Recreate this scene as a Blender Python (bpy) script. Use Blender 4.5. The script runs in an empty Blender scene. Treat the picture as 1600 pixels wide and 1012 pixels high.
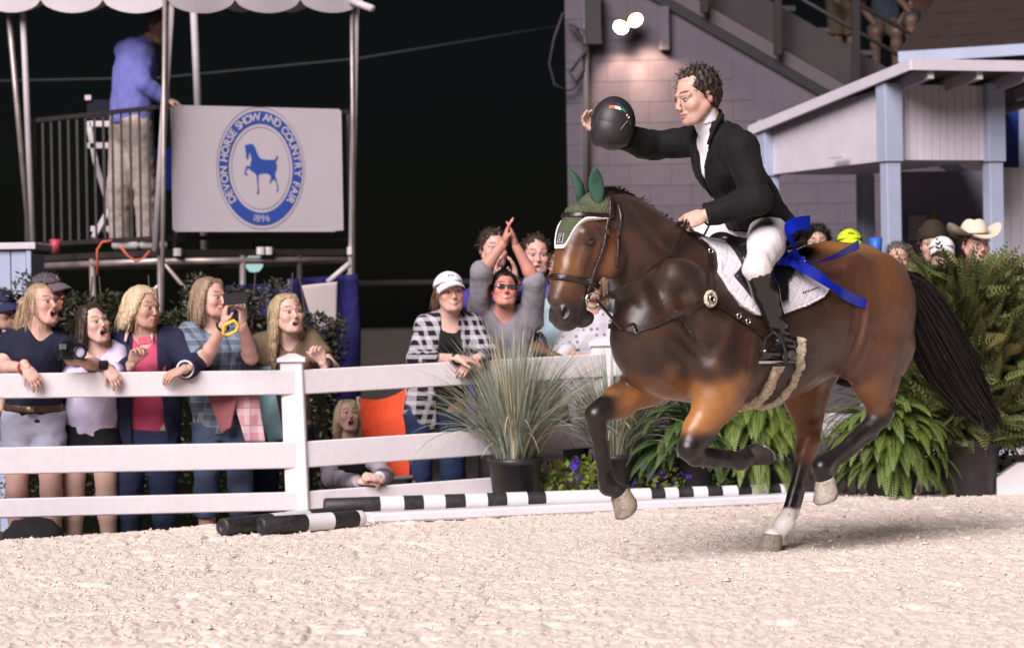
import bpy, math, random
import numpy as np
from mathutils import Vector, Matrix

# ------------------------------------------------------------------ camera, world, sun, exposure
scene = bpy.context.scene
COL = scene.collection
FPX, CX, CY = 4400.0, 800.0, 506.0
CAM = np.array((0.0, 0.0, 1.13))
ROLL, PITCH = math.radians(1.0), math.atan(16 / FPX)
_f = np.array((0, math.cos(PITCH), -math.sin(PITCH)))
_z = np.array((0, math.sin(PITCH), math.cos(PITCH)))
_x = np.array((1.0, 0, 0))
CR = math.cos(ROLL) * _x - math.sin(ROLL) * _z
CU = math.sin(ROLL) * _x + math.cos(ROLL) * _z
cam_data = bpy.data.cameras.new('camera')
cam = bpy.data.objects.new('camera', cam_data)
COL.objects.link(cam)
cam.matrix_world = Matrix(((CR[0], CU[0], -_f[0], CAM[0]), (CR[1], CU[1], -_f[1], CAM[1]),
                           (CR[2], CU[2], -_f[2], CAM[2]), (0, 0, 0, 1)))
cam_data.sensor_width = 36.0
cam_data.lens = 36.0 * FPX / 1600
cam_data.clip_end = 600
cam_data.dof.use_dof = True
cam_data.dof.focus_distance = 12.75
cam_data.dof.aperture_fstop = 4.0
scene.camera = cam

world = bpy.data.worlds.new('World')
scene.world = world
world.use_nodes = True
SUN_AZ, SUN_EL = math.radians(-26), math.radians(36)     # azimuth measured at the camera, negative = from the left behind
sky = world.node_tree.nodes.new('ShaderNodeTexSky')
sky.sky_type = 'NISHITA'
sky.sun_disc = False
sky.sun_elevation = SUN_EL
sky.sun_rotation = math.pi + SUN_AZ
bg = world.node_tree.nodes['Background']
bg.inputs['Strength'].default_value = 0.0006
world.node_tree.links.new(sky.outputs[0], bg.inputs[0])

sun_data = bpy.data.lights.new('floodlight_sun', 'SUN')
sun_data.energy = 4.6
sun_data.angle = math.radians(38)
sun_data.color = (1.0, 0.915, 0.925)
sun = bpy.data.objects.new('floodlight_sun', sun_data)
COL.objects.link(sun)
sd = np.array((math.sin(SUN_AZ) * math.cos(SUN_EL), -math.cos(SUN_AZ) * math.cos(SUN_EL), math.sin(SUN_EL)))
sun.rotation_euler = Vector(sd).to_track_quat('Z', 'Y').to_euler()
sun.location = sd * 40
scene.view_settings.view_transform = 'Standard'
scene.view_settings.look = 'None'
scene.view_settings.exposure = 0.64
scene.view_settings.gamma = 1.0
scene.cycles.use_denoising = True
scene.cycles.max_bounces = 6

# ------------------------------------------------------------------ helpers
A = lambda *v: np.array(v, float)
def nrm(v):
    v = np.asarray(v, float)
    return v / max(1e-9, np.linalg.norm(v))
def at(px, py, Y):
    "world point on the plane y = Y seen at picture point (px, py)"
    d = _f * FPX + CR * (px - CX) + CU * (CY - py)
    return CAM + d * (Y / d[1])
def ground_at(px, py, z=0.0):
    d = _f * FPX + CR * (px - CX) + CU * (CY - py)
    return CAM + d * ((z - CAM[2]) / d[2])

def obj(name, me, mat=None, parent=None, loc=None, **props):
    o = bpy.data.objects.new(name, me)
    COL.objects.link(o)
    if mat is not None and me is not None:
        if isinstance(mat, (list, tuple)):
            for m in mat: me.materials.append(m)
        else:
            me.materials.append(mat)
    if parent is not None: o.parent = parent
    if loc is not None: o.location = loc
    for k, v in props.items(): o[k] = v
    return o
def thing(name, label, cat, loc=(0, 0, 0), rotz=0.0, group=None):
    o = bpy.data.objects.new(name, None)
    o.empty_display_size = 0.1
    COL.objects.link(o)
    o.location = loc
    o.rotation_euler = (0, 0, rotz)
    o['label'] = label; o['category'] = cat
    if group: o['group'] = group
    return o
def tag(o, label, cat, group=None):
    o['label'] = label; o['category'] = cat
    if group: o['group'] = group
    return o

def mesh(verts, faces, cols=None, smooth=True, name='m', uv=None):
    me = bpy.data.meshes.new(name)
    verts = np.asarray(verts, np.float32)
    if isinstance(faces, np.ndarray) and faces.ndim == 2:
        nf, n = faces.shape
        me.vertices.add(len(verts)); me.vertices.foreach_set('co', verts.ravel())
        me.loops.add(nf * n); me.loops.foreach_set('vertex_index', faces.astype(np.int32).ravel())
        me.polygons.add(nf)
        me.polygons.foreach_set('loop_start', np.arange(0, nf * n, n, dtype=np.int32))
        me.polygons.foreach_set('loop_total', np.full(nf, n, np.int32))
        me.update(calc_edges=True)
    else:
        me.from_pydata([tuple(map(float, v)) for v in verts], [], [tuple(map(int, f)) for f in faces])
    if smooth and len(me.polygons):
        me.polygons.foreach_set('use_smooth', np.ones(len(me.polygons), bool))
    if cols is not None:
        at_ = me.color_attributes.new('Col', 'FLOAT_COLOR', 'POINT')
        c = np.ones((len(verts), 4), np.float32); c[:, :3] = cols
        at_.data.foreach_set('color', c.ravel())
    me.update()
    return me

class MB:
    "collects plain shapes (boxes, tubes, prisms, lathes) into one mesh"
    def __init__(s): s.v = []; s.f = []
    def add(s, v, f):
        o = len(s.v); s.v += [tuple(map(float, p)) for p in v]; s.f += [tuple(int(i) + o for i in q) for q in f]
        return s
    def box(s, c, size, R=None, bev=0.0):
        c = np.asarray(c, float); h = np.asarray(size, float) / 2
        R = np.eye(3) if R is None else np.asarray(R)
        if bev <= 0:
            v = [c + R @ (h * A(i, j, k)) for i in (-1, 1) for j in (-1, 1) for k in (-1, 1)]
            return s.add(v, [(0, 1, 3, 2), (4, 6, 7, 5), (0, 4, 5, 1), (2, 3, 7, 6), (0, 2, 6, 4), (1, 5, 7, 3)])
        # chamfered along the long axis: octagonal prism
        ax = int(np.argmax(h)); o = [i for i in range(3) if i != ax]; b = min(bev, h[o[0]] * .9, h[o[1]] * .9)
        ring = [(1, -1, 0), (1, 1, 0), (1, 1, 1), (-1, 1, 1), (-1, 1, 0), (-1, -1, 0), (-1, -1, 1), (1, -1, 1)]
        ring = [(h[o[0]], -h[o[1]] + b), (h[o[0]], h[o[1]] - b), (h[o[0]] - b, h[o[1]]), (-h[o[0]] + b, h[o[1]]),
                (-h[o[0]], h[o[1]] - b), (-h[o[0]], -h[o[1]] + b), (-h[o[0]] + b, -h[o[1]]), (h[o[0]] - b, -h[o[1]])]
        v = []
        for e, sh in ((-h[ax], 1 - .5 * b / max(h)), (-h[ax] + b * .6, 1), (h[ax] - b * .6, 1), (h[ax], 1 - .5 * b / max(h))):
            k = 1.0 if abs(abs(e) - h[ax]) > 1e-6 else max(.0, 1 - .6 * b / min(h[o[0]], h[o[1]]))
            for (p, q) in ring:
                w = np.zeros(3); w[ax] = e; w[o[0]] = p * k; w[o[1]] = q * k
                v.append(c + R @ w)
        f = []
        for r in range(3):
            for i in range(8): f.append((r * 8 + i, r * 8 + (i + 1) % 8, r * 8 + 8 + (i + 1) % 8, r * 8 + 8 + i))
        f += [tuple(range(7, -1, -1)), tuple(range(24, 32))]
        return s.add(v, f)
    def beam(s, a, b, w, h, up=(0, 0, 1), bev=0.0):
        a = np.asarray(a, float); b = np.asarray(b, float)
        y = nrm(b - a); x = nrm(np.cross(y, up)); z = np.cross(x, y)
        return s.box((a + b) / 2, (w, np.linalg.norm(b - a), h), np.stack([x, y, z], 1), bev)
    def tube(s, pts, r, n=10, closed=False, cap=True, flat=None):
        pts = [np.asarray(p, float) for p in pts]; m = len(pts)
        rr = [r] * m if np.isscalar(r) else list(r)
        v = []; t0 = None; x = None
        for i in range(m):
            if closed: t = nrm(pts[(i + 1) % m] - pts[i - 1])
            else: t = nrm(pts[min(i + 1, m - 1)] - pts[max(i - 1, 0)])
            if x is None:
                x = np.cross(t, (0, 0, 1)) if abs(t[2]) < .95 else np.cross(t, (0, 1, 0))
            x = nrm(x - t * (x @ t)); y = np.cross(t, x)
            for j in range(n):
                a = 2 * math.pi * j / n
                v.append(pts[i] + rr[i] * (x * math.cos(a) + y * math.sin(a) * (flat or 1)))
        f = []
        for i in range(m if closed else m - 1):
            i2 = (i + 1) % m
            for j in range(n): f.append((i * n + j, i * n + (j + 1) % n, i2 * n + (j + 1) % n, i2 * n + j))
        if cap and not closed: f += [tuple(range(n - 1, -1, -1)), tuple(range((m - 1) * n, m * n))]
        return s.add(v, f)
    def lathe(s, prof, n=20, c=(0, 0, 0), R=None):
        c = np.asarray(c, float); R = np.eye(3) if R is None else R
        v = []; f = []; m = len(prof)
        for (r, z) in prof:
            for j in range(n):
                a = 2 * math.pi * j / n
                v.append(c + R @ A(r * math.cos(a), r * math.sin(a), z))
        for i in range(m - 1):
            for j in range(n): f.append((i * n + j, i * n + (j + 1) % n, (i + 1) * n + (j + 1) % n, (i + 1) * n + j))
        return s.add(v, f)
    def prism(s, poly, a, b):
        "poly: list of 3D points, extruded by vector b-a"
        d = np.asarray(b, float) - np.asarray(a, float); n = len(poly)
        v = [np.asarray(p, float) for p in poly] + [np.asarray(p, float) + d for p in poly]
        f = [tuple(range(n - 1, -1, -1)), tuple(range(n, 2 * n))] + [(i, (i + 1) % n, n + (i + 1) % n, n + i) for i in range(n)]
        return s.add(v, f)
    def mesh(s, smooth=False, name='m'): return mesh(s.v, s.f, smooth=smooth, name=name)
    def build(s, name, mat, parent=None, smooth=False, **props): return obj(name, s.mesh(smooth), mat, parent, **props)

def ribbon(pts, widths, side, thick=0.0):
    "thin strip through pts, width along `side`"
    pts = [np.asarray(p, float) for p in pts]; n = len(pts)
    side = [nrm(x) for x in side] if np.ndim(side) == 2 else [nrm(side)] * n
    v = []
    for p, w, s_ in zip(pts, widths, side): v += [p - s_ * w / 2, p + s_ * w / 2]
    return v, [(2 * i, 2 * i + 1, 2 * i + 3, 2 * i + 2) for i in range(n - 1)]

# ------------------------------------------------------------------ smooth-blended solid shapes -> one continuous skin
def waves(p, wl, seed, n=7):
    "cheap smooth 3D noise in -1..1"
    r = np.random.default_rng(seed); out = 0
    for i in range(n):
        d = r.normal(size=3); d /= np.linalg.norm(d)
        k = 2 * math.pi / (wl * r.uniform(.7, 1.5))
        out = out + np.sin((p @ (d * k)) + r.uniform(0, 6.28))
    return out / n * 1.6

class Field:
    def __init__(s): s.p = []; s.post = []
    def _add(s, fn, lo, hi, k, op): s.p.append((fn, np.asarray(lo, float), np.asarray(hi, float), k, op)); return s
    def cap(s, a, b, ra, rb=None, k=.02, op='u', flat=None, clip=()):
        a = np.asarray(a, np.float32); b = np.asarray(b, np.float32); rb = ra if rb is None else rb
        ab = b - a; L2 = max(1e-9, ab @ ab); m = max(ra, rb) * max(1, flat[1] if flat else 1)
        fx = nrm(flat[0]).astype(np.float32) if flat else None
        def fn(P):
            q = P - a; t = np.clip(q @ ab / L2, 0, 1)
            q = q - t[..., None] * ab
            r = ra + (rb - ra) * t
            if fx is not None:
                c = q @ fx; q = q + (c * (1 / flat[1] - 1))[..., None] * fx
                d = (np.sqrt((q * q).sum(-1)) - r) * min(1, flat[1])
            else: d = np.sqrt((q * q).sum(-1)) - r
            for (c0, n0) in clip: d = np.maximum(d, (P - np.asarray(c0, np.float32)) @ nrm(n0).astype(np.float32))
            return d
        return s._add(fn, np.minimum(a, b) - m, np.maximum(a, b) + m, k, op)
    def chain(s, pts, rs, k=.02, flat=None, op='u', clip=()):
        for i in range(len(pts) - 1): s.cap(pts[i], pts[i + 1], rs[i], rs[i + 1], k, op, flat, clip)
        return s
    def ell(s, c, r, R=None, k=.02, op='u', clip=()):
        c = np.asarray(c, np.float32); r = np.asarray(r, np.float32); m = max(r)
        R = None if R is None else np.asarray(R, np.float32)
        def fn(P):
            q = P - c
            if R is not None: q = q @ R
            a = q / r; k0 = np.sqrt((a * a).sum(-1)); b = a / r; k1 = np.sqrt((b * b).sum(-1)) + 1e-9
            d = k0 * (k0 - 1) / k1
            for (c0, n0) in clip: d = np.maximum(d, (P - np.asarray(c0, np.float32)) @ nrm(n0).astype(np.float32))
            return d
        return s._add(fn, c - m, c + m, k, op)
    def tube(s, pts, w, h, side, k=.02, clip=()):
        "elliptical sections: half width w along side, half height h across"
        side = nrm(side).astype(np.float32)
        for i in range(len(pts) - 1):
            a = np.asarray(pts[i], np.float32); b = np.asarray(pts[i + 1], np.float32)
            m = max(w[i], w[i + 1], h[i], h[i + 1])
            def fn(P, a=a, b=b, wa=w[i], wb=w[i + 1], ha=h[i], hb=h[i + 1]):
                ab = b - a; q = P - a; t = np.clip(q @ ab / (ab @ ab), 0, 1)
                q = q - t[..., None] * ab; ww = wa + (wb - wa) * t; hh = ha + (hb - ha) * t
                cs = q @ side; q2 = (q * q).sum(-1) - cs * cs
                k0 = np.sqrt(cs * cs / ww ** 2 + np.maximum(q2, 0) / hh ** 2)
                k1 = np.sqrt(cs * cs / ww ** 4 + np.maximum(q2, 0) / hh ** 4) + 1e-6
                d = np.where(k0 < 1e-3, -np.minimum(ww, hh), k0 * (k0 - 1) / k1)
                for (c0, n0) in clip: d = np.maximum(d, (P - np.asarray(c0, np.float32)) @ nrm(n0).astype(np.float32))
                return d
            s._add(fn, np.minimum(a, b) - m, np.maximum(a, b) + m, k, 'u')
        return s
    def skin(s, h, bumps=None, clip=(), box=None, carve=None):
        pad = 2.5 * h
        us = [p for p in s.p if p[4] == 'u']
        lo = np.min([p[1] for p in us], 0) - pad - .01; hi = np.max([p[2] for p in us], 0) + pad + .01
        if box is not None: lo = np.maximum(lo, box[0]); hi = np.minimum(hi, box[1])
        n = np.ceil((hi - lo) / h).astype(int) + 1
        D = np.full(n, 1.0, np.float32)
        ax = [(lo[i] + h * np.arange(n[i])).astype(np.float32) for i in range(3)]
        for fn, l, u, k, op in s.p:
            e = k + 2.5 * h
            i0 = np.clip(np.floor((l - e - lo) / h).astype(int), 0, n); i1 = np.clip(np.ceil((u + e - lo) / h).astype(int) + 1, 0, n)
            if np.any(i1 <= i0): continue
            sl = tuple(slice(a_, b_) for a_, b_ in zip(i0, i1))
            P = np.stack(np.meshgrid(*[ax[i][sl[i]] for i in range(3)], indexing='ij'), -1)
            d1 = fn(P).astype(np.float32); d0 = D[sl]
            kk = max(k, 1e-4)
            if op == 'u':
                t = np.clip(.5 + .5 * (d0 - d1) / kk, 0, 1)
                D[sl] = d0 * (1 - t) + d1 * t - kk * t * (1 - t)
            else:
                t = np.clip(.5 - .5 * (d0 + d1) / kk, 0, 1)
                D[sl] = d0 * (1 - t) - d1 * t + kk * t * (1 - t)
        if bumps is not None or clip:
            near = np.abs(D) < 3 * h + .02
            ii = np.argwhere(near); P = lo + h * ii
            d = D[near]
            if bumps is not None: d = d + bumps(P)
            for (c0, n0) in clip: d = np.maximum(d, (P - np.asarray(c0, np.float32)) @ nrm(n0).astype(np.float32))
            D[near] = d
            far = ~near & (D < 0)
            if clip and far.any():
                ii = np.argwhere(far); P = lo + h * ii; d = D[far]
                for (c0, n0) in clip: d = np.maximum(d, (P - np.asarray(c0, np.float32)) @ nrm(n0).astype(np.float32))
                D[far] = d
        if carve is not None:
            sel = D < .03; P = lo + h * np.argwhere(sel); D[sel] = np.maximum(D[sel], -carve(P))
        return nets(D, lo, h)

def nets(D, lo, h):
    S = D < 0
    c = np.zeros(np.array(D.shape) - 1, np.int8)
    offs = [(i, j, k) for i in (0, 1) for j in (0, 1) for k in (0, 1)]
    nx, ny, nz = c.shape
    for (i, j, k) in offs: c += S[i:i + nx, j:j + ny, k:k + nz]
    cells = np.argwhere((c > 0) & (c < 8))
    idx = np.full(c.shape, -1, np.int64); idx[tuple(cells.T)] = np.arange(len(cells))
    val = {o: D[cells[:, 0] + o[0], cells[:, 1] + o[1], cells[:, 2] + o[2]] for o in offs}
    pos = np.zeros((len(cells), 3)); cnt = np.zeros(len(cells))
    for a_ in offs:
        for ax in range(3):
            if a_[ax]: continue
            b_ = list(a_); b_[ax] = 1; b_ = tuple(b_)
            da, db = val[a_], val[b_]; m = (da < 0) != (db < 0)
            t = np.where(m, da / np.where(m, da - db, 1), 0)
            q = np.zeros((len(cells), 3)); q[:] = a_; q[:, ax] += t
            pos += q * m[:, None]; cnt += m
    V = lo + h * (cells + pos / cnt[:, None])
    F = []
    for ax in range(3):
        a1, a2 = (ax + 1) % 3, (ax + 2) % 3
        s0 = [slice(1, -1)] * 3; s1 = [slice(1, -1)] * 3
        s0[ax] = slice(0, -1); s1[ax] = slice(1, None)
        e = np.argwhere(S[tuple(s0)] != S[tuple(s1)])
        e = e + 1; e[:, ax] -= 1
        ins = S[tuple(e.T)]
        def cell(o1, o2):
            q = e.copy(); q[:, a1] += o1; q[:, a2] += o2
            return idx[tuple(q.T)]
        quad = np.stack([cell(-1, -1), cell(0, -1), cell(0, 0), cell(-1, 0)], 1)
        quad[~ins] = quad[~ins][:, ::-1]
        F.append(quad)
    F = np.concatenate(F); F = F[(F >= 0).all(1)]
    return V, F

def sstep(x, a, b):
    t = np.clip((x - a) / (b - a), 0, 1); return t * t * (3 - 2 * t)
def lerp(a, b, t): return np.asarray(a, float) * (1 - t) + np.asarray(b, float) * t
def join(parts):
    V, F, C = [], [], []; o = 0
    for p in parts:
        V.append(p[0]); F.append(p[1] + o); o += len(p[0])
        if len(p) > 2: C.append(np.broadcast_to(p[2], (len(p[0]), 3)))
    return np.concatenate(V), np.concatenate(F), (np.concatenate(C) if C else None)

def rot(axis, deg):
    return np.array(Matrix.Rotation(math.radians(deg), 3, Vector(axis)))

# ------------------------------------------------------------------ materials
MATS = {}
def M(name, rgb=(.5, .5, .5), rough=.6, spec=.4, attr=False, var=None, bump=None, metal=0.0, coat=0.0, sheen=0.0,
      emit=None, trans=0.0, wave=None):
    if name in MATS: return MATS[name]
    m = bpy.data.materials.new(name); m.use_nodes = True
    nt = m.node_tree; N = nt.nodes; L = nt.links
    b = N['Principled BSDF']
    b.inputs['Roughness'].default_value = rough
    b.inputs['Specular IOR Level'].default_value = spec
    b.inputs['Metallic'].default_value = metal
    b.inputs['Coat Weight'].default_value = coat
    b.inputs['Coat Roughness'].default_value = .15
    b.inputs['Sheen Weight'].default_value = sheen
    b.inputs['Transmission Weight'].default_value = trans
    tc = N.new('ShaderNodeTexCoord')
    if attr:
        src = N.new('ShaderNodeAttribute'); src.attribute_name = 'Col'; col = src.outputs['Color']
    else:
        src = N.new('ShaderNodeRGB'); src.outputs[0].default_value = (*rgb, 1); col = src.outputs[0]
    for (sc, amt, det) in ([var] if var and not isinstance(var, list) else (var or [])):
        nz = N.new('ShaderNodeTexNoise'); nz.inputs['Scale'].default_value = sc; nz.inputs['Detail'].default_value = det
        L.new(tc.outputs['Object'], nz.inputs['Vector'])
        mr = N.new('ShaderNodeMapRange'); mr.inputs['From Min'].default_value = .25; mr.inputs['From Max'].default_value = .75
        mr.inputs['To Min'].default_value = 1 - amt; mr.inputs['To Max'].default_value = 1 + amt
        L.new(nz.outputs[0], mr.inputs[0])
        mx = N.new('ShaderNodeMix'); mx.data_type = 'RGBA'; mx.blend_type = 'MULTIPLY'; mx.inputs[0].default_value = 1
        L.new(col, mx.inputs[6]); L.new(mr.outputs[0], mx.inputs[7]); col = mx.outputs[2]
    L.new(col, b.inputs['Base Color'])
    prev = None
    for (sc, st, det, dist) in ([bump] if bump and not isinstance(bump, list) else (bump or [])):
        nz = N.new('ShaderNodeTexNoise'); nz.inputs['Scale'].default_value = sc; nz.inputs['Detail'].default_value = det
        L.new(tc.outputs['Object'], nz.inputs['Vector'])
        bp = N.new('ShaderNodeBump'); bp.inputs['Strength'].default_value = st; bp.inputs['Distance'].default_value = dist
        L.new(nz.outputs[0], bp.inputs['Height'])
        if prev: L.new(prev, bp.inputs['Normal'])
        prev = bp.outputs[0]
    if prev: L.new(prev, b.inputs['Normal'])
    if emit:
        b.inputs['Emission Color'].default_value = (*emit[0], 1); b.inputs['Emission Strength'].default_value = emit[1]
    MATS[name] = m
    return m
# ------------------------------------------------------------------ ground, sand
def vnoise(x, y, wl, seed):
    r = np.random.default_rng(seed); G = r.random((256, 256)).astype(np.float32)
    u, v = x / wl, y / wl; i, j = np.floor(u).astype(int), np.floor(v).astype(int); fu, fv = u - i, v - j
    fu = fu * fu * (3 - 2 * fu); fv = fv * fv * (3 - 2 * fv)
    g = lambda a, b: G[a % 256, b % 256]
    return (g(i, j) * (1 - fu) + g(i + 1, j) * fu) * (1 - fv) + (g(i, j + 1) * (1 - fu) + g(i + 1, j + 1) * fu) * fv
EDGE = [(-1500, 12.6), (-400, 14.5), (0, 14.95), (120, 15.15), (250, 15.45), (345, 15.85), (470, 16.25), (600, 16.6), (952, 17.25), (1395, 17.45), (1700, 17.6), (3000, 18.0)]
EX = np.array([at(p, 800, Y)[0] for p, Y in EDGE]); EY = np.array([Y for p, Y in EDGE])
def sand_z(x, y):
    z = .014 * (vnoise(x, y, .55, 1) - .5) + .010 * (vnoise(x * .8 + .3, y, .16, 2) - .5)
    c1, c2 = vnoise(x, y, .042, 3), vnoise(x + .31, y + .17, .030, 7)
    z += .017 * np.maximum(c1, c2) ** 1.5 - .008 + .009 * (vnoise(x, y, .017, 6) - .5)
    r = np.abs(vnoise(x, y, .30, 4) - .5); z -= .014 * np.clip(.07 - r, 0, 1) / .07 * (vnoise(x, y, .8, 5) > .6)
    r = np.random.default_rng(77)
    for k in range(64):       # old hoof prints
        hx_, hy_, sc_, a_ = r.uniform(-3.2, 3.4), 9.4 + 6.8 * r.random(), r.uniform(.055, .085), r.uniform(0, 6.28)
        m = (np.abs(x - hx_) < .22) & (np.abs(y - hy_) < .22)
        if not m.any(): continue
        dx, dy = x[m] - hx_, y[m] - hy_; d = np.sqrt(dx * dx + dy * dy) / sc_ + .15 * np.sin(3 * np.arctan2(dy, dx) + a_)
        z[m] += -.020 * np.exp(-(d / .85) ** 4) + .005 * np.exp(-((d - 1.45) / .38) ** 2) * (.6 + .4 * np.cos(np.arctan2(dy, dx) - a_))
    e = np.interp(x, EX, EY) - y
    z -= .05 * np.clip(1 - e / .45, 0, 1) ** 2
    z -= .32 * sstep(-e, -.04, .22)
    return z
def grid(x0, x1, nx, y0, y1, ny, zf):
    xs = np.linspace(x0, x1, nx); ys = np.linspace(y0, y1, ny); X, Yg = np.meshgrid(xs, ys, indexing='ij')
    V = np.stack([X.ravel(), Yg.ravel(), zf(X.ravel(), Yg.ravel())], 1)
    i = np.arange(nx - 1)[:, None] * ny + np.arange(ny - 1)[None]; i = i.ravel()
    return V, np.stack([i, i + ny, i + ny + 1, i + 1], 1)
sandm = M('arena_sand', (.66, .565, .495), .95, .12, var=[(1.6, .04, 3), (26, .07, 4), (160, .12, 3)], bump=[(90, .35, 4, .012), (300, .5, 3, .005)])
nx_, ny_ = 650, 600
us = np.linspace(-.235, .245, nx_); ys = 8.2 + 9.9 * np.linspace(0, 1, ny_) ** 1.15; U_, Y_ = np.meshgrid(us, ys, indexing='ij'); X_ = U_ * Y_
i_ = (np.arange(nx_ - 1)[:, None] * ny_ + np.arange(ny_ - 1)[None]).ravel()
obj('arena_sand', mesh(np.stack([X_.ravel(), Y_.ravel(), sand_z(X_.ravel(), Y_.ravel())], 1), np.stack([i_, i_ + ny_, i_ + ny_ + 1, i_ + 1], 1)), sandm, kind='structure')
Vo, Fo = grid(-40, 40, 300, -20, 19.4, 220, lambda x, y: sand_z(x, y) * .5 - .035 - .15 * sstep(y - np.interp(x, EX, EY), -.3, .3))
obj('arena_sand', mesh(Vo, Fo), sandm, kind='structure')
# loose crumbs of sand
rg = np.random.default_rng(11); N = 12000
cx = rg.uniform(-3.6, 3.9, N); cy = 9 + 8 * rg.random(N) ** .8; ok = np.interp(cx, EX, EY) - cy > .1; cx, cy = cx[ok], cy[ok]
cr = rg.uniform(.004, .0095, len(cx)) * (1 + (rg.random(len(cx)) > .985) * .8); cz = sand_z(cx, cy) + cr * .25
octv = np.array([(1, 0, 0), (0, 1, 0), (-1, 0, 0), (0, -1, 0), (0, 0, 1), (.7, .7, .5), (-.7, .7, .4), (-.6, -.7, .5), (.7, -.7, .4)], float)
octf = np.array([(0, 1, 5), (1, 2, 6), (2, 3, 7), (3, 0, 8), (5, 1, 4), (1, 6, 4), (6, 2, 4), (2, 7, 4), (7, 3, 4), (3, 8, 4), (8, 0, 4), (0, 5, 4)])
Vc = (np.stack([cx, cy, cz], 1)[:, None] + octv[None] * (cr[:, None, None] * rg.uniform(.55, 1.25, (len(cx), 9, 3)))).reshape(-1, 3)
Fc = (octf[None] + 9 * np.arange(len(cx))[:, None, None]).reshape(-1, 3)
obj('sand_crumbs', mesh(Vc, Fc), sandm, kind='stuff')
dirt = M('dark_trodden_ground', (.045, .038, .034), .95, .1, var=[(.6, .4, 4), (12, .3, 3)], bump=(14, .6, 5, .04))
Vg, Fg = grid(-150, 150, 60, 12, 300, 60, lambda x, y: -.27 + 0 * x)
obj('ground', mesh(Vg, Fg), dirt, kind='structure')
GZ = -.27

# ------------------------------------------------------------------ white board fence
vinyl = M('white_vinyl', (.62, .575, .605), .45, .4, var=[(2.2, .06, 4), (26, .05, 4), (120, .03, 2)], bump=(6, .05, 3, .01))
FP = [(-300, 15.35, .03), (0, 15.6, .03), (468, 16.1, .0), (952, 17.0, .05), (1395, 17.2, .075), (1860, 17.3, .08)]
FPW = []
for px, Y, dz in FP:
    p = at(px, 790, Y); FPW.append(A(p[0], Y, dz))
fence = thing('board_fence', 'long white three-rail board fence along the edge of the sand arena', 'fence', (FPW[2][0], FPW[2][1], 0))
fo = A(FPW[2][0], FPW[2][1], 0)
lean = A(-.035, 0, 1)
for i, p in enumerate(FPW):
    if i == 1: continue
    m_ = MB(); b = p - fo; m_.beam(b + A(0, .035, -.35) - lean * 0, b + A(0, .035, 0) + lean * .875, .13, .13, (0, 1, 0), .008)
    po = m_.build('post', vinyl, fence)
    t = b + A(0, .035, 0) + lean * .877; m_ = MB()
    m_.add([t + A(x, y, z) for x, y, z in ((-.08, -.08, 0), (.08, -.08, 0), (.08, .08, 0), (-.08, .08, 0), (-.08, -.08, .022), (.08, -.08, .022), (.08, .08, .022), (-.08, .08, .022), (-.02, -.02, .048), (.02, -.02, .048), (.02, .02, .048), (-.02, .02, .048))],
           [(3, 2, 1, 0), (0, 1, 5, 4), (1, 2, 6, 5), (2, 3, 7, 6), (3, 0, 4, 7), (4, 5, 9, 8), (5, 6, 10, 9), (6, 7, 11, 10), (7, 4, 8, 11), (8, 9, 10, 11)])
    m_.build('post_cap', vinyl, po)
segs = [(0, 2), (2, 3), (3, 4), (4, 5)]
def rail_y(i): return FPW[i]
for a, b in segs:
    for (z0, z1) in ((.69, .83), (.27, .42), (.03, .135)):
        P0, P1 = FPW[a] - fo, FPW[b] - fo
        m_ = MB(); m_.beam(P0 + A(.0, -.0, (z0 + z1) / 2) - A(0, .005, 0), P1 + A(0, -.005, (z0 + z1) / 2), .042, z1 - z0, (0, 0, 1), .006)
        m_.build('rail', vinyl, fence)
def rail_at(px):
    "y of the fence line at picture column px"
    return np.interp(px, [f[0] for f in FP], [f[1] for f in FP])

# ------------------------------------------------------------------ jump poles on the sand
pw_ = M('pole_white', (.62, .595, .63), .45, .4, var=[(6, .05, 3), (50, .06, 3)], bump=(30, .08, 3, .004)); pb_ = M('pole_black', (.022, .020, .022), .5, .4, var=[(15, .5, 4), (60, .4, 3)])
def pole(label, a, b, r, bands, first):
    a, b = np.asarray(a, float), np.asarray(b, float); d = nrm(b - a); L = np.linalg.norm(b - a)
    t = thing('jump_pole', label, 'pole', a, 0, 'striped jump poles lying by the fence')
    x = 0.0; white = first
    R = np.stack([nrm(np.cross(d, A(0, 0, 1))), np.cross(nrm(np.cross(d, A(0, 0, 1))), d), d], 1)
    for w in bands:
        w = min(w, L - x)
        m_ = MB(); e0 = .75 if x == 0 else 1; e1 = .75 if x + w >= L - 1e-6 else 1
        pr = [(r * .90, x), (r, x + .008)] if x == 0 else [(r, x + .0008)]
        pr += [(r, x + w - .008), (r * .90, x + w)] if x + w >= L - 1e-6 else [(r, x + w - .0008)]
        if x == 0: pr = [(0.001, .004), (r * .35, .002), (r * .4, -.001)] + pr
        m_.lathe(pr, 22, (0, 0, 0), R)
        m_.build('white_band' if white else 'black_band', pw_ if white else pb_, t, True); x += w; white = not white
        if x >= L - 1e-6: break
    return t
pa, pb2 = ground_at(507, 808), ground_at(1236, 783)
pa = A(pa[0], pa[1], .062 + .0); pb2 = A(pb2[0], pb2[1], .058)
Lp = np.linalg.norm(pb2 - pa)
pole('long black and white striped jump pole lying in front of the planters', pa, pb2, .048, [x * Lp / 4.05 for x in (.46, .20, .165, .185, .17, .19, .165, .18, .155, .92, .12, .12, .13, .13, .13, .14, .12, .14, .12, .60)], False)
a_ = at(347, 823, 14.72); b_ = at(560, 801, 15.62); pole('weathered black jump pole on the far left whose end lies nearest the fence rail', a_, b_, .047, (.38, .30, .5, .4), False)
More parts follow.
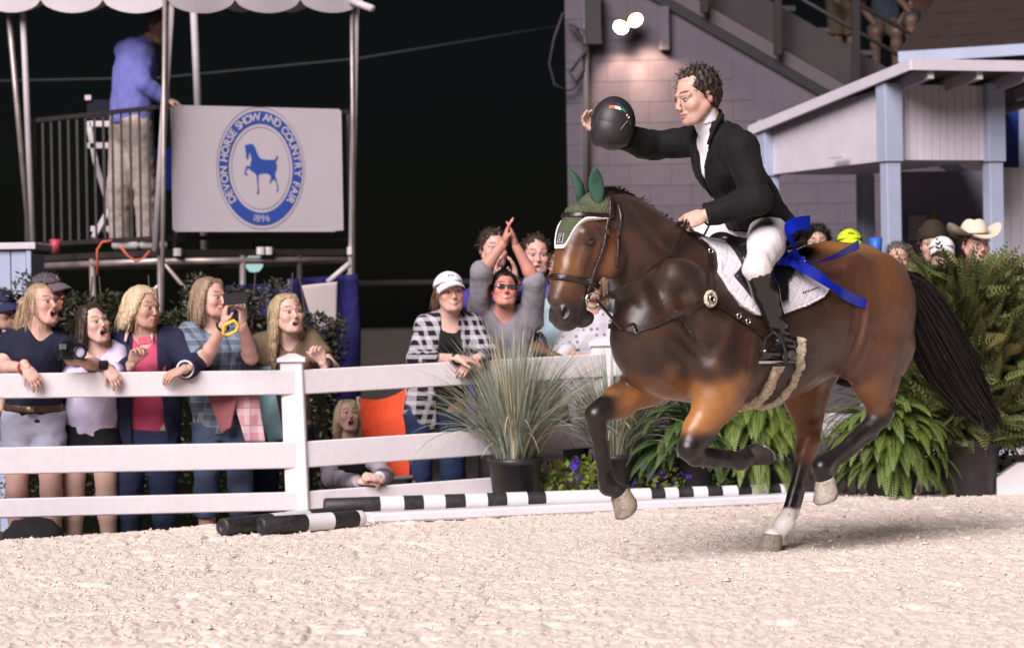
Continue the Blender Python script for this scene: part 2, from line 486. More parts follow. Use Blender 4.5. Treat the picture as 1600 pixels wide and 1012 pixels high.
a_ = at(406, 821, 14.76); b_ = at(566, 810, 15.16); pole('black ended jump pole crossing under the end of the long striped pole', a_, b_, .047, (.28, .17, .16, .5), False)
m_ = MB(); a_, b_ = ground_at(575, 817), ground_at(1275, 784); pl = tag(MB().beam(A(0, 0, .03), b_ - a_ + A(0, 0, .03), .16, .055, (0, 0, 1), .012).build('white_plank', pw_), 'low white wooden plank lying on the sand in front of the striped pole', 'plank'); pl.location = a_
# white block at the right edge, foot of a jump standard
bl_ = thing('jump_standard_foot', 'white chamfered wooden block at the right edge beside the potted evergreen', 'block', ground_at(1600, 772))
o_ = ground_at(1600, 772); w0 = ground_at(1556, 772) - o_
m_ = MB(); m_.prism([A(w0[0], 0, -.02), A(w0[0] + .9, 0, -.02), A(w0[0] + .9, 0, .19), A(w0[0] + .13, 0, .19), A(w0[0], 0, .10)], (0, 0, 0), (0, .10, 0)); m_.build('foot_board', vinyl, bl_)
m_ = MB(); m_.box(A(w0[0] + .55, .05, .45), (.09, .09, .9), None, .006); m_.build('upright', vinyl, bl_)

# ------------------------------------------------------------------ stage with railing, tent over it
steelm = M('dark_scaffold', (.030, .024, .024), .5, .4, metal=.2, var=(10, .3, 3)); galv = M('galvanised_pipe', (.30, .25, .235), .42, .5, metal=.5, var=[(8, .25, 3)]); wtent = M('white_tent_frame', (.42, .37, .39), .45, .4, var=(6, .1, 3))
C0 = at(250, 384, 22.0); C1 = at(549, 386, 22.85); C2 = at(44, 384, 23.3); C3 = C1 + C2 - C0; FZ = C0[2]
C1[2] = C2[2] = C3[2] = FZ
stage = thing('viewing_stage', 'raised dark scaffold stage with black railing at upper left', 'stage', A(C0[0], C0[1], GZ)); so = A(C0[0], C0[1], GZ)
S = lambda p: np.asarray(p, float) - so
m_ = MB(); m_.prism([S(p) - A(0, 0, .03) for p in (C0, C1, C3, C2)], (0, 0, 0), (0, 0, -.05)); m_.build('deck', M('stage_deck', (.10, .085, .085), .8, .2, var=(8, .25, 3)), stage)
for a, b in ((C0, C1), (C0, C2), (C1, C3), (C2, C3)):
    m_ = MB(); m_.tube([S(a) - A(0, 0, .12), S(b) - A(0, 0, .12)], .028, 10); m_.build('beam', galv, stage, True)
    m_ = MB(); m_.beam(S(a) - A(0, 0, .055), S(b) - A(0, 0, .055), .03, .05); m_.build('fascia', steelm, stage)
legs_ = [C0, C1, C2, C3] + [lerp(C0, C1, t) for t in (.42, .72)] + [lerp(C0, C2, .5)]
for q in legs_:
    m_ = MB(); q = S(q); m_.tube([A(q[0], q[1], .0), A(q[0], q[1], FZ - GZ - .08)], .026, 10); m_.build('leg', steelm if q[0] > 1 else galv, stage, True)
for a, b, z0, z1 in ((C0, lerp(C0, C2, .5), -.3, -.75), (lerp(C0, C1, .72), C1, -.75, -.2), (C0, lerp(C0, C1, .42), -.1, -.9)):
    m_ = MB(); m_.tube([S(a) + A(0, 0, z0), S(b) + A(0, 0, z1)], .018, 8); m_.build('brace', galv, stage, True)
for a, b, n in ((C0, C2, 15), (C0, C1, 12)):
    up_ = A(0, 0, 1)
    for zz in (1.08, .06):
        m_ = MB(); m_.beam(S(a) + up_ * zz, S(b) + up_ * zz, .035, .035); m_.build('railing_bar', steelm, stage)
    for i in range(n + 1):
        q = lerp(a, b, i / n); m_ = MB(); m_.beam(S(q) + up_ * .07, S(q) + up_ * 1.065, .018 if 0 < i < n else .045, .018 if 0 < i < n else .045, (0, 1, 0)); m_.build('baluster' if 0 < i < n else 'railing_post', steelm, stage)
# clamps, cables and cup on the deck edge
for px, py in ((278, 394), (408, 392), (420, 392), (549, 392)):
    m_ = MB(); q = S(at(px, py, 22.0 + (px - 250) / 300 * .85 - .05)); m_.tube([q - A(0, .02, .03), q + A(0, -.02, .03)], .035, 8); m_.build('clamp', M('pale_clamp', (.5, .46, .46), .5), stage)
cbl = M('orange_cable', (.50, .09, .035), .6)
for pts in (((152, 430), (152, 390), (160, 378), (176, 376)), ((188, 385), (200, 400), (212, 408), (224, 404), (234, 392))):
    m_ = MB(); P = [at(x, y, 21.9) for x, y in pts]; m_.tube([P[0] + (p - P[0]) for p in P], .010, 6); tag(m_.build('extension_cable', cbl, None, True), 'orange cable hanging straight down from the stage edge' if pts[0][0] == 152 else 'orange cable sagging in a loop below the stage edge', 'cable')
cup = MB(); q = at(87, 402, 22.6); cup.lathe([(.0, 0), (.034, 0), (.046, .11), (.042, .11), (.03, .01)], 16); o = tag(cup.build('paper_cup', M('red_cup', (.34, .045, .06), .5), None, True), 'red paper cup standing on the stage edge', 'cup'); o.location = A(q[0], q[1], FZ - .028); 
# tent
tent = thing('tent', 'white frame tent with scalloped valance over the stage', 'tent', A(C0[0], C0[1], GZ))
def tpole(x0, y0, Y0, x1, y1, Y1, r, mat):
    m_ = MB(); m_.tube([S(at(x0, y0, Y0)), S(at(x1, y1, Y1))], r, 12); return m_.build('tent_pole', mat, tent, True)
tpole(8, -40, 23.2, 47, 384, 23.2, .024, galv); tpole(33, -40, 23.1, 52, 384, 23.15, .026, wtent)
tpole(270, -40, 21.8, 243, 392, 21.9, .030, wtent); tpole(258, -40, 21.75, 252, 640, 21.85, .018, galv)
tpole(300, -40, 25.0, 320, 400, 25.0, .032, wtent); tpole(557, -40, 22.8, 546, 560, 22.8, .026, wtent); tpole(549, -40, 22.75, 553, 440, 22.75, .016, galv)
tentm = M('white_tent_canvas', (.46, .41, .43), .7, .2, var=(3, .06, 3), bump=(5, .1, 2, .02))
T0, T1, T2 = at(262, -6, 21.75), at(568, -6, 22.75), at(-30, -6, 23.2); T3 = T1 + T2 - T0
def valance(a, b, n):
    V, F = [], []; k = n * 16
    for i in range(k + 1):
        t = i / k; q = lerp(a, b, t); ph = (t * n) % 1; d = .030 + .105 * math.sin(math.pi * ph) ** .55
        V += [S(q) + A(0, 0, .12), S(q) + A(0, -.012 * math.sin(ph * 6.28), -d)]
        if i: F.append((2 * i - 2, 2 * i - 1, 2 * i + 1, 2 * i))
    m = len(V); V2 = [v + A(0, .006, 0) for v in V]
    obj('valance', mesh(V + V2, F + [tuple(j + m for j in q[::-1]) for q in F]), tentm, tent)
valance(T2, T0, 3); valance(T0, T1, 3); valance(T1, T3, 4); valance(T2, T3, 3)
pk_ = (T0 + T1 + T2 + T3) / 4 + A(0, 0, 1.3); m_ = MB(); m_.add([S(p) + A(0, 0, .11) for p in (T0, T1, T3, T2)] + [S(pk_)], [(0, 1, 4), (1, 2, 4), (2, 3, 4), (3, 0, 4)]); m_.build('canopy', tentm, tent)
m_ = MB(); m_.tube([S(at(548, 2, 22.7)), S(at(582, 14, 22.4))], .03, 8); m_.build('canopy_strap', tentm, tent, True)
# show sign on the railing
sg_ = [at(268, 164, 21.94), at(534, 172, 22.70), at(536, 361, 22.70), at(270, 362, 21.94)]
ex = nrm((sg_[1] - sg_[0]) * A(1, 1, 0)); W_ = np.linalg.norm((sg_[1] - sg_[0]) * A(1, 1, 0)); H_ = sg_[0][2] - sg_[3][2]
ctr_ = sum(sg_) / 4; nn_ = nrm(np.cross(ex, A(0, 0, 1)))
SR = np.stack([ex, -nn_, A(0, 0, 1)], 1)     # local: x along, y into the stage, z up
sign = thing('sign_board', 'white sign board with blue oval horse emblem hung on the stage railing', 'sign', ctr_, math.atan2(ex[1], ex[0]))
m_ = MB(); c_ = .02; hw_, hh_ = W_ / 2, H_ / 2
pl_ = [(-hw_ + c_, -hh_), (hw_ - .09, -hh_), (hw_ - .06, -hh_ + .008), (hw_, -hh_ + .012), (hw_, hh_ - c_), (hw_ - c_, hh_), (-hw_ + c_, hh_), (-hw_, hh_ - c_), (-hw_, -hh_ + c_)]
m_.prism([A(x, 0, z) for x, z in pl_], (0, 0, 0), (0, .012, 0)); m_.build('panel', M('sign_white', (.50, .44, .48), .5, .3, var=(3, .03, 2)), sign)
blue = M('sign_blue', (.032, .075, .33), .5, .3); thin = M('sign_line', (.22, .17, .27), .5)
ocx, ocz = (405 - 402) / 266 * W_, 0.01
def ering(a0, b0, a1, b1, y, mat, nm, n=72):
    V = []; F = []
    for i in range(n):
        t = 2 * math.pi * i / n
        for a, b in ((a0, b0), (a1, b1)):
            V.append(A(ocx + a * math.cos(t), y, ocz + b * math.sin(t)))
    for i in range(n): j = (i + 1) % n; F.append((2 * i, 2 * i + 1, 2 * j + 1, 2 * j)[::-1])
    obj(nm, mesh(V, F, smooth=False), mat, sign)
u_ = W_ / 266     # metres per picture pixel on the board
ering(69.0 * u_, 86.5 * u_, 68.2 * u_, 85.7 * u_, -.0030, thin, 'outer_line'); ering(65 * u_, 81 * u_, 50 * u_, 63 * u_, -.0030, blue, 'oval_band'); ering(46 * u_, 58.6 * u_, 45.2 * u_, 57.8 * u_, -.0030, thin, 'inner_line')
def glyph(ch, size, bold=.024):
    cu = bpy.data.curves.new('g', 'FONT'); cu.body = ch; cu.size = size; cu.align_x = 'CENTER'; cu.align_y = 'CENTER'; cu.offset = size * (0.0 if ch.isdigit() else bold)
    o = bpy.data.objects.new('g', cu); COL.objects.link(o); bpy.context.view_layer.update()
    me = bpy.data.meshes.new_from_object(o.evaluated_get(bpy.context.evaluated_depsgraph_get())); bpy.data.objects.remove(o); bpy.data.curves.remove(cu)
    n = len(me.vertices); co = np.zeros(n * 3); me.vertices.foreach_get('co', co); fs = [tuple(p.vertices) for p in me.polygons]; bpy.data.meshes.remove(me)
    return co.reshape(-1, 3)[:, :2], fs
ltm = M('sign_letter', (.52, .46, .50), .5)
def arc_text(txt, t0, t1, size, bottom=False):
    ch = list(txt); wts = [.42 if c == ' ' else float(np.ptp(glyph(c, 1.0)[0][:, 0])) + .13 for c in ch]; cum = np.cumsum([0] + wts); tot = cum[-1]
    for k, c in enumerate(ch):
        if c == ' ': continue
        t = math.radians(t0 + (t1 - t0) * (cum[k] + wts[k] / 2) / tot); a, b = 57.5 * u_, 72 * u_
        p = A(ocx + a * math.cos(t), -.006, ocz + b * math.sin(t)); tg = nrm(A(-a * math.sin(t), 0, b * math.cos(t))) * (-1 if not bottom else 1); nm = np.cross(tg, A(0, 1, 0)); nm = nm if nm @ A(math.cos(t), 0, math.sin(t)) * (1 if not bottom else -1) > 0 else -nm
        co, fs = glyph(c, size); V = [p + tg * x + nm * z for x, z in co]
        obj('letter', mesh(V, fs, smooth=False), ltm, sign)
arc_text('DEVON HORSE SHOW AND COUNTRY FAIR', 222, -42, 15.5 * u_); arc_text('1896', 257, 283, 14 * u_, True)
# horse emblem, outline read off the board (picture pixels of a 1446 x 1012 enlargement)
HE = [(575, 322), (590, 325), (612, 316), (636, 322), (652, 345), (664, 380), (680, 408), (700, 420), (740, 424), (790, 424), (800, 420), (812, 398), (822, 394), (820, 408), (808, 432), (802, 438), (811, 455), (811, 480), (802, 500), (795, 520), (800, 545), (808, 560), (810, 580), (820, 610), (818, 630), (808, 644), (804, 636), (812, 622), (806, 590), (798, 566), (786, 556), (772, 566), (760, 584), (752, 582), (762, 560), (764, 540), (750, 520), (720, 516), (690, 520), (672, 524), (668, 560), (670, 610), (674, 640), (668, 658), (654, 656), (664, 636), (662, 590), (656, 530), (640, 514), (618, 500), (604, 488), (590, 482), (580, 500), (576, 516), (590, 526), (586, 534), (568, 526), (566, 516), (574, 492), (580, 468), (594, 466), (612, 472), (612, 450), (622, 425), (616, 400), (608, 372), (602, 384), (598, 412), (590, 424), (582, 418), (580, 380), (574, 345)]
V = [A(ocx + (x - 690) * u_ * .2075, -.0030, ocz + (482 - y) * u_ * .2075) for x, y in HE]
import mathutils
tri = mathutils.geometry.tessellate_polygon([[Vector((v[0], v[2], 0)) for v in V]])
obj('horse_emblem', mesh(V, [tuple(t) for t in tri], smooth=False), blue, sign)
em_ = sign.children[-1]
# bulb lamp lit under the stage
q = at(397, 411, 22.6); lamp = thing('globe_lamp', 'lit pale round lamp glowing under the stage', 'lamp', q)
m_ = MB(); m_.lathe([(.0, -.075), (.04, -.068), (.066, -.035), (.075, 0), (.066, .035), (.045, .06), (.02, .075)], 18); m_.build('globe', M('lit_globe', (.6, .75, .75), .4, emit=((.45, .75, .72), .55)), lamp, True)
m_ = MB(); m_.tube([A(0, 0, .07), A(0, 0, .22)], .02, 8); m_.build('fitting', steelm, lamp)

# tarpaulin, towel, hedge, booth at left
tarp = M('blue_tarpaulin', (.014, .012, .085), .5, .4, var=[(3, .25, 3)], bump=[(3, .5, 3, .08), (14, .25, 2, .02)])
def cloth(name, label, cat, grid_px, Y, mat, thick=.012, wob=.05, seed=1, wl=.3, nx=24, ny=20, group=None):
    q = [at(x, y, Y + d) for x, y, d in grid_px]; r = np.arange(nx + 1) / nx; s2 = np.arange(ny + 1) / ny; V = []
    for u in r:
        for v in s2: V.append(lerp(lerp(q[0], q[1], u), lerp(q[3], q[2], u), v))
    V = np.array(V); n0 = nrm(np.cross(q[1] - q[0], q[3] - q[0])); V += n0 * (wob * waves(V * A(1, 1, .35), wl, seed)[:, None]); base = V.mean(0); base[2] = V[:, 2].min()
    F = [(i * (ny + 1) + j, (i + 1) * (ny + 1) + j, (i + 1) * (ny + 1) + j + 1, i * (ny + 1) + j + 1) for i in range(nx) for j in range(ny)]; m = len(V)
    V2 = V + n0 * thick; F2 = [tuple(k + m for k in f[::-1]) for f in F]; E = []
    for i in range(nx): E += [(i * (ny + 1), m + i * (ny + 1), m + (i + 1) * (ny + 1), (i + 1) * (ny + 1)), ((i + 1) * (ny + 1) + ny, m + (i + 1) * (ny + 1) + ny, m + i * (ny + 1) + ny, i * (ny + 1) + ny)]
    for j in range(ny): E += [(j + 1, m + j + 1, m + j, j), (nx * (ny + 1) + j, m + nx * (ny + 1) + j, m + nx * (ny + 1) + j + 1, nx * (ny + 1) + j + 1)]
    o = obj(name, mesh(np.concatenate([V, V2]) - base, F + F2 + E), mat); o.location = base; return tag(o, label, cat, group)
cloth('tarpaulin', 'dark blue tarpaulin hanging from the stage behind the long-haired blonde woman', 'tarpaulin', ((452, 436, 0), (562, 428, .4), (566, 640, .4), (450, 640, 0)), 21.2, tarp, seed=3)
cloth('tarpaulin', 'dark blue tarpaulin bunched low under the stage behind the hedge', 'tarpaulin', ((352, 446, 0), (478, 440, 0), (478, 490, 0), (352, 500, 0)), 21.7, tarp, wob=.08, seed=5)
cloth('towel', 'pale beige towel draped over the blue tarpaulin', 'towel', ((471, 446, 0), (527, 440, 0), (525, 512, 0), (492, 516, 0)), 20.9, M('towel_cloth', (.40, .33, .33), .9, .1, bump=(120, .4, 2, .004)), wob=.02, seed=8, nx=14, ny=14)
m_ = MB(); m_.tube([at(512, 441, 21.0) * 1, at(546, 412, 21.0)], .022, 8); tag(m_.build('wooden_stake', wtent, None, True), 'pale stake slanting up beside the towel to the stage leg', 'stake')
leafm = M('hedge_leaf', attr=True, rough=.5, spec=.4)
def leaves(n, box, seed, size, base, mask=None, tilt=.6, aspect=.45):
    r = np.random.default_rng(seed); P = r.uniform(box[0], box[1], (n, 3))
    if mask is not None: P = P[mask(P, r)]
    n = len(P); d = r.normal(size=(n, 3)); d[:, 2] = np.abs(d[:, 2]) * tilt; d /= np.linalg.norm(d, axis=1)[:, None]; s_ = np.cross(d, r.normal(size=(n, 3))); s_ /= np.linalg.norm(s_, axis=1)[:, None]
    L = size * r.uniform(.6, 1.3, n)[:, None]; nn = np.cross(d, s_)
    V = np.stack([P, P + d * L * .5 + s_ * L * aspect * .5 + nn * L * .08, P + d * L, P + d * L * .5 - s_ * L * aspect * .5 + nn * L * .08], 1).reshape(-1, 3)
    F = np.arange(4 * n).reshape(n, 4); C = np.repeat(np.asarray(base) * r.uniform(.55, 1.5, (n, 1)) * (1 + .15 * r.normal(size=(n, 3))), 4, 0)
    return V, F, np.clip(C, .004, 1)
hA, hB = at(60, 440, 18.6), at(512, 445, 18.9)
hedge = thing('hedge', 'dark clipped evergreen hedge running behind the spectators on the left', 'hedge', A((hA[0] + hB[0]) / 2, 18.9, GZ)); ho = A((hA[0] + hB[0]) / 2, 18.9, GZ)
top_ = lambda x: 1.27 + .10 * np.sin(x * 5.1) + .07 * np.sin(x * 11 + 1) + .05 * np.sin(x * 23)
def hm_(P, r):
    e = np.minimum.reduce([P[:, 1] + .42, .42 - P[:, 1], top_(P[:, 0]) + GZ * 0 + .27 - P[:, 2]]); return (e > 0) & (r.random(len(P)) < np.exp(-e / .10) + .12)
V_, F_, C_ = leaves(75000, (A(hA[0] - ho[0] - .3, -.42, .1), A(hB[0] - ho[0] + .1, .42, 2.05)), 31, .042, (.028, .029, .013), hm_)
obj('foliage', mesh(V_, F_, C_), leafm, hedge)
m_ = MB()
for i in range(26):
    x = np.interp(i, (0, 25), (hA[0] - ho[0], hB[0] - ho[0])); m_.tube([A(x, 0, 0), A(x + .05 * math.sin(i * 3), .05 * math.cos(i * 5), .8), A(x + .12 * math.sin(i * 7), .1 * math.cos(i), 1.35 + .35 * (i % 3 == 0))], [.02, .014, .005], 5)
m_.build('stems', M('hedge_wood', (.05, .035, .025), .9), hedge, True)
m_ = MB(); inner = [A(hA[0] - ho[0] - .2, -.26, 0), A(hB[0] - ho[0], -.26, 0), A(hB[0] - ho[0], .26, 0), A(hA[0] - ho[0] - .2, .26, 0)]; m_.prism(inner, (0, 0, 0), (0, 0, 1.26)); m_.build('dark_filler', M('hedge_inner', (.008, .009, .005), 1.0, 0.0), hedge)  # near-black box, stands in for the shade inside the hedge
lav = M('pale_blue_paint', (.31, .34, .46), .6, .3, var=[(5, .06, 3)], bump=(20, .08, 3, .004)); lavw = M('lavender_white_paint', (.52, .47, .525), .6, .3, var=[(4, .05, 3), (30, .04, 3)], bump=(16, .06, 3, .004))
bo = at(25, 520, 18.9); booth = thing('pale_blue_booth', 'pale blue boarded box with a white ledge at the left edge', 'booth', A(bo[0], bo[1], GZ))
bz = at(25, 391, 18.9)[2] - GZ; hwB = (at(50, 400, 18.9)[0] - bo[0])
for i in range(5):
    m_ = MB(); x = hwB - .035 - .105 * (i + .5); m_.box(A(x, 0, bz / 2), (.100, .03, bz), None, .004); m_.build('board', lav, booth)
m_ = MB(); m_.box(A(hwB - .018, .0, bz / 2), (.034, .06, bz), None, .004); m_.build('corner_board', lav, booth)
m_ = MB(); m_.box(A(hwB - .30, .30, bz + .028), (.66, .70, .045), None, .006); m_.build('ledge', lavw, booth)
m_ = MB(); m_.box(A(hwB - .30, .32, bz / 2 - .01), (.56, .58, bz - .02)); m_.build('core', lav, booth)
# pipe barrier and far cable
for py, Y in ((441, 26.0), (560, 26.0)):
    pass
bar = thing('pipe_barrier', 'dull grey pipe barrier in the darkness behind the woman in plaid', 'barrier', A(*at(640, 600, 26.0)[:2], GZ)); bo2 = A(*at(640, 600, 26.0)[:2], GZ)
for py in (441,):
    m_ = MB(); m_.tube([at(556, py + 3, 26.0) - bo2, at(900, py - 2, 26.0) - bo2], .035, 8); m_.build('rail', M('dull_pipe', (.018, .015, .016), .7), bar, True)
for px in (556, 890):
    m_ = MB(); a_ = at(px, 441, 26.0) - bo2; m_.tube([A(a_[0], a_[1], 0), a_], .03, 8); m_.build('upright', MATS['dull_pipe'], bar, True)
m_ = MB(); P = [at(-60, 128, 30), at(250, 122, 30), at(560, 92, 30), at(870, 42, 30)]; m_.tube([lerp_ for lerp_ in P], .014, 6); tag(m_.build('overhead_cable', M('cable_grey', (.012, .011, .012), .7), None, True), 'thin grey overhead cable crossing the dark sky', 'cable')

# ------------------------------------------------------------------ block building at right of centre
BY = 27.0; concrete = M('grey_painted_block', (.092, .076, .094), .8, .2, var=[(1.2, .10, 3), (14, .08, 4)], bump=(40, .25, 4, .006))
bx0 = at(887, 300, BY)[0]; bld = thing('block_building', 'mauve grey painted block building under the grandstand with a lit twin lamp', 'building', A(bx0, BY, GZ))
zt = at(1020, 2, BY)[2]; 
def diag_px(px): return np.interp(px, [1020, 1330, 1700], [-6, 172, 385])
m_ = MB()
xr = at(1700, 300, BY)[0] - bx0
def ztop(x): 
    px = 800 + (x + bx0) * FPX / BY
    return at(px, diag_px(px) if px > 1010 else -60, BY)[2] - GZ
pts = [A(.01, -.010, 0)] + [A(xr, -.010, 0), A(xr, -.010, 2.2)] + [A(x, -.010, ztop(x)) for x in (at(1330, 0, BY)[0] - bx0, at(1021, 0, BY)[0] - bx0)] + [A(at(1010, 0, BY)[0] - bx0, -.010, 4.6), A(.01, -.010, 4.6)]
m_.prism(pts, (0, 0, 0), (0, .25, 0)); m_.build('wall', concrete, bld)
blockmesh = MB().box((0, 0, 0), (.3965, .03, .1965), None, .003).mesh()
half = MB().box((0, 0, 0), (.1965, .03, .1965), None, .003).mesh()
blockmesh.materials.append(concrete); half.materials.append(concrete)
for r_ in range(23):
    z = .1 + .2 * r_
    for c in range(14):
        x = .2 + .4 * c - (.2 if r_ % 2 else 0)
        if x < .05: me_, x = half, .1
        else: me_ = blockmesh
        if x + .25 > xr or z + .15 > min(ztop(max(x - .2, .02)), ztop(x + .22)): continue
        o = bpy.data.objects.new('block', me_); COL.objects.link(o); o.parent = bld; o.location = (x, .0, z)
B = lambda p: np.asarray(p, float) - A(bx0, BY, GZ)
# conduit, junction box and cable loops
gm_ = M('conduit_grey', (.10, .085, .095), .6); dm_ = M('dark_box', (.020, .017, .019), .6)
for px, y0, y1, r in ((916, -30, 345, .03), (926, -30, 70, .035)):
    m_ = MB(); m_.tube([B(at(px, y0, BY - .09)), B(at(px, y1, BY - .09))], r, 8); m_.build('conduit', gm_, bld, True)
m_ = MB(); m_.box(B(at(927, 30, BY - .12)), (.16, .14, .50), None, .01); m_.build('junction_box', dm_, bld)
for k, pts in enumerate((((890, 45), (910, 60), (917, 90), (910, 120), (895, 140), (880, 142)), ((888, 38), (900, 42), (912, 70), (912, 110), (900, 128), (886, 108)), ((880, 20), (866, 60), (858, 100), (866, 132), (884, 142)), ((892, 40), (925, 52), (912, 84), (892, 112)))):
    m_ = MB(); m_.tube([B(at(x, y, BY - .10 - .02 * k)) for x, y in pts], .014, 6); m_.build('cable_loop', dm_, bld, True)
m_ = MB(); m_.box(B(at(1038, 45, BY - .06)), (.10, .08, .42), None, .01); m_.build('wall_box', concrete, bld)
# twin flood lamp on the wall
lw = B(at(983, 38, BY - .12)); flo = thing('wall_lamp', 'pair of lit spot lamps on the block wall', 'lamp', A(bx0, BY, GZ) + lw)
for dx, dz in ((.045, .04), (-.075, -.025)):
    m_ = MB(); R_ = rot((0, 0, 1), 20 if dx > 0 else -20) @ rot((1, 0, 0), -58); m_.lathe([(.0, .075), (.045, .07), (.075, .03), (.082, -.02), (.074, -.04)], 18, A(dx, -.10, dz), R_); h_ = m_.build('lamp_housing', M('lamp_dark', (.10, .07, .04), .5), flo, True)
    m_ = MB(); m_.lathe([(.001, -.052), (.05, -.046), (.072, -.030)], 18, A(dx, -.10, dz), R_); m_.build('lens', M('lit_lens', (1, .9, .7), .4, emit=((1.0, .80, .55), 14)), flo, True)
m_ = MB(); m_.box(A(0, -.02, .03), (.12, .05, .10), None, .01); m_.build('bracket', MATS['lamp_dark'], flo)
for dx, aim in ((.05, A(.45, .42, -1)), (-.08, A(.05, .42, -1))):
    ld = bpy.data.lights.new('wall_lamp_beam', 'SPOT'); ld.energy = 75; ld.color = (1, .70, .45); ld.spot_size = math.radians(70); ld.spot_blend = .7; ld.shadow_soft_size = .06
    lo_ = bpy.data.objects.new('wall_lamp_beam', ld); COL.objects.link(lo_); lo_.parent = flo; lo_.location = (dx, -.17, -.06); lo_.rotation_euler = Vector(-nrm(aim)).to_track_quat('Z', 'Y').to_euler()

# grandstand above, its dimness under cover put into dark colours
gst = thing('grandstand', 'dim grandstand with sloping steel stringer and benches at the top right', 'grandstand', A(at(1300, 400, BY)[0], BY + .4, GZ)); go_ = A(at(1300, 400, BY)[0], BY + .4, GZ)
G = lambda p: np.asarray(p, float) - go_
def slope_band(name, y0, y1, Y, mat, depth=.2, px=(990, 1700)):
    sl = 178 / 310
    q = [at(x, -6 + (x - 1020) * sl + yy, Y) for x, yy in ((px[0], y0), (px[1], y0), (px[1], y1), (px[0], y1))]
    m_ = MB(); m_.prism([G(p) for p in q], (0, 0, 0), (0, depth, 0)); return m_.build(name, mat, gst)
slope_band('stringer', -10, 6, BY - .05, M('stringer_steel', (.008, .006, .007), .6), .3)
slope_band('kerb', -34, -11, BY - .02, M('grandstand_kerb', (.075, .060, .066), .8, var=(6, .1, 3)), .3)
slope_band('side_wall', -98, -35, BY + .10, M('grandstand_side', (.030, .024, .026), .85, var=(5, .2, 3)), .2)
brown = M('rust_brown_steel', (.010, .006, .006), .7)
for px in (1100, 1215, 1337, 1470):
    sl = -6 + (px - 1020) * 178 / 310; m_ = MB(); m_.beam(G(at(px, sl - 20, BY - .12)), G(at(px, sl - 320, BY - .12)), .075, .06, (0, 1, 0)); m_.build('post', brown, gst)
for off in (-128, -172):
    m_ = MB(); m_.tube([G(at(1040, -6 + 20 * .574 + off, BY + .5)), G(at(1600, -6 + 580 * .574 + off, BY + .5))], .022, 8); m_.build('handrail', M('dim_rail', (.03, .025, .026), .5), gst, True)
for i, (px, py) in enumerate(((1118, -12), (1228, 16), (1282, 50), (1352, 85), (1425, 120), (1500, 20))):
    q = G(at(px, py, BY + 1.0)); m_ = MB(); m_.box(q, (.16, .30, .05)); m_.box(q - A(0, 0, .14), (.05, .05, .24)); m_.build('bench_end', M('bench_dim', (.07, .06, .063), .7), gst)
m_ = MB(); q0, q1 = at(1020, -60, BY + 2.2), at(1700, 330, BY + 2.2); m_.prism([G(q0), G(q1), G(q1) - A(0, 0, 3), G(q0) - A(0, 0, 3)], (0, 0, 0), (0, .2, 0)); m_.build('dark_backing', M('grandstand_dark', (.012, .009, .010), .9), gst)  # dark backing sheet in place of the shaded interior
m_ = MB(); m_.box(G(A(at(1450, 0, BY)[0], BY + 2.0, 6.6)), (9, 7.0, .15)); m_.build('roof', MATS['grandstand_dark'], gst)  # unseen roof slab, added overhead to shade the stand

# booth with shed roof on posts
kY = 22.5; K0 = at(1391, 250, kY); kf = nrm(A(math.cos(math.radians(20)), math.sin(math.radians(20)), 0)); kl = A(-kf[1], kf[0], 0)
kio = thing('ticket_booth', 'pale lavender boarded booth with shed roof raised on blue posts', 'booth', A(K0[0], K0[1], GZ)); ko = A(K0[0], K0[1], GZ); K = lambda p: np.asarray(p, float) - ko
z0 = K0[2]; zA = at(1391, 132, kY)[2]; Lf, Ll = .93, 2.25
P_fr = K0 + kf * Lf; P_lb = K0 + kl * Ll; P_rb = P_fr + kl * Ll
dzl = (at(1237, 190, P_lb[1])[2]) - z0       # lower wall height at the back left
def board_wall(a, b, za, zb, n, out, nm='batten_board'):
    for i in range(n):
        t0, t1 = (i + .03) / n, (i + .97) / n; p, q = lerp(a, b, t0), lerp(a, b, t1); h0, h1 = za + (zb - za) * t0, za + (zb - za) * t1
        m_ = MB(); m_.prism([K(p), K(q), K(q) + A(0, 0, h1), K(p) + A(0, 0, h0)], (0, 0, 0), out * -.02); m_.build(nm, lavw, kio)
board_wall(K0 + kl * .10, P_lb - kl * .06, (zA - z0) - .02, dzl, 14, -kf); board_wall(K0 + kf * .10, P_fr - kf * .06, zA - z0, zA - z0 - .0, 11, -kl)
for (p, zz, nm) in ((K0, zA - z0 - .01, 'corner_board'), (P_lb, dzl, 'corner_board'), (P_fr, zA - z0, 'corner_board')):
    R_ = np.stack([kf, kl, A(0, 0, 1)], 1); m_ = MB(); m_.box(K(p) + A(0, 0, zz / 2) + (kf * .0 if nm else 0), (.16, .16, zz + .03), R_, .006); m_.build(nm, lav, kio)
m_ = MB(); m_.prism([K(K0) + kf * .02 + kl * .02, K(P_fr) + kl * .02, K(P_rb), K(P_lb) + kf * .02], (0, 0, 0), (0, 0, .03)); m_.build('floor_panel', lavw, kio)
m_ = MB(); m_.prism([K(K0) + kf * .03 + kl * .03 + A(0, 0, .03), K(P_fr) + kl * .03 + A(0, 0, .03), K(P_rb) + A(0, 0, .03), K(P_lb) + kf * .03 + A(0, 0, .03)], (0, 0, 0), (0, 0, dzl - .08)); m_.build('core', lavw, kio)
for p in (K0, P_lb, P_fr, P_rb):
    m_ = MB(); q = K(p); m_.box(A(q[0], q[1], (z0 - GZ) / 2), (.125, .125, z0 - GZ), np.stack([kf, kl, A(0, 0, 1)], 1), .006); m_.build('post', lav, kio)
m_ = MB(); q = K(at(1307, 244, 23.2)); m_.box(q, (.26, .04, .03), np.stack([kl, kf, A(0, 0, 1)], 1)); m_.build('hatch_handle', lavw, kio)
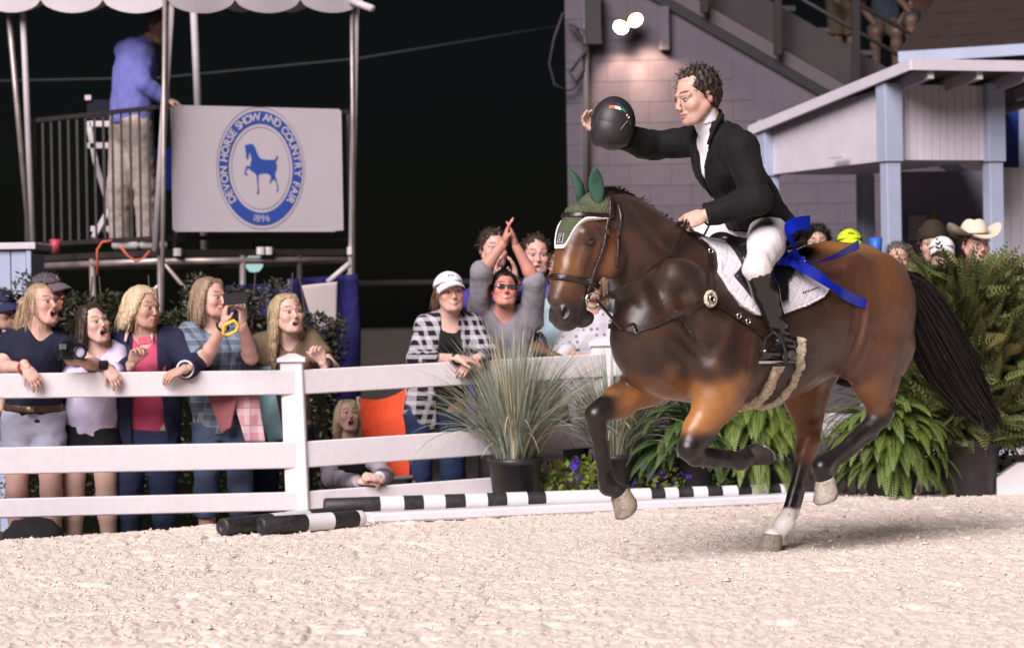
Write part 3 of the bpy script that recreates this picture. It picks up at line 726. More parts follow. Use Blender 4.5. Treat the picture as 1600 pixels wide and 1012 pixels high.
# roof
E0 = at(1424, 101, 21.95); E1 = E0 + kf * 1.9; Bk = at(1184, 204, E0[1] + 2.95 * kl[1]); Bk = A(E0[0] + kl[0] * 3.0, E0[1] + kl[1] * 3.0, Bk[2]); Bk2 = Bk + kf * 1.9
m_ = MB(); m_.prism([K(E0), K(E1), K(Bk2), K(Bk)], (0, 0, 0), (0, 0, .035)); m_.build('roof', M('booth_roof', (.10, .085, .08), .8), kio)
for a, b in ((E0, E1), (E0, Bk), (E1, Bk2)):
    m_ = MB(); m_.beam(K(a) + A(0, 0, .0), K(b) + A(0, 0, .0), .035, .085); m_.build('fascia_board', lavw, kio)
for t in (.12, .40, .68, .95):
    a = E0 + kf * 1.55 * t + kl * .03; b = a + (Bk - E0) * .30; m_ = MB(); m_.beam(K(a) - A(0, 0, .055), K(b) - A(0, 0, .055), .05, .10); m_.build('rafter', lavw, kio)
# inner back panel with notice
pb0, pb1 = at(1408, 330, 25.4), at(1560, 330, 25.6)
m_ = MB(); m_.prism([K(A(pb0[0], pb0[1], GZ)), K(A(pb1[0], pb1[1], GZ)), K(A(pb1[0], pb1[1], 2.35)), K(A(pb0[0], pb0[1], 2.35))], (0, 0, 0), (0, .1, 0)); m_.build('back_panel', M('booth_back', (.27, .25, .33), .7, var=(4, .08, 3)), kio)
ntc = thing('notice_sheet', 'white paper notice pinned inside the booth beside a small sticker', 'notice', at(1434, 356, 25.3))
m_ = MB(); m_.box((0, 0, 0), (.16, .008, .22)); m_.build('sheet', M('notice_paper', (.55, .47, .52), .8), ntc)
for i, (dx, dz, w, h_, c_) in enumerate(((.145, .115, .06, .05, (.5, .25, .04)), (.14, .055, .05, .055, (.03, .07, .45)))):
    m_ = MB(); m_.box((dx, 0, dz), (w, .008, h_)); m_.build('sticker', M('sticker%d' % i, c_, .7), ntc)
# second booth behind with fascia and dark shingle roof, blue banner, right wall
b2 = thing('rear_booth', 'rear booth with dark shingle roof, pale fascia and blue panel at the right edge', 'booth', A(*at(1580, 400, 23.6)[:2], GZ)); b2o = A(*at(1580, 400, 23.6)[:2], GZ)
Q = lambda p: np.asarray(p, float) - b2o
f0, f1 = at(1404, 90, 25.5), at(1720, 70, 25.0)
m_ = MB(); m_.beam(Q(f0), Q(f1), .05, .10); m_.build('fascia_board', lav, b2)
r0, r1 = at(1404, 84, 25.5), at(1720, 64, 25.0); rb0, rb1 = r0 + A(1.1, 2.6, 1.25), r1 + A(1.1, 2.6, 1.25)
shing = M('dark_shingle', (.030, .021, .020), .9, .1, var=[(30, .3, 3)])
nrow = 9
for i in range(nrow):
    t0, t1 = i / nrow, (i + 1.12) / nrow; m_ = MB(); a, b, c, d = lerp(r0, rb0, t0), lerp(r1, rb1, t0), lerp(r1, rb1, t1), lerp(r0, rb0, t1); m_.prism([Q(a) + A(0, 0, .02), Q(b) + A(0, 0, .02), Q(c), Q(d)], (0, 0, 0), (0, 0, .015)); m_.build('shingle_course', shing, b2)
m_ = MB(); m_.prism([Q(at(1566, 98, 24.4)), Q(at(1592, 98, 24.5)), Q(at(1592, 262, 24.5)), Q(at(1566, 262, 24.4))], (0, 0, 0), (0, .06, 0)); m_.build('blue_panel', M('blue_panel', (.012, .045, .26), .5), b2)
m_ = MB(); m_.prism([Q(at(1405, 96, 25.9)), Q(at(1566, 90, 25.8)), Q(at(1566, 130, 25.8)), Q(at(1405, 130, 25.9))], (0, 0, 0), (0, .06, 0)); m_.build('blue_soffit', MATS['blue_panel'], b2)
m_ = MB(); a_ = at(1580, 100, 24.9); m_.box(Q(A(at(1600, 100, 24.9)[0], 24.9, (a_[2] + GZ) / 2)), (.16, .12, a_[2] - GZ)); m_.build('post', lav, b2)
for i in range(8):
    x0, x1 = at(1562 + 16 * i, 262, 23.6), at(1577.5 + 16 * i, 262, 23.6); m_ = MB(); m_.prism([Q(A(x0[0], 23.6, GZ)), Q(A(x1[0], 23.6, GZ)), Q(x1), Q(x0)], (0, 0, 0), (0, .03, 0)); m_.build('board', lavw, b2)
m_ = MB(); m_.prism([Q(A(at(1562, 0, 23.6)[0], 23.63, GZ)), Q(A(at(1720, 0, 23.6)[0], 23.63, GZ)), Q(A(at(1720, 0, 23.6)[0], 23.63, 2.2)), Q(A(at(1562, 0, 23.6)[0], 23.63, 2.2))], (0, 0, 0), (0, .05, 0)); m_.build('core', lavw, b2)
# ------------------------------------------------------------------ people
def face_rot(yaw, pitch=0.0, roll=0.0):
    "yaw 0 faces the camera, positive turns to the left of the picture"
    return rot((0, 0, 1), -yaw) @ rot((1, 0, 0), -pitch) @ rot((0, 1, 0), roll)

def head_mesh(pos, R, s=1.0, skin=(.50, .29, .21), lips=(.42, .13, .11), brow=(.12, .07, .04), eye=(.05, .04, .035), mouth=0.0, smile=0.0,
              h=.0046, stubble=0.0, fem=1, age=0.0, closed=False, flush=0.0):
    f = Field()
    jw = 1.0 if fem else 1.12
    f.ell(A(0, .014, .034), (.0735, .093, .080), k=.02)
    f.ell(A(0, -.026, -.028), (.057, .062, .081), k=.03)
    for x in (1, -1): f.ell(A(x * .037, -.036, -.046), (.020, .033, .036), k=.03)
    dz = -.016 * mouth
    f.ell(A(0, -.044, -.080 + dz), (.040 * jw, .042, .030), k=.026)
    f.ell(A(0, -.074, -.098 + dz), (.017 * jw, .015, .014), k=.02)
    for x in (1, -1):
        f.cap(A(x * .052, .002, -.045), A(x * .030 * jw, -.055, -.092 + dz), .020, .016, k=.025)            # jaw line
        f.ell(A(x * .041, -.062, -.026 + .006 * smile), (.023, .021, .021), k=.02)                         # cheek
        f.cap(A(x * .012, -.087, .022), A(x * .046, -.072, .020), .0105, .010, k=.014)                     # brow ridge
        f.ell(A(x * .0315, -.0955, .002), (.0155, .012, .0095), k=.010, op='s')
        f.ell(A(x * .0315, -.0745, .0005), (.0135, .0135, .0125), k=.002)
        f.cap(A(x * .019, -.0855, .0085), A(x * .045, -.0775, .0075), .0042, .0038, k=.004)               # upper lid
        f.ell(A(x * .0105, -.1015, -.0355), (.0070, .0080, .0062), k=.006)                                # nostril wing
        f.ell(A(x * .0745, .014, -.006), (.0075, .019, .030), rot((1, 0, 0), 12) @ rot((0, 0, 1), x * 22), k=.005)   # ear
        f.ell(A(x * .0830, .008, -.004), (.006, .010, .016), k=.004, op='s')
        f.cap(A(x * .020, -.094, -.038), A(x * .030, -.083, -.062), .0035, .003, k=.012, op='s')          # nose-to-mouth fold
    f.cap(A(0, -.085, .014), A(0, -.105, -.026), .0072, .0085, k=.009)
    f.ell(A(0, -.106, -.031), (.0090, .0095, .0080), k=.006)
    mw = .0225 + .008 * max(smile, 0)
    up = .008 * smile
    mz = -.0605
    if mouth > 0:
        o_ = .006 + .0175 * mouth
        f.ell(A(0, -.080, mz - .004 - o_ * .45), (mw + .005, .016, o_ + .007), k=.012)
        f.ell(A(0, -.101, mz - .004 - o_ * .45), (mw * .92, .026, o_), k=.004, op='s')
        f.ell(A(0, -.080, mz - .004 + o_ * .35), (mw * .78, .012, .0055), k=.001)                         # teeth
    else:
        f.cap(A(-mw, -.080, mz + up), A(0, -.0945, mz + .003), .0048, .0062, k=.006)
        f.cap(A(mw, -.080, mz + up), A(0, -.0945, mz + .003), .0048, .0062, k=.006)
        f.cap(A(-mw * .9, -.080, mz - .008 + up), A(0, -.0925, mz - .009), .0048, .0068, k=.006)
        f.cap(A(mw * .9, -.080, mz - .008 + up), A(0, -.0925, mz - .009), .0048, .0068, k=.006)
    V, F = f.skin(h)
    x, y, z = V.T; ax = np.abs(x)
    skin = np.asarray(skin, float)
    C = np.tile(skin, (len(V), 1))
    def mixto(col, w): C[:] += (np.asarray(col) - C) * np.clip(w, 0, 1)[:, None]
    mixto(skin * A(1.08, .80, .78), (.45 + flush) * np.exp(-((ax - .040) / .02) ** 2 - ((z + .03) / .02) ** 2) * (y < -.03))
    mixto(skin * A(1.02, .80, .78), (.35 + flush) * np.exp(-(ax / .012) ** 2 - ((z + .030) / .012) ** 2) * (y < -.095))
    mixto(skin * A(.95, .75, .72), .5 * (ax > .07))
    mixto(skin * A(1.05, .72, .68), flush * .9 * (y < -.02))
    if stubble: mixto(skin * A(.55, .52, .55), stubble * sstep(-z, .040, .058) * (y < .01))
    # brows
    mixto(brow, .95 * (y < -.05) * np.exp(-((z - (.0235 + .010 * np.sqrt(np.clip(ax / .03, 0, 1)) - .10 * np.clip(ax - .033, 0, 1))) / .0062) ** 2) * sstep(ax, .009, .016) * sstep(.052 - ax, 0, .01))
    # mouth
    if mouth > 0:
        inner = ((x / (mw * .95)) ** 2 + ((z - (mz - .004 - o_ * .45)) / (o_ * 1.02)) ** 2) < 1
        ring = ((x / (mw + .003)) ** 2 + ((z - (mz - .004 - o_ * .45)) / (o_ + .0050)) ** 2) < 1
        fr = y < -.05
        C[ring & fr] = (np.asarray(lips) + skin) / 2; C[inner & fr] = (.035, .008, .010)
        th = fr & (((x / (mw * .95)) ** 2 + ((z - (mz - .004 - o_ * .45)) / (o_ * 1.02)) ** 2) < .66) & (y > -.0945) & (z > mz - .004 + o_ * .35 - .0065) & (ax < mw * .80)
        C[th] = (.62, .57, .50)
        if mouth > .5:
            tg = fr & inner & (z < mz - .004 - o_ * .85) & (ax < mw * .55); C[tg] = (.30, .10, .10)
    else:
        zc = mz - .003 + up * np.clip(ax / mw, 0, 1) ** 2
        lp = (y < -.07) & (ax < mw + .002) & (np.abs(z - zc) < .0105 * np.sqrt(np.clip(1.05 - (ax / (mw + .002)) ** 2, 0, 1)))
        C[lp] = C[lp] + (np.asarray(lips) - C[lp]) * .75
        ln = (y < -.065) & (ax < mw + .002) & (np.abs(z - zc) < .0021)
        if smile > .6:
            tt = (y < -.07) & (ax < mw * .85) & (np.abs(z - zc) < .0040); C[tt] = (.50, .45, .40)
        else: C[ln] = np.asarray(lips) * .35
    # nostrils
    C[(y < -.088) & (np.sqrt((ax - .0075) ** 2 + (z + .0415) ** 2) < .0038)] = skin * .25
    # eyes
    for sx in (1, -1):
        ec = A(sx * .0315, -.0745, .0005); d = np.sqrt(((V - ec) ** 2).sum(1)); eb = (d < .0158) & (y < -.076)
        zz = z - ec[2]; xx = np.abs(x - ec[0])
        op = eb & (zz < .0058) & (zz > -.0062) & (xx < .0130)
        if closed: C[eb & (np.abs(zz + .001) < .003)] = np.asarray(brow) * .6
        else:
            C[op] = (.38, .34, .32)
            C[op & (np.sqrt(xx ** 2 + zz ** 2) < .0082)] = eye
            C[eb & (zz >= .0036) & (zz < .0090) & (xx < .0145)] = np.asarray(brow) * .40
            C[eb & (zz <= -.0062) & (zz > -.0080)] = skin * .6
    # almond eye patches, finer than the skin
    if not closed:
        n_u, n_v = 12, 7; EV, EF, EC = [], [], []
        for sx in (1, -1):
            o0 = len(EV)
            for i in range(n_u + 1):
                u = -1 + 2 * i / n_u; hh = .0058 * (1 - u * u) ** .8 + .0003
                for j in range(n_v + 1):
                    v = -1 + 2 * j / n_v; x_ = .0128 * u; z_ = hh * v * (1.12 if v > 0 else .9) + .0008 * u; y_ = -math.sqrt(max(1e-9, .0158 ** 2 - x_ * x_ * .8 - z_ * z_))
                    EV.append((sx * (.0315 + x_), -.0745 + y_ + .0022 * max(0, u), .0010 + z_)); d_ = math.hypot(x_ + .0016, z_)
                    if v > .62: EC.append(np.asarray(brow) * .35)
                    elif d_ < .0026: EC.append((.006, .005, .005))
                    elif d_ < .0060: EC.append(eye)
                    elif v < -.95: EC.append(skin * .7)
                    else: EC.append((.47, .43, .41))
            for i in range(n_u):
                for j in range(n_v):
                    q = (o0 + i * (n_v + 1) + j, o0 + (i + 1) * (n_v + 1) + j, o0 + (i + 1) * (n_v + 1) + j + 1, o0 + i * (n_v + 1) + j + 1); EF.append(q if sx > 0 else q[::-1])
        V, F, C = join([(V, F, C), (np.array(EV), np.array(EF), np.array(EC))])
    V = pos + (V * s) @ R.T
    return V, F, C

def hand_mesh(wrist, fwd, palm, thumb=1, curl=.3, s=1.0, skin=(.5, .3, .22), spread=.08, h=.0055, thumb_in=.3):
    fw = nrm(fwd); n = nrm(np.asarray(palm, float) - fw * (np.asarray(palm, float) @ fw)); t = np.cross(n, fw) * thumb
    f = Field(); w = np.asarray(wrist, float)
    f.cap(w - fw * .03 * s, w + fw * .02 * s, .0265 * s, .026 * s, k=.015, flat=(n, .75))
    f.ell(w + fw * .05 * s, A(.048, .039, .0155) * s, np.stack([fw, t, n], 1), k=.016)
    f.ell(w + fw * .035 * s + t * .022 * s + n * .006 * s, A(.032, .016, .015) * s, np.stack([fw, t, n], 1), k=.014)
    cs = [curl] * 4 if np.isscalar(curl) else curl
    for i, ln in enumerate((.074, .082, .076, .060)):
        off = (.0285 - .0195 * i)
        b = w + fw * (.086 - .004 * abs(i - 1)) * s + t * off * s
        d = nrm(fw + t * spread * (1.5 - i)); ang = 0
        r = .0090 if i < 3 else .0078
        p = b - d * .014 * s
        f.cap(p, b, r * s, r * s, k=.010)
        p = b
        for j, fr in enumerate((.46, .30, .24)):
            ang += cs[i] * (75, 85, 55)[j]
            a = math.radians(ang); dd = d * math.cos(a) + n * math.sin(a)
            q = p + dd * ln * fr * s
            f.cap(p, q, r * (1 - .10 * j) * s, r * (.92 - .10 * j) * s, k=.004); p = q
    b = w + fw * .022 * s + t * .026 * s + n * .006 * s
    d = nrm(fw * .72 + t * (.70 - .5 * thumb_in) + n * (.15 + .6 * thumb_in))
    m_ = b + d * .042 * s; f.cap(b, m_, .0125 * s, .0105 * s, k=.010)
    d2 = nrm(d + fw * .35 - t * .45 * thumb_in + n * .1); f.cap(m_, m_ + d2 * .034 * s, .0102 * s, .0080 * s, k=.004)
    V, F = f.skin(h)
    C = np.tile(np.asarray(skin, float), (len(V), 1)) * (1 + .07 * waves(V, .02, 3)[:, None])
    kn = sum(np.exp(-((V - (w + fw * .088 * s + t * (.0285 - .0195 * i) * s)) ** 2).sum(1) / .012 ** 2) for i in range(4))
    C += (np.asarray(skin) * A(1.03, .78, .75) - C) * np.clip(kn, 0, 1)[:, None] * .6
    return V, F, C

SKINM = M('skin', attr=True, rough=.52, spec=.35, bump=(120, .06, 3, .002))
SKINM.node_tree.nodes['Principled BSDF'].inputs['Subsurface Weight'].default_value = .06
SKINM.node_tree.nodes['Principled BSDF'].inputs['Subsurface Radius'].default_value = (.010, .004, .002)
HAIRM = M('hair', attr=True, rough=.5, spec=.3, bump=(260, .35, 2, .003))


class Person:
    "joints are world points; every mesh is stored relative to the thing's base"
    def __init__(s, name, label, base, J, head, skin=(.50, .29, .21), g=1.0, S=1.0, rotz=0.0, group=None, res=.0125):
        s.t = thing(name, label, 'person', base, rotz, group); s.base = np.asarray(base, float)
        c, n = math.cos(rotz), math.sin(rotz); s.Ri = np.array(((c, n, 0), (-n, c, 0), (0, 0, 1)))
        s.J = {k: np.asarray(v, float) for k, v in J.items()}; s.skin = np.asarray(skin, float); s.g = g; s.S = S; s.res = res
        s.hp, s.hR = np.asarray(head[0], float), head[1]
        s.parts = []
        J = s.J
        if 'chest' not in J: J['chest'] = (J['shL'] + J['shR']) / 2
        s.side = nrm(J['shL'] - J['shR'])
        s.fwd = nrm(np.cross(s.side, J['chest'] - J['hip']))      # out of the chest
        if s.fwd @ s.hR[:, 1] > 0 and 'back' not in J: s.fwd = -s.fwd
    def loc(s, V): return (V - s.base) @ s.Ri.T
    def add(s, name, V, F, mat, C=None, parent=None): return obj(name, mesh(s.loc(V), F, C), mat, parent or s.t)
    def torso(s, f, e=0.0, k=.04, top=True, low=True, hips=True):
        J, g, S = s.J, s.g, s.S; hip, ch = J['hip'], J['chest']
        pts = [hip - (ch - hip) * .10, lerp(hip, ch, .22), lerp(hip, ch, .48), lerp(hip, ch, .80), lerp(hip, ch, 1.0)]
        w = [.150, .140, .124, .148, .125]; d = [.102, .098, .092, .108, .072]
        bul = [0, 0, 0, .012, .0]
        pts = [p + s.fwd * b * S for p, b in zip(pts, bul)]
        f.tube(pts, [x * S * g + e for x in w], [x * S * g + e for x in d], s.side, k=k)
        nb = s.hp - s.hR[:, 2] * .06 * S
        f.cap(lerp(ch, J.get('neck', nb), .15), lerp(ch, nb, .55), .075 * S * g + e, .055 * S + e * .6, k=.04)
        for k_ in ('shL', 'shR'): f.cap(lerp(ch, J[k_], .35), J[k_], .070 * S * g + e, .056 * S * g + e, k=.04)
    def arm(s, f, side, e=0.0, upto=2.0, k=.02, r=(.054, .043, .041, .0275), clip=()):
        "upto 1 = elbow, 2 = wrist"
        J = s.J; a, b, c = J['sh' + side], J['el' + side], J['wr' + side]; S, g = s.S, (s.g + 1) / 2
        r = [x * S * g + e for x in r]
        if upto <= 1:
            q = lerp(a, b, upto); cl = list(clip) + [(q, b - a)]
            f.cap(a, lerp(a, b, min(1, upto + .1)), r[0], r[0] + (r[1] - r[0]) * upto, k=k, clip=cl)
        else:
            f.cap(a, b, r[0], r[1], k=k)
            t = upto - 1; q = lerp(b, c, t); cl = [(q, c - b)] if t < 1.0 else []
            mid = lerp(b, c, .3)
            f.cap(b, mid, r[1], r[2], k=k, clip=cl)
            f.cap(mid, lerp(b, c, min(1.0, t + .1)), r[2], r[2] + (r[3] - r[2]) * min(1, t), k=k, clip=cl)
    def leg(s, f, side, e=0.0, upto=2.0, k=.03, r=(.092, .060, .056, .040), flare=0.0):
        J = s.J; S, g = s.S, s.g
        if 'kn' + side not in J: return
        hj = J['hip'] + s.side * (.085 if side == 'L' else -.085) * S; a, b, c = hj, J['kn' + side], J['an' + side]
        r = [x * S * g + e for x in r]
        if upto <= 1:
            q = lerp(a, b, upto); f.cap(a, lerp(a, b, min(1, upto + .1)), r[0], r[0] + (r[1] - r[0]) * upto + flare, k=k, clip=[(q, b - a)])
        else:
            t = upto - 1; q = lerp(b, c, t); cl = [(q, c - b)]
            f.cap(a, b, r[0], r[1], k=k); m_ = lerp(b, c, .3)
            f.cap(b, m_, r[1], r[2], k=k, clip=cl); f.cap(m_, lerp(b, c, min(1.0, t + .1)), r[2], r[3] + flare, k=k, clip=cl)
    def body(s, head_kw={}, hands=(), legs=True, arms='LR', thin=0.0):
        f = Field(); s.torso(f)
        nb = s.hp + s.hR @ A(0, .02, -.05) * s.S
        f.cap(lerp(s.J['chest'], nb, .1), nb, .056 * s.S * (s.g + 1) / 2, .050 * s.S, k=.03)
        for a in arms: s.arm(f, a)
        if legs:
            for a in 'LR': s.leg(f, a, e=-thin)
            for a in 'LR':
                if 'an' + a in s.J and thin == 0: f.cap(s.J['an' + a], s.J['an' + a] + s.fwd * .12 * s.S - A(0, 0, .05), .036 - thin * .5, .03 - thin * .5, k=.03)
        V, F = f.skin(s.res * 1.15)
        C = np.tile(s.skin, (len(V), 1)) * (1 + .05 * waves(V, .08, 2)[:, None])
        hd = head_mesh(s.hp, s.hR, s.S, skin=s.skin, **head_kw)
        ps = [(V, F, C), hd] + [hand_mesh(skin=s.skin, **h_) for h_ in hands]
        V, F, C = join(ps)
        s.o = s.add('body', V, F, SKINM, C); return s
    def top(s, name, mat, sleeve=2.0, e=.014, hem=.0, neck=.62, fold=.006, res=None, extra=None, open_front=0.0, C=None, deep=0.06, loose=0.0, arms='LR', cut=None):
        f = Field(); s.torso(f, e=e)
        hip, ch = s.J['hip'], s.J['chest']
        ax_ = nrm(ch - hip)
        if loose: f.tube([hip - ax_ * .05, lerp(hip, ch, .6)], [.165 * s.S * s.g + loose, .16 * s.S * s.g + e], [.115 * s.S * s.g + loose, .11 * s.S * s.g + e], s.side, k=.04)
        for a in arms:
            if sleeve > 0: s.arm(f, a, e=e + .002, upto=sleeve if np.isscalar(sleeve) else sleeve['LR'.index(a)])
        if extra: extra(f)
        nb = s.hp - s.hR[:, 2] * .06 * s.S
        cl = [(hip - ax_ * hem, -ax_)]
        def carve(P):
            q = P - lerp(ch, nb, neck); up_ = nrm(nb - ch); hgt = q @ up_; fr = q @ s.fwd; lat = q @ s.side
            rad = np.sqrt(np.maximum((q * q).sum(1) - hgt ** 2, 0)); d = np.maximum.reduce([-hgt, rad - .092 * s.S, hgt - .16])
            if deep: d = np.minimum(d, np.maximum.reduce([-deep * np.exp(-(lat / .055) ** 2) - hgt, .0 - fr, rad - .10 * s.S, hgt - .16]))
            if cut is not None: d = np.minimum(d, cut(P))
            return d
        V, F = f.skin(res or s.res, (lambda P: fold * .7 * waves(P * A(1, 1, .7), .085, 17) + fold * 1.3 * (np.abs(waves(P * A(1, 1, .75), .11, 19)) - .35) + fold * .3 * waves(P, .035, 18)) if fold else None, clip=cl, carve=carve)
        return s.add(name, V, F, mat, C(V) if callable(C) else C)
    def pants(s, name, mat, upto=2.0, e=.010, waist=.12, fold=.005, flare=.0, res=None):
        f = Field(); J, S, g = s.J, s.S, s.g; hip, ch = J['hip'], J['chest']
        f.tube([hip - (ch - hip) * .12, lerp(hip, ch, .3)], [.158 * S * g + e, .148 * S * g + e], [.108 * S * g + e, .102 * S * g + e], s.side, k=.04)
        for a in 'LR': s.leg(f, a, e=e, upto=upto, flare=flare)
        V, F = f.skin(res or s.res, lambda P: fold * .7 * waves(P, .08, 27) + fold * 1.2 * (np.abs(waves(P * A(1, 1, 1.3), .10, 29)) - .35), clip=[(lerp(hip, ch, waist * 2), ch - hip)])
        return s.add(name, V, F, mat)
    def hair(s, name, colour, style='short', length=.2, seed=1, vol=.012, part=0.0, flow=(0, 0, 0), strands=420, res=.0072, back=None, line=.078, recede=0.0):
        R, S = s.hR, s.S; f = Field(); c = np.asarray(colour, float)
        hl = .062 if style != 'bald' else .02
        # scalp cap, front hairline sloping back to the ears
        f.ell(A(0, .020, .038), A(.0735, .090, .078) + vol * .8, k=.01)
        if style == 'short':
            f.ell(A(0, .055, -.005), A(.062, .052, .065) + vol * .6, k=.02)
            clip = [(A(0, -.050, .064), A(0, -.85, -.55)), (A(0, .028, -.020), A(0, -.80, -.6)), (A(0, .06, -.075), A(0, 0, -1))]
        else:
            clip = [(A(0, -.058, .062), A(0, -.85, -.42))]
        g_ = R.T @ A(0, 0, -1)                     # down, in head axes
        fl = R.T @ np.asarray(flow, float)
        if style in ('long', 'mid'):
            n_ = 5
            for sx in (1, -1):
                p = A(sx * .068, .004, .02); pts = [A(sx * .05, -.02, .085), p]
                for i in range(1, n_ + 1):
                    t = i / n_; pts.append(p + g_ * length * t + fl * t * t + A(sx * (.016 * math.sin(t * 2.5)), .018 * t, 0))
                f.chain(pts, [.022, .026] + [.031 - .013 * (i / n_) ** 2 for i in range(1, n_ + 1)], k=.025, flat=(A(1, 0, 0), .70))
            p = A(0, .075, .03); pts = [p + g_ * length * t + fl * t * t + A(0, .022 * math.sin(t * 3), 0) for t in (0, .3, .6, 1)]
            f.chain(pts, [.058, .056, .050, .036], k=.04, flat=(A(0, 1, 0), .55))
        if style == 'tail':
            f.ell(A(0, .095, .035), A(.03, .035, .03), k=.02)
            p = A(0, .115, .04); pts = [p, p + A(0, .035, -.01) + fl * .2] + [p + A(0, .045, 0) + g_ * length * t + fl * t for t in (.35, .7, 1)]
            f.chain(pts, [.022, .032, .038, .032, .012], k=.02)
        def bump(P):
            an = np.arctan2(P[:, 0], P[:, 1] + .02)
            w = waves(P, .05, seed + 5)
            return (.0016 if style == 'short' else .0026) * np.sin(an * 24 + 4 * w) + (.008 if style == 'short' else .0012) * waves(P * A(1.3, 1.3, .6), .028 if style == 'short' else .05, seed)
        def hcarve(P):
            x_, y_, z_ = P[:, 0], P[:, 1], P[:, 2]; wv = .004 * waves(P, .03, seed + 9)
            if style == 'short':
                yl = -.006 - .050 * np.clip(z_ / .06, 0, 1) + recede * np.clip((z_ - .05) / .03, 0, 1) * (np.abs(x_) > .02)
                return np.minimum.reduce([np.maximum(y_ - yl, z_ - (line + .25 * np.abs(x_) * (recede > 0))) + wv, z_ + .072, np.maximum(z_ + .012, y_ - .03)])
            return np.maximum.reduce([y_ + .03, np.abs(x_ + .012) - (.052 - .35 * np.clip(z_ - .02, 0, .08)), z_ - .080 - part * x_]) + wv
        V, F = f.skin(res, bump, carve=hcarve)
        zmin = V[:, 2].min()
        if False:
            pass
        C = c * (1 + .22 * np.sin(np.arctan2(V[:, 0], V[:, 1] + .02) * 34 + 3 * waves(V, .09, seed))[:, None] + .12 * waves(V * A(1, 1, .3), .03, seed + 2)[:, None])
        rr = np.random.default_rng(seed); mb = MB(); n0 = 0
        SV, SF, SC = [], [], []
        for i in range(strands):
            b = V[F[rr.integers(len(F)), 0]]
            if style == 'short':
                if b[2] < .0: continue
                d = nrm(b - A(0, .02, .02)) * .6 + rr.normal(size=3) * .55 + A(0, -.1, .15); ln = rr.uniform(.018, .042)
                pts = [b, b + nrm(d) * ln * .5, b + nrm(d) * ln * .85 + g_ * ln * .25]; wd = [.006, .005, .001]
            else:
                ln = rr.uniform(.06, .15); side_ = nrm(A(b[0], b[1], 0) + 1e-6)
                pts = [b, b + g_ * ln * .5 + fl * .2 + side_ * rr.uniform(-.002, .010), b + g_ * ln + fl * .4 + side_ * rr.uniform(-.006, .012)]; wd = [.004, .0045, .001]
                if (pts[2][1] < -.07 and abs(pts[2][0]) < .05) or pts[2][2] < zmin - .012: continue
            v_, f_ = ribbon(pts, wd, rr.normal(size=3)); SV += v_; SF += [tuple(a + n0 for a in q) for q in f_]; n0 += len(v_)
            SC += [c * rr.uniform(.6, 1.55)] * len(v_)
        if SV: V, F, C = join([(V, F, C), (np.array(SV), np.array(SF), np.array(SC))])
        V = s.hp + (V * S) @ R.T
        return s.add(name, V, F, HAIRM, np.clip(C, .004, 1))
    def hat_pt(s, V): return s.hp + (V * s.S) @ s.hR.T
    def cap(s, mat, brim_mat=None, tilt=8, logo=None, lift=0.0, fwd=1):
        f = Field(); Rt = rot((1, 0, 0), tilt)
        f.ell(A(0, .016, .042 + lift), A(.088, .106, .086), k=.01)
        V, F = f.skin(.006, lambda P: .0015 * waves(P, .05, 3), clip=[(A(0, 0, .045 + lift), A(0, -.10, -1))])
        V = V @ Rt.T
        o = s.add('cap', s.hat_pt(V), F, mat)
        n, m = 15, 7; BV = []; BF = []
        for lay in (0, .0035):
            for i in range(n):
                a = math.radians(-72 + 144 * i / (n - 1)); 
                for j in range(m):
                    t = j / (m - 1); r0x, r0y = .085, .100; L = .075 * math.cos(a * .95) ** .6 if abs(a) < 1.5 else 0
                    x = math.sin(a) * r0x * (1 + .02 * t); y = .014 - math.cos(a) * r0y - L * t
                    z = .050 + lift - .018 * (x / .085) ** 2 * 1.3 - .030 * t * t - .01 * t + lay
                    BV.append((Rt @ A(x, y * fwd, z)))
        for lay in (0, 1):
            o_ = lay * n * m
            for i in range(n - 1):
                for j in range(m - 1):
                    q = (o_ + i * m + j, o_ + (i + 1) * m + j, o_ + (i + 1) * m + j + 1, o_ + i * m + j + 1); BF.append(q if lay else q[::-1])
        for i in range(n - 1): q = i * m + m - 1; BF.append((q, q + m, n * m + q + m, n * m + q))
        s.add('brim', s.hat_pt(np.array(BV)), np.array(BF), brim_mat or mat, parent=o)
        if logo:
            L_ = MB()
            for (x, z, w, h_) in logo[1]:
                y = .016 - .1075 * math.sqrt(max(0, 1 - (x / .09) ** 2 - ((z - .042 - lift) / .0875) ** 2))
                nn = nrm(A(x / .0081, (y - .016) / .0112, (z - .042) / .0075)); sx = nrm(np.cross(nn, A(0, 0, 1))); L_.box(Rt @ A(x, y, z), (w, .003, h_), Rt @ np.stack([-sx, nn, np.cross(-sx, nn) * -1], 1))
            s.add('cap_emblem', s.hat_pt(np.array(L_.v)), np.array(L_.f), logo[0], parent=o)
        return o
def J_(Y):
    return lambda px, py, dy=0.0: at(px, py, Y + dy)
# ------------------------------------------------------------------ horse (local axes: x forward, y to its left, z up)
HEAD = math.radians(38)
HO = A(0.8423, 12.68, 0.0)
HF = A(-math.cos(HEAD), -math.sin(HEAD), 0); HL = A(math.sin(HEAD), -math.cos(HEAD), 0)
HROT = math.pi + HEAD
def hp(px, py, v):
    "point of the horse's own frame, v metres to its left, seen at picture point (px, py)"
    D = _f * FPX + CR * (px - CX) + CU * (CY - py)
    r = np.linalg.solve(np.stack([HF, A(0, 0, 1), -D], 1), CAM - HO - v * HL)
    return A(r[0], v, r[1])
def mir(p): return A(p[0], -p[1], p[2])

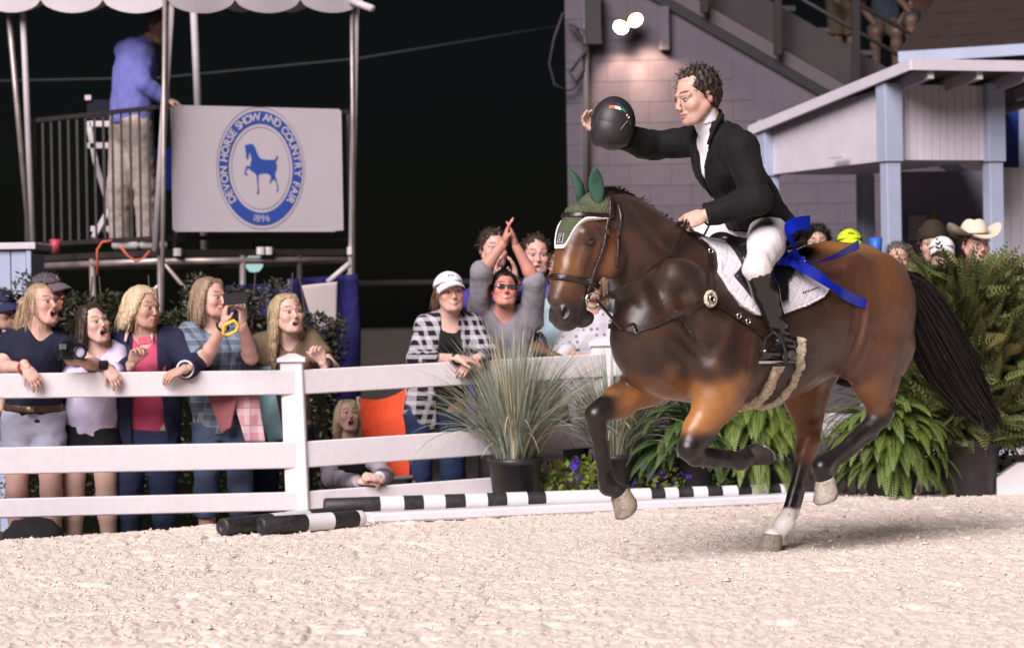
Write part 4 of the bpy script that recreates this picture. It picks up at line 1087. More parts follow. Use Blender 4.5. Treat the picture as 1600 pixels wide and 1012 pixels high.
def horse_field():
    f = Field()
    def hq(x, z):
        ys = np.linspace(0, .42, 85); D = np.full(85, 1.0); P = np.stack([np.full(85, x), ys, np.full(85, z)], 1)
        for fn, l, u, k, op in f.p:
            if op == 'u': d1 = fn(P); t = np.clip(.5 + .5 * (D - d1) / max(k, 1e-4), 0, 1); D = D * (1 - t) + d1 * t - max(k, 1e-4) * t * (1 - t)
        ins = np.where(D < 0)[0]; return A(x, (ys[ins[-1]] if len(ins) else .1) - .003, z)
    # trunk: x, centre z, half height, half width
    T = [(.27, 1.00, .20, .13), (.19, 1.04, .29, .185), (.04, 1.075, .355, .225), (-.16, 1.055, .352, .268), (-.42, 1.045, .330, .288),
         (-.66, 1.085, .290, .280), (-.84, 1.155, .262, .262), (-1.00, 1.165, .238, .235), (-1.12, 1.13, .19, .18)]
    for a, b in zip(T[:-1], T[1:]):
        f.tube([A(a[0], 0, a[1]), A(b[0], 0, b[1])], [a[3], b[3]], [a[2], b[2]], (0, 1, 0), k=.05)
    # withers, croup top
    f.cap(A(.10, 0, 1.36), A(-.18, 0, 1.33), .075, .06, k=.09)
    f.cap(A(-.74, 0, 1.335), A(-1.02, 0, 1.33), .085, .08, k=.08)
    for s in (1, -1):
        f.ell(A(-.80, s * .185, 1.30), (.09, .055, .07), k=.07)                    # point of hip
        f.ell(A(-.985, s * .15, 1.16), (.205, .125, .22), rot((0, 1, 0), -12), k=.06)  # rump
        f.ell(A(-1.085, s * .135, 1.0), (.12, .10, .20), rot((0, 1, 0), 10), k=.05)
        f.ell(A(.13, s * .155, 1.08), (.14, .085, .30), rot((0, 1, 0), 28), k=.05)   # shoulder blade
        f.ell(A(.275, s * .085, .945), (.11, .09, .145), k=.035)                      # breast
        f.ell(A(.05, s * .185, .92), (.155, .085, .155), k=.05)                      # upper arm
        f.ell(A(-.78, s * .16, 1.02), (.13, .12, .15), k=.08)                        # flank
    # neck
    f.tube([A(.10, 0, 1.19), A(.30, 0, 1.36), A(.425, 0, 1.485), A(.535, 0, 1.525), A(.59, 0, 1.53)],
           [.150, .100, .078, .072, .072], [.265, .205, .148, .115, .10], (0, 1, 0), k=.05)
    f.cap(A(.44, 0, 1.60), A(.08, 0, 1.44), .032, .045, k=.05)                       # crest
    f.cap(A(.425, 0, 1.36), A(.33, 0, 1.05), .042, .07, k=.04)                       # windpipe
    for s in (1, -1):
        f.cap(A(.49, s * .06, 1.52), A(.17, s * .125, 1.16), .048, .066, k=.06)
        f.cap(A(.435, s * .045, 1.36), A(.32, s * .09, 1.02), .033, .048, k=.04)
    # head
    Hd = [(.585, 1.565, .088, .082), (.650, 1.43, .132, .094), (.700, 1.30, .108, .070), (.738, 1.20, .083, .057), (.762, 1.125, .072, .060)]
    for a, b in zip(Hd[:-1], Hd[1:]):
        f.tube([A(a[0], 0, a[1]), A(b[0], 0, b[1])], [a[3], b[3]], [a[2], b[2]], (0, 1, 0), k=.02)
    f.cap(A(.695, 0, 1.55), A(.825, 0, 1.19), .05, .036, k=.03, flat=((0, 1, 0), 1.25))       # nasal bone
    for s in (1, -1):
        f.ell(A(.575, s * .064, 1.385), (.098, .036, .112), rot((0, 1, 0), 12), k=.014)   # cheek
        f.cap(A(.715, s * .074, 1.475), A(.675, s * .088, 1.49), .026, .022, k=.03)      # brow
        f.cap(A(.715, s * .076, 1.40), A(.76, s * .056, 1.26), .018, .014, k=.03)        # face crest
        f.ell(A(.704, s * .0965, 1.438), (.026, .012, .017), rot((0, 1, 0), 20), k=.012, op='s')
        f.ell(A(.703, s * .086, 1.438), (.022, .019, .020), k=.003)                      # eyeball
        f.cap(A(.728, s * .089, 1.452), A(.683, s * .098, 1.452), .008, .008, k=.010)    # upper lid
        f.ell(A(.806, s * .044, 1.125), (.034, .026, .04), rot((0, 1, 0), -15), k=.02)   # nostril rim
        f.ell(A(.822, s * .060, 1.128), (.013, .016, .024), rot((0, 1, 0), -25), k=.010, op='s')
        f.cap(A(.675, s * .052, 1.155), A(.79, s * .05, 1.082), .0045, .0045, k=.008, op='s')  # mouth line
    f.ell(A(.672, 0, 1.10), (.052, .044, .036), rot((0, 1, 0), 20), k=.018)               # chin, lower lip
    f.ell(A(.785, 0, 1.085), (.05, .047, .032), k=.02)
    # legs -----------------------------------------------------------------
    L = (0, 1, 0)
    f.chain([A(.04, -.15, .88), A(.20, -.135, .805), A(.38, -.125, .728), A(.475, -.12, .695)], [.125, .098, .068, .052], k=.04, flat=(L, .82))
    f.chain([A(.475, -.12, .70), A(.512, -.12, .675), A(.508, -.12, .61)], [.05, .050, .042], k=.015)
    f.chain([A(.508, -.12, .61), A(.485, -.12, .50), A(.462, -.12, .40)], [.040, .033, .034], k=.012, flat=(L, .82))
    f.chain([A(.480, -.12, .60), A(.434, -.12, .39)], [.018, .017], k=.005)
    f.chain([A(.458, -.12, .385), A(.448, -.12, .358), A(.405, -.12, .337), A(.375, -.12, .322)], [.036, .042, .034, .043], k=.015)
    f.chain([A(-.04, .17, .86), A(.05, .165, .74), A(.145, .15, .60), A(.185, .145, .545)], [.13, .105, .068, .054], k=.04, flat=(L, .82))
    f.chain([A(.18, .145, .555), A(.20, .145, .52), A(.165, .142, .485)], [.05, .052, .043], k=.015)
    f.chain([A(.165, .142, .485), A(.04, .14, .462), A(-.07, .14, .455)], [.040, .033, .034], k=.012, flat=(L, .82))
    f.chain([A(.13, .142, .505), A(-.06, .14, .488)], [.018, .017], k=.005)
    f.chain([A(-.075, .14, .457), A(-.105, .14, .455), A(-.150, .14, .470), A(-.175, .14, .478)], [.036, .042, .034, .043], k=.015)
    # near hind
    f.chain([A(-.97, .15, 1.12), A(-.915, .17, .93), A(-.93, .165, .78), A(-.975, .152, .665)], [.19, .150, .092, .058], k=.05, flat=(L, .72))
    f.ell(A(-.80, .185, .93), (.085, .075, .13), rot(L, -10), k=.05)
    f.chain([A(-1.10, .14, .95), A(-1.055, .15, .78), A(-1.045, .15, .655)], [.085, .036, .022], k=.04)
    f.chain([A(-.965, .152, .68), A(-.985, .15, .625), A(-.93, .148, .575)], [.054, .056, .044], k=.018)
    f.cap(A(-1.052, .15, .635), A(-1.0, .15, .61), .022, .03, k=.02)
    f.chain([A(-.95, .148, .59), A(-.80, .143, .505), A(-.655, .14, .425)], [.044, .036, .036], k=.012, flat=(L, .85))
    f.chain([A(-.955, .148, .540), A(-.665, .14, .388)], [.020, .017], k=.005)
    f.chain([A(-.645, .14, .422), A(-.615, .14, .398), A(-.628, .14, .355), A(-.64, .14, .335)], [.038, .044, .035, .043], k=.015)
    # far hind, standing
    f.chain([A(-.93, -.15, 1.1), A(-.80, -.155, .88), A(-.775, -.145, .72), A(-.79, -.135, .56)], [.19, .135, .090, .060], k=.05, flat=(L, .75))
    f.chain([A(-.99, -.14, .95), A(-.88, -.14, .70), A(-.845, -.135, .545)], [.085, .035, .024], k=.04)
    f.chain([A(-.785, -.135, .57), A(-.79, -.13, .50), A(-.755, -.128, .44)], [.055, .057, .044], k=.018)
    f.chain([A(-.765, -.128, .455), A(-.70, -.124, .29), A(-.645, -.12, .165)], [.044, .036, .036], k=.012, flat=(L, .85))
    f.chain([A(-.803, -.128, .43), A(-.686, -.12, .155)], [.020, .017], k=.005)
    f.chain([A(-.64, -.12, .16), A(-.625, -.12, .13), A(-.575, -.12, .088), A(-.545, -.12, .072)], [.038, .043, .035, .044], k=.015)
    for s in (1, -1):
        f.cap(A(.27, s * .19, 1.20), A(.21, s * .235, .93), .010, .012, k=.09, op='s')      # in front of the shoulder
        f.cap(A(-.06, s * .30, 1.22), A(.00, s * .30, .92), .012, .014, k=.09, op='s')      # behind the shoulder
        f.cap(A(.10, s * .275, 1.02), A(.22, s * .272, .90), .010, .012, k=.09, op='s')     # shoulder to upper arm
        f.cap(A(-.72, s * .315, 1.22), A(-.70, s * .310, .95), .012, .010, k=.09, op='s')   # flank hollow
    for pts in ([(.29, 1.12), (.23, 1.02), (.20, .95)], [(-.12, .98), (-.30, .92), (-.46, .93)], [(-.16, .90), (-.34, .86), (-.52, .90)], [(-.92, .86), (-.95, .78), (-.985, .70)]):
        P_ = [hq(x, z) for x, z in pts]; f.chain(P_, [.006] * len(P_), k=.012)
    # sheath and groin
    f.cap(A(-.62, 0, .82), A(-.45, 0, .755), .07, .05, k=.06)
    return f

def horse_bumps(P):
    b = .0035 * waves(P, .22, 5) + .0012 * waves(P, .06, 6)
    # skin folds at the flank and behind the elbow
    x, y, z = P[:, 0], P[:, 1], P[:, 2]
    m = np.exp(-((x + .74) / .07) ** 2 - ((z - 1.0) / .16) ** 2)
    b += m * .006 * np.sin((x * .9 + z * .25) * 120)
    m = np.exp(-((x + .09) / .06) ** 2 - ((z - .82) / .12) ** 2)
    b += m * .004 * np.sin((x + z * .3) * 150)
    m = np.exp(-((x - .25) / .10) ** 2 - ((z - .93) / .12) ** 2)
    b += m * .004 * np.sin((z * .8 - x * .6) * 90)
    return b

def horse_colour(V):
    x, y, z = V[:, 0], V[:, 1], V[:, 2]
    dark = A(.0185, .0090, .0070); brown = A(.043, .0185, .0105); tan = A(.235, .098, .030); black = A(.012, .0085, .0085); white = A(.78, .73, .70)
    n = .5 + .5 * waves(V, .35, 21); n2 = waves(V, .12, 22)
    c = dark + (brown - dark) * np.clip(n * .8 + .1, 0, 1)[:, None]
    def mixto(c, col, w): return c + (col - c) * np.clip(w, 0, 1)[:, None]
    # hindquarters and belly warmer
    c = mixto(c, tan * 1.3, .95 * sstep(-x, .66, 1.0) * sstep(z, .48, .6) + .06 * n2)
    c = mixto(c, brown * 1.5, .8 * sstep(-x, .3, .7))
    c = mixto(c, tan * 1.25, .8 * sstep(-x, .62, .78) * sstep(z, 1.36, 1.43))
    c = mixto(c, tan * .85, .55 * sstep(.86 - z, 0, .14) * sstep(-x, .1, .35) * sstep(z, .6, .7))
    c = mixto(c, tan * .8, .75 * (y < 0) * sstep(-x, .60, .70) * sstep(.95 - z, 0, .12) * sstep(z, .36, .46))
    # forearms and gaskins tan
    fore = sstep(x, -.20, .02) * sstep(.90 - z + .035 * n2, 0, .21)
    c = mixto(c, tan * 1.3, fore * sstep(z, .55, .62) * 0.95)
    # head: tan cheeks and forehead, dark muzzle
    hd = sstep(x, .52, .60) * sstep(z, .95, 1.0)
    c = mixto(c, brown * 1.55, hd * .8)
    c = mixto(c, tan * .9, hd * np.exp(-((x - .60) / .09) ** 2 - ((z - 1.37) / .10) ** 2) * .8)
    c = mixto(c, tan * .8, hd * np.exp(-((x - .80) / .05) ** 2 - ((z - 1.33) / .12) ** 2) * .7)
    c = mixto(c, black * 2.4, hd * sstep(1.235 - z, 0, .10) * .92)
    c = mixto(c, black * 2.2, hd * np.exp(-((x - .705) / .045) ** 2 - ((z - 1.44) / .04) ** 2) * .75)
    for s in (1, -1):
        d = np.sqrt((x - .703) ** 2 + (y - s * .086) ** 2 + (z - 1.438) ** 2)
        c = mixto(c, A(.006, .004, .004), (d < .0245) * 1.0)
        d = np.sqrt((x - .824) ** 2 + (y - s * .06) ** 2 + ((z - 1.128) * .7) ** 2)
        c = mixto(c, A(.004, .003, .003), sstep(.027 - d, 0, .008))
    # black points
    knee_rf = sstep(x, .36, .47) * sstep(.78 - z, 0, .03)
    knee_lf = (y > 0) * (x > -.3) * sstep(.615 - z, 0, .07)
    far_low = (y < 0) * (x > 0) * sstep(.66 - z, 0, .03)
    hind = (x < -.5) * np.where(y < 0, sstep(.46 - z, 0, .12), sstep(.665 - z, 0, .06))
    hockp = np.exp(-((x + 1.05) / .035) ** 2) * sstep(.74 - z, 0, .05) * (y > 0)
    c = mixto(c, black, np.maximum.reduce([knee_rf, knee_lf * 1.0, far_low * 1.0, hind * 1.0, hockp]))
    # crest
    c = mixto(c, black, sstep(x, 0, .08) * sstep(.6 - x, 0, .04) * sstep(z - (1.475 + .42 * np.clip(x, 0, .45)), -.01, .03))
    # white sock on the standing hind
    sock = (y < 0) * (x < -.4) * sstep(.20 + .025 * n2 - z, 0, .02)
    c = mixto(c, white, sock * 1.0)
    c = mixto(c, A(.14, .10, .09), sock * (n2 > .75) * .7)
    return np.clip(c * (1 + .10 * waves(V, .05, 31)[:, None]), .003, 1)

coat = M('bay_coat', attr=True, rough=.42, spec=.40, bump=[(420, .25, 3, .002), (60, .10, 4, .006), (14, .12, 3, .02)], sheen=.05, coat=.06)
_nt = coat.node_tree; _n = _nt.nodes.new('ShaderNodeTexNoise'); _n.inputs['Scale'].default_value = 5.5; _n.inputs['Detail'].default_value = 4
_tc = _nt.nodes.new('ShaderNodeTexCoord'); _nt.links.new(_tc.outputs['Object'], _n.inputs['Vector']); _mr = _nt.nodes.new('ShaderNodeMapRange')
for _k, _v in (('From Min', .35), ('From Max', .65), ('To Min', .27), ('To Max', .52)): _mr.inputs[_k].default_value = _v
_nt.links.new(_n.outputs[0], _mr.inputs[0]); _nt.links.new(_mr.outputs[0], _nt.nodes['Principled BSDF'].inputs['Roughness'])
horse = thing('horse', 'glossy bay horse cantering left with black legs and one white hind sock', 'horse', HO, HROT)
HFLD = horse_field()
hV, hFc = HFLD.skin(.0095, horse_bumps)
obj('body', mesh(hV, hFc, horse_colour(hV)), coat, horse)

def hval(P):
    "signed distance of the horse near points P"
    P = np.atleast_2d(np.asarray(P, float)); D = np.full(len(P), 1.0)
    for fn, l, u, k, op in HFLD.p:
        d1 = fn(P); kk = max(k, 1e-4)
        if op == 'u':
            t = np.clip(.5 + .5 * (D - d1) / kk, 0, 1); D = D * (1 - t) + d1 * t - kk * t * (1 - t)
    return D
def hsurf(x, z, side=1, off=0.0):
    "point on the horse's flank at (x, z)"
    ys = np.linspace(.0, .42, 120); d = hval(np.stack([np.full(120, x), side * ys, np.full(120, z)], 1))
    ins = np.where(d < 0)[0]
    y = ys[ins[-1]] if len(ins) else 0.0
    return A(x, side * (y + off), z)
def hclose(p, off=0.0):
    p = np.asarray(p, float)
    for _ in range(6):
        e = 1e-3; d = hval([p, p + A(e, 0, 0), p + A(0, e, 0), p + A(0, 0, e)])
        g = nrm((d[1:] - d[0]) / e); p = p - g * (d[0] - off)
    return p

# eyes
for s in (1, -1):
    v_, f_ = Field().ell(A(.704, s * .0845, 1.4385), (.0225, .0205, .0195), k=.001).skin(.005)
    obj('eye', mesh(v_, f_), M('horse_eye', (.010, .006, .005), .06, .6, coat=1.0), horse)
# hooves
def hoof(c, axis, toe, col):
    axis = nrm(axis); toe = nrm(np.asarray(toe) - axis * (np.asarray(toe, float) @ axis)); sd_ = np.cross(axis, toe)
    n = 22; V = []; F = []
    prof = [(-.012, .040, .0), (.0, .048, .004), (.028, .053, .012), (.060, .060, .022), (.074, .063, .027), (.078, .060, .027), (.074, .048, .026), (.066, .03, .02)]
    for (t, r, sh) in prof:
        for j in range(n):
            a = 2 * math.pi * j / n; ct = math.cos(a)
            hgt = t * (1.0 if ct > 0 else 1 - .38 * (-ct) * (t > .0))
            V.append(c + axis * hgt + toe * (r * ct * (1.08 if ct > 0 else .92) + sh) + sd_ * r * math.sin(a))
    for i in range(len(prof) - 1):
        for j in range(n): F.append((i * n + j, i * n + (j + 1) % n, (i + 1) * n + (j + 1) % n, (i + 1) * n + j))
    F.append(tuple(range((len(prof) - 1) * n, len(prof) * n)))
    o = obj('hoof', mesh(V, F), M('hoof_' + col, dict(dark=(.035, .028, .025), pale=(.33, .28, .235), sandy=(.25, .205, .165))[col], .62, .3, var=[(30, .35, 4), (90, .3, 3)], bump=(60, .5, 4, .004)), horse)
    sh = MB(); pts = []
    for j in range(25):
        a = math.radians(-140 + 280 * j / 24); r = .056
        pts.append(c + axis * (.080 * (1 if math.cos(a) > 0 else 1 - .38 * -math.cos(a))) + toe * (r * math.cos(a) + .027) + sd_ * r * math.sin(a))
    sh.tube(pts, .006, 6)
    obj('horseshoe', sh.mesh(True), M('worn_steel', (.32, .30, .29), .42, .5, metal=.8, bump=(80, .3, 3, .002)), o)
hoof(A(.378, -.12, .325), (-.72, 0, -.70), (.70, 0, -.72), 'sandy')
hoof(A(-.170, .14, .478), (-.86, 0, .42), (-.45, 0, -.86), 'dark')
hoof(A(-.638, .14, .338), (-.38, 0, -.92), (.92, 0, -.38), 'pale')
hoof(A(-.548, -.12, .076), (.10, 0, -1), (1, 0, .06), 'sandy')

# mane and tail ---------------------------------------------------------
hairm = M('black_horsehair', (.012, .0085, .0085), .5, .3, var=(40, .4, 2))
rg = np.random.default_rng(3)
mb = MB()
crest = [A(.565, 0, 1.655), A(.50, 0, 1.662), A(.41, 0, 1.642), A(.28, 0, 1.578), A(.15, 0, 1.51), A(.05, 0, 1.462), A(-.03, 0, 1.43)]
def lerp_path(pts, t):
    t = t * (len(pts) - 1); i = min(int(t), len(pts) - 2); return pts[i] + (pts[i + 1] - pts[i]) * (t - i)
for i in range(900):
    t = rg.uniform(0, 1); b = lerp_path(crest, t) + A(0, rg.normal() * .008, -.012)
    sd_ = rg.choice((-1, -1, 1)) * rg.uniform(.3, 1.0); ln = rg.uniform(.03, .06)
    tip = b + A(rg.normal() * .012 - .012, sd_ * ln * .55, ln * rg.uniform(.25, .7))
    mid = (b + tip) / 2 + A(0, sd_ * .006, .014)
    mb.add(*ribbon([b, mid, tip], [.006, .006, .001], (1, 0, .3)))
f = Field(); f.chain([p - A(0, 0, .010) for p in crest], [.020, .022, .022, .022, .022, .02, .015], k=.01)
v_, f_ = f.skin(.008, lambda P: .004 * waves(P, .022, 8))
mb.add(v_, f_)
mb.build('mane', hairm, horse, True)
# tail: a core and many long hairs
root = A(-1.235, 0, 1.285)
axis_pts = [root, hp(1420, 448, -.01), hp(1444, 496, -.02), hp(1478, 560, -.03), hp(1512, 612, -.04), hp(1548, 656, -.05)]
axis_pts[1] += A(.0, 0, .0)
mb = MB(); f = Field()
f.chain(axis_pts[:5], [.035, .055, .070, .060, .030], k=.03, flat=((0, 1, 0), .7))
v_, f_ = f.skin(.011, lambda P: .008 * waves(P * A(1, 1, .5), .03, 12))
mb.add(v_, f_)
prof_r = [.035, .085, .130, .140, .105, .05]
for i in range(5600):
    a = rg.uniform(0, 6.28); rr = math.sqrt(rg.uniform(0, 1)); end = rg.uniform(.62, 1.08); st = 0 if i % 3 else rg.uniform(0, .3)
    pts = []
    wob = rg.normal(size=3) * .014; ph = rg.uniform(0, 6.28)
    for j in range(9):
        t = st + (end - st) * j / 8; tt = min(t, 1) * 5; q = lerp_path(axis_pts, min(t, 1.0)); k_ = min(int(tt), 4)
        rad = prof_r[k_] + (prof_r[k_ + 1] - prof_r[k_]) * (tt - k_)
        ex = max(0, t - 1) * A(-.45, 0, -.45)
        pts.append(q + ex + rr * rad * A(math.cos(a) * .72, math.sin(a) * .8, -math.cos(a) * .72) + wob * t * math.sin(ph + 3 * t))
    mb.add(*ribbon(pts, [.006, .0065, .0065, .0065, .006, .006, .005, .004, .0015], rg.normal(size=3)))
for i in range(70):   # flyaway hairs
    t = rg.uniform(.15, .9); b = lerp_path(axis_pts, t); dr = nrm(A(-.5, rg.normal() * .4, -.5) + rg.normal(size=3) * .45); ln = rg.uniform(.12, .26)
    pts = [b + dr * ln * u_ + A(0, 0, -.10 * u_ * u_) for u_ in np.linspace(0, 1, 6)]
    mb.add(*ribbon(pts, [.003, .003, .0025, .002, .0015, .0008], rg.normal(size=3)))
mb.build('tail', hairm, horse, True)

# fly bonnet with ears, bridle ---------------------------------------------
green = M('green_crochet', (.072, .088, .050), .9, .15, var=[(9, .25, 2), (130, .35, 1)], bump=[(130, 1.0, 1, .008)])
greenear = M('green_ear_cloth', (.030, .075, .052), .8, .2, var=(20, .2, 2), bump=(300, .4, 2, .002))
leather = M('brown_leather', (.022, .011, .009), .38, .5, var=(30, .25, 3), bump=(120, .15, 3, .002))
blackleather = M('black_leather', (.010, .009, .010), .30, .5, var=(25, .25, 3), bump=(90, .18, 3, .003))
steel = M('polished_steel', (.62, .60, .58), .22, .5, metal=1.0)
whitetrim = M('white_cord', (.66, .63, .60), .7, .3, bump=(300, .4, 2, .002))
HB = (A(.46, -.16, 1.02), A(.92, .16, 1.72))
def bonnet_edge(P): return 1.412 + .125 * sstep(np.abs(P[:, 1]), .026, .085) + .12 * sstep(-P[:, 0], -.60, -.52)
def shell(name, off, extra, mat, parent, h=.005, box=HB, fld=HFLD):
    v_, f_ = fld.skin(h, lambda P: np.maximum(horse_bumps(P) * .4 - off, 0 * P[:, 0] - 9) , box=box) if extra is None else fld.skin(h, None, box=box) if False else cut_skin(fld, h, off, extra, box)
    return obj(name, mesh(v_, f_), mat, parent)
def cut_skin(fld, h, off, fn, box):
    "offset copy of the skin kept where fn(P) < 0"
    lo, hi = np.asarray(box[0], float), np.asarray(box[1], float)
    n = np.ceil((hi - lo) / h).astype(int) + 1
    D = np.full(n, 1.0, np.float32); ax = [(lo[i] + h * np.arange(n[i])).astype(np.float32) for i in range(3)]
    for g, l, u, k, op in fld.p:
        if op != 'u': continue
        e = k + off + 3 * h
        i0 = np.clip(np.floor((l - e - lo) / h).astype(int), 0, n); i1 = np.clip(np.ceil((u + e - lo) / h).astype(int) + 1, 0, n)
        if np.any(i1 <= i0): continue
        sl = tuple(slice(a_, b_) for a_, b_ in zip(i0, i1))
        P = np.stack(np.meshgrid(*[ax[i][sl[i]] for i in range(3)], indexing='ij'), -1)
        d1 = g(P).astype(np.float32); d0 = D[sl]; kk = max(k, 1e-4); t = np.clip(.5 + .5 * (d0 - d1) / kk, 0, 1)
        D[sl] = d0 * (1 - t) + d1 * t - kk * t * (1 - t)
    D -= off
    P = np.stack(np.meshgrid(*ax, indexing='ij'), -1).reshape(-1, 3)
    D = np.maximum(D.ravel(), fn(P)).reshape(n)
    D = np.maximum(D, -(D + .022)) if True else D       # hollow: keep only an outer layer
    D[0] = D[-1] = 1; D[:, 0] = D[:, -1] = 1; D[:, :, 0] = D[:, :, -1] = 1
    return nets(D.astype(np.float32), lo, h)
def slab(c, n_, hw):
    c = np.asarray(c, float); n_ = nrm(n_); return lambda P: np.abs((P - c) @ n_) - hw
def both(*fs): return lambda P: np.maximum.reduce([g(P) for g in fs])
bonnet = shell('fly_bonnet', .007, lambda P: np.maximum(bonnet_edge(P) - P[:, 2], .545 - P[:, 0] + .25 * (P[:, 2] - 1.62)), green, horse)
trimf = lambda P: np.maximum(np.abs(P[:, 2] - bonnet_edge(P) - .004) - .0085, .585 - P[:, 0])
shell('white_edging', .012, trimf, whitetrim, bonnet, .004)
# ears in cloth
def ear(s):
    V = []; F = []; base = A(.628, s * .058, 1.612); tip = A(.668, s * .088, 1.762); n = 14; m = 12
    ax_ = nrm(tip - base); side_ = nrm(A(.55, s * .8, 0) - ax_ * (A(.55, s * .8, 0) @ ax_)); nn = np.cross(ax_, side_)
    for i in range(m):
        t = i / (m - 1); w = .034 * (math.sin(math.pi * (.18 + .82 * t)) ** .75 if t < 1 else 0) + .001
        for j in range(n):
            a = 2 * math.pi * j / n
            dent = -.45 * w * max(0, math.cos(a)) ** 2 * math.sin(math.pi * min(1, t * 1.1))
            V.append(base + ax_ * np.linalg.norm(tip - base) * t + nn * (w * math.sin(a)) + side_ * ((w * .75) * math.cos(a) + dent - .010 * math.sin(math.pi * t)))
    for i in range(m - 1):
        for j in range(n): F.append((i * n + j, i * n + (j + 1) % n, (i + 1) * n + (j + 1) % n, (i + 1) * n + j))
    F.append(tuple(range((m - 1) * n, m * n)))
    obj('ear', mesh(V, F), greenear, bonnet)
ear(1); ear(-1)
# badge on the forehead
pc = hclose(A(.80, .004, 1.452), .0085)
e = 2e-3; g = nrm([(hval([pc + A(e, 0, 0)]) - hval([pc - A(e, 0, 0)]))[0], 0.0, (hval([pc + A(0, 0, e)]) - hval([pc - A(0, 0, e)]))[0]])
sy = A(0, 1, 0); sz = np.cross(g, sy); sz = sz if sz[2] > 0 else -sz
b = MB().box(pc, (.036, .004, .046), np.stack([sy, g, sz], 1)).build('badge', M('badge_white', (.66, .64, .66), .6), bonnet)
b2 = MB(); fr = M('badge_black', (.03, .03, .035), .6)
q = pc + g * .004
for (cx, cz, w, h_) in ((0, .020, .034, .003), (0, -.020, .034, .003), (-.0155, 0, .003, .04), (.0155, 0, .003, .04),
                        (.006, 0, .004, .027), (-.001, .0125, .014, .0035), (-.001, 0, .012, .0035), (-.001, -.0125, .014, .0035), (-.0085, .006, .0035, .010), (-.0085, -.0065, .0035, .010)):
    b2.box(q - sy * cx + sz * cz, (w, .003, h_), np.stack([sy, g, sz], 1))
b2.build('monogram', fr, b)
HDN = nrm(A(.18, 0, -.52))      # along the head, poll to muzzle
shell('browband', .014, both(slab(A(.70, 0, 1.553), nrm(A(-.05, 0, 1)), .011), lambda P: .575 - P[:, 0]), leather, horse)
shell('noseband', .011, both(slab(A(.72, 0, 1.262), nrm(A(-.22, 0, 1)), .013), lambda P: .565 - P[:, 0]), leather, horse)
for s in (1, -1):
    shell('cheekpiece', .012, both(slab(A(.628, 0, 1.44), nrm(A(1, 0, .32)), .009), lambda P, s=s: .03 - s * P[:, 1], lambda P: 1.215 - P[:, 2], lambda P: P[:, 2] - 1.60), leather, horse)
shell('throatlash', .010, both(slab(A(.548, 0, 1.46), nrm(A(1, 0, .12)), .007), lambda P: 1.325 - P[:, 2], lambda P: P[:, 2] - 1.60), leather, horse)
shell('headpiece', .016, both(slab(A(.575, 0, 1.60), nrm(A(1, 0, .22)), .014), lambda P: 1.54 - P[:, 2]), leather, horse)
bitL = hclose(A(.683, .07, 1.185), .012); bitR = mir(bitL)
for s, bp_ in ((1, bitL), (-1, bitR)):
    m_ = MB(); m_.tube([bp_ + A(-.008 + .036 * math.cos(a), s * .006, .036 * math.sin(a) - .006) for a in np.linspace(0, 2 * math.pi, 20, endpoint=False)], .0055, 6, closed=True)
    br = m_.build('bit_ring', steel, horse, True)
m_ = MB(); m_.tube([bitL + A(.01, .004, -.0), A(.70, 0, 1.17), bitR + A(.01, -.004, 0)], .007, 6); m_.build('bit', steel, horse, True)
for p_ in (hclose(A(.625, .09, 1.475), .017), hclose(A(.556, .085, 1.47), .014), hclose(A(.70, .07, 1.268), .013)):
    m_ = MB(); m_.box(p_, (.016, .005, .022)); m_.build('buckle', steel, horse)
# ------------------------------------------------------------------ saddle and tack
saddle = thing('saddle', 'black jumping saddle on a white quilted pad on the bay horse', 'saddle', HO, HROT)
padm = M('quilted_cotton', (.60, .56, .60), .85, .2, var=(20, .06, 2), bump=(500, .25, 2, .002))
# quilting lines
nt = padm.node_tree
tcq = nt.nodes.new('ShaderNodeTexCoord'); wq = []
for ang in (45, -45):
    mp = nt.nodes.new('ShaderNodeMapping'); mp.inputs['Rotation'].default_value = (0, math.radians(ang), 0)
    wv = nt.nodes.new('ShaderNodeTexWave'); wv.inputs['Scale'].default_value = 6.5; wv.bands_direction = 'X'
    nt.links.new(tcq.outputs['Object'], mp.inputs[0]); nt.links.new(mp.outputs[0], wv.inputs[0]); wq.append(wv)
mx = nt.nodes.new('ShaderNodeMath'); mx.operation = 'MAXIMUM'
pw = nt.nodes.new('ShaderNodeMath'); pw.operation = 'POWER'; pw.inputs[1].default_value = 8
nt.links.new(wq[0].outputs[1], mx.inputs[0]); nt.links.new(wq[1].outputs[1], mx.inputs[1]); nt.links.new(mx.outputs[0], pw.inputs[0])
bq = nt.nodes.new('ShaderNodeBump'); bq.inputs['Strength'].default_value = .22; bq.inputs['Distance'].default_value = .012; bq.invert = True
nt.links.new(pw.outputs[0], bq.inputs['Height'])
nt.links.new(bq.outputs[0], nt.nodes['Principled BSDF'].inputs['Normal'])
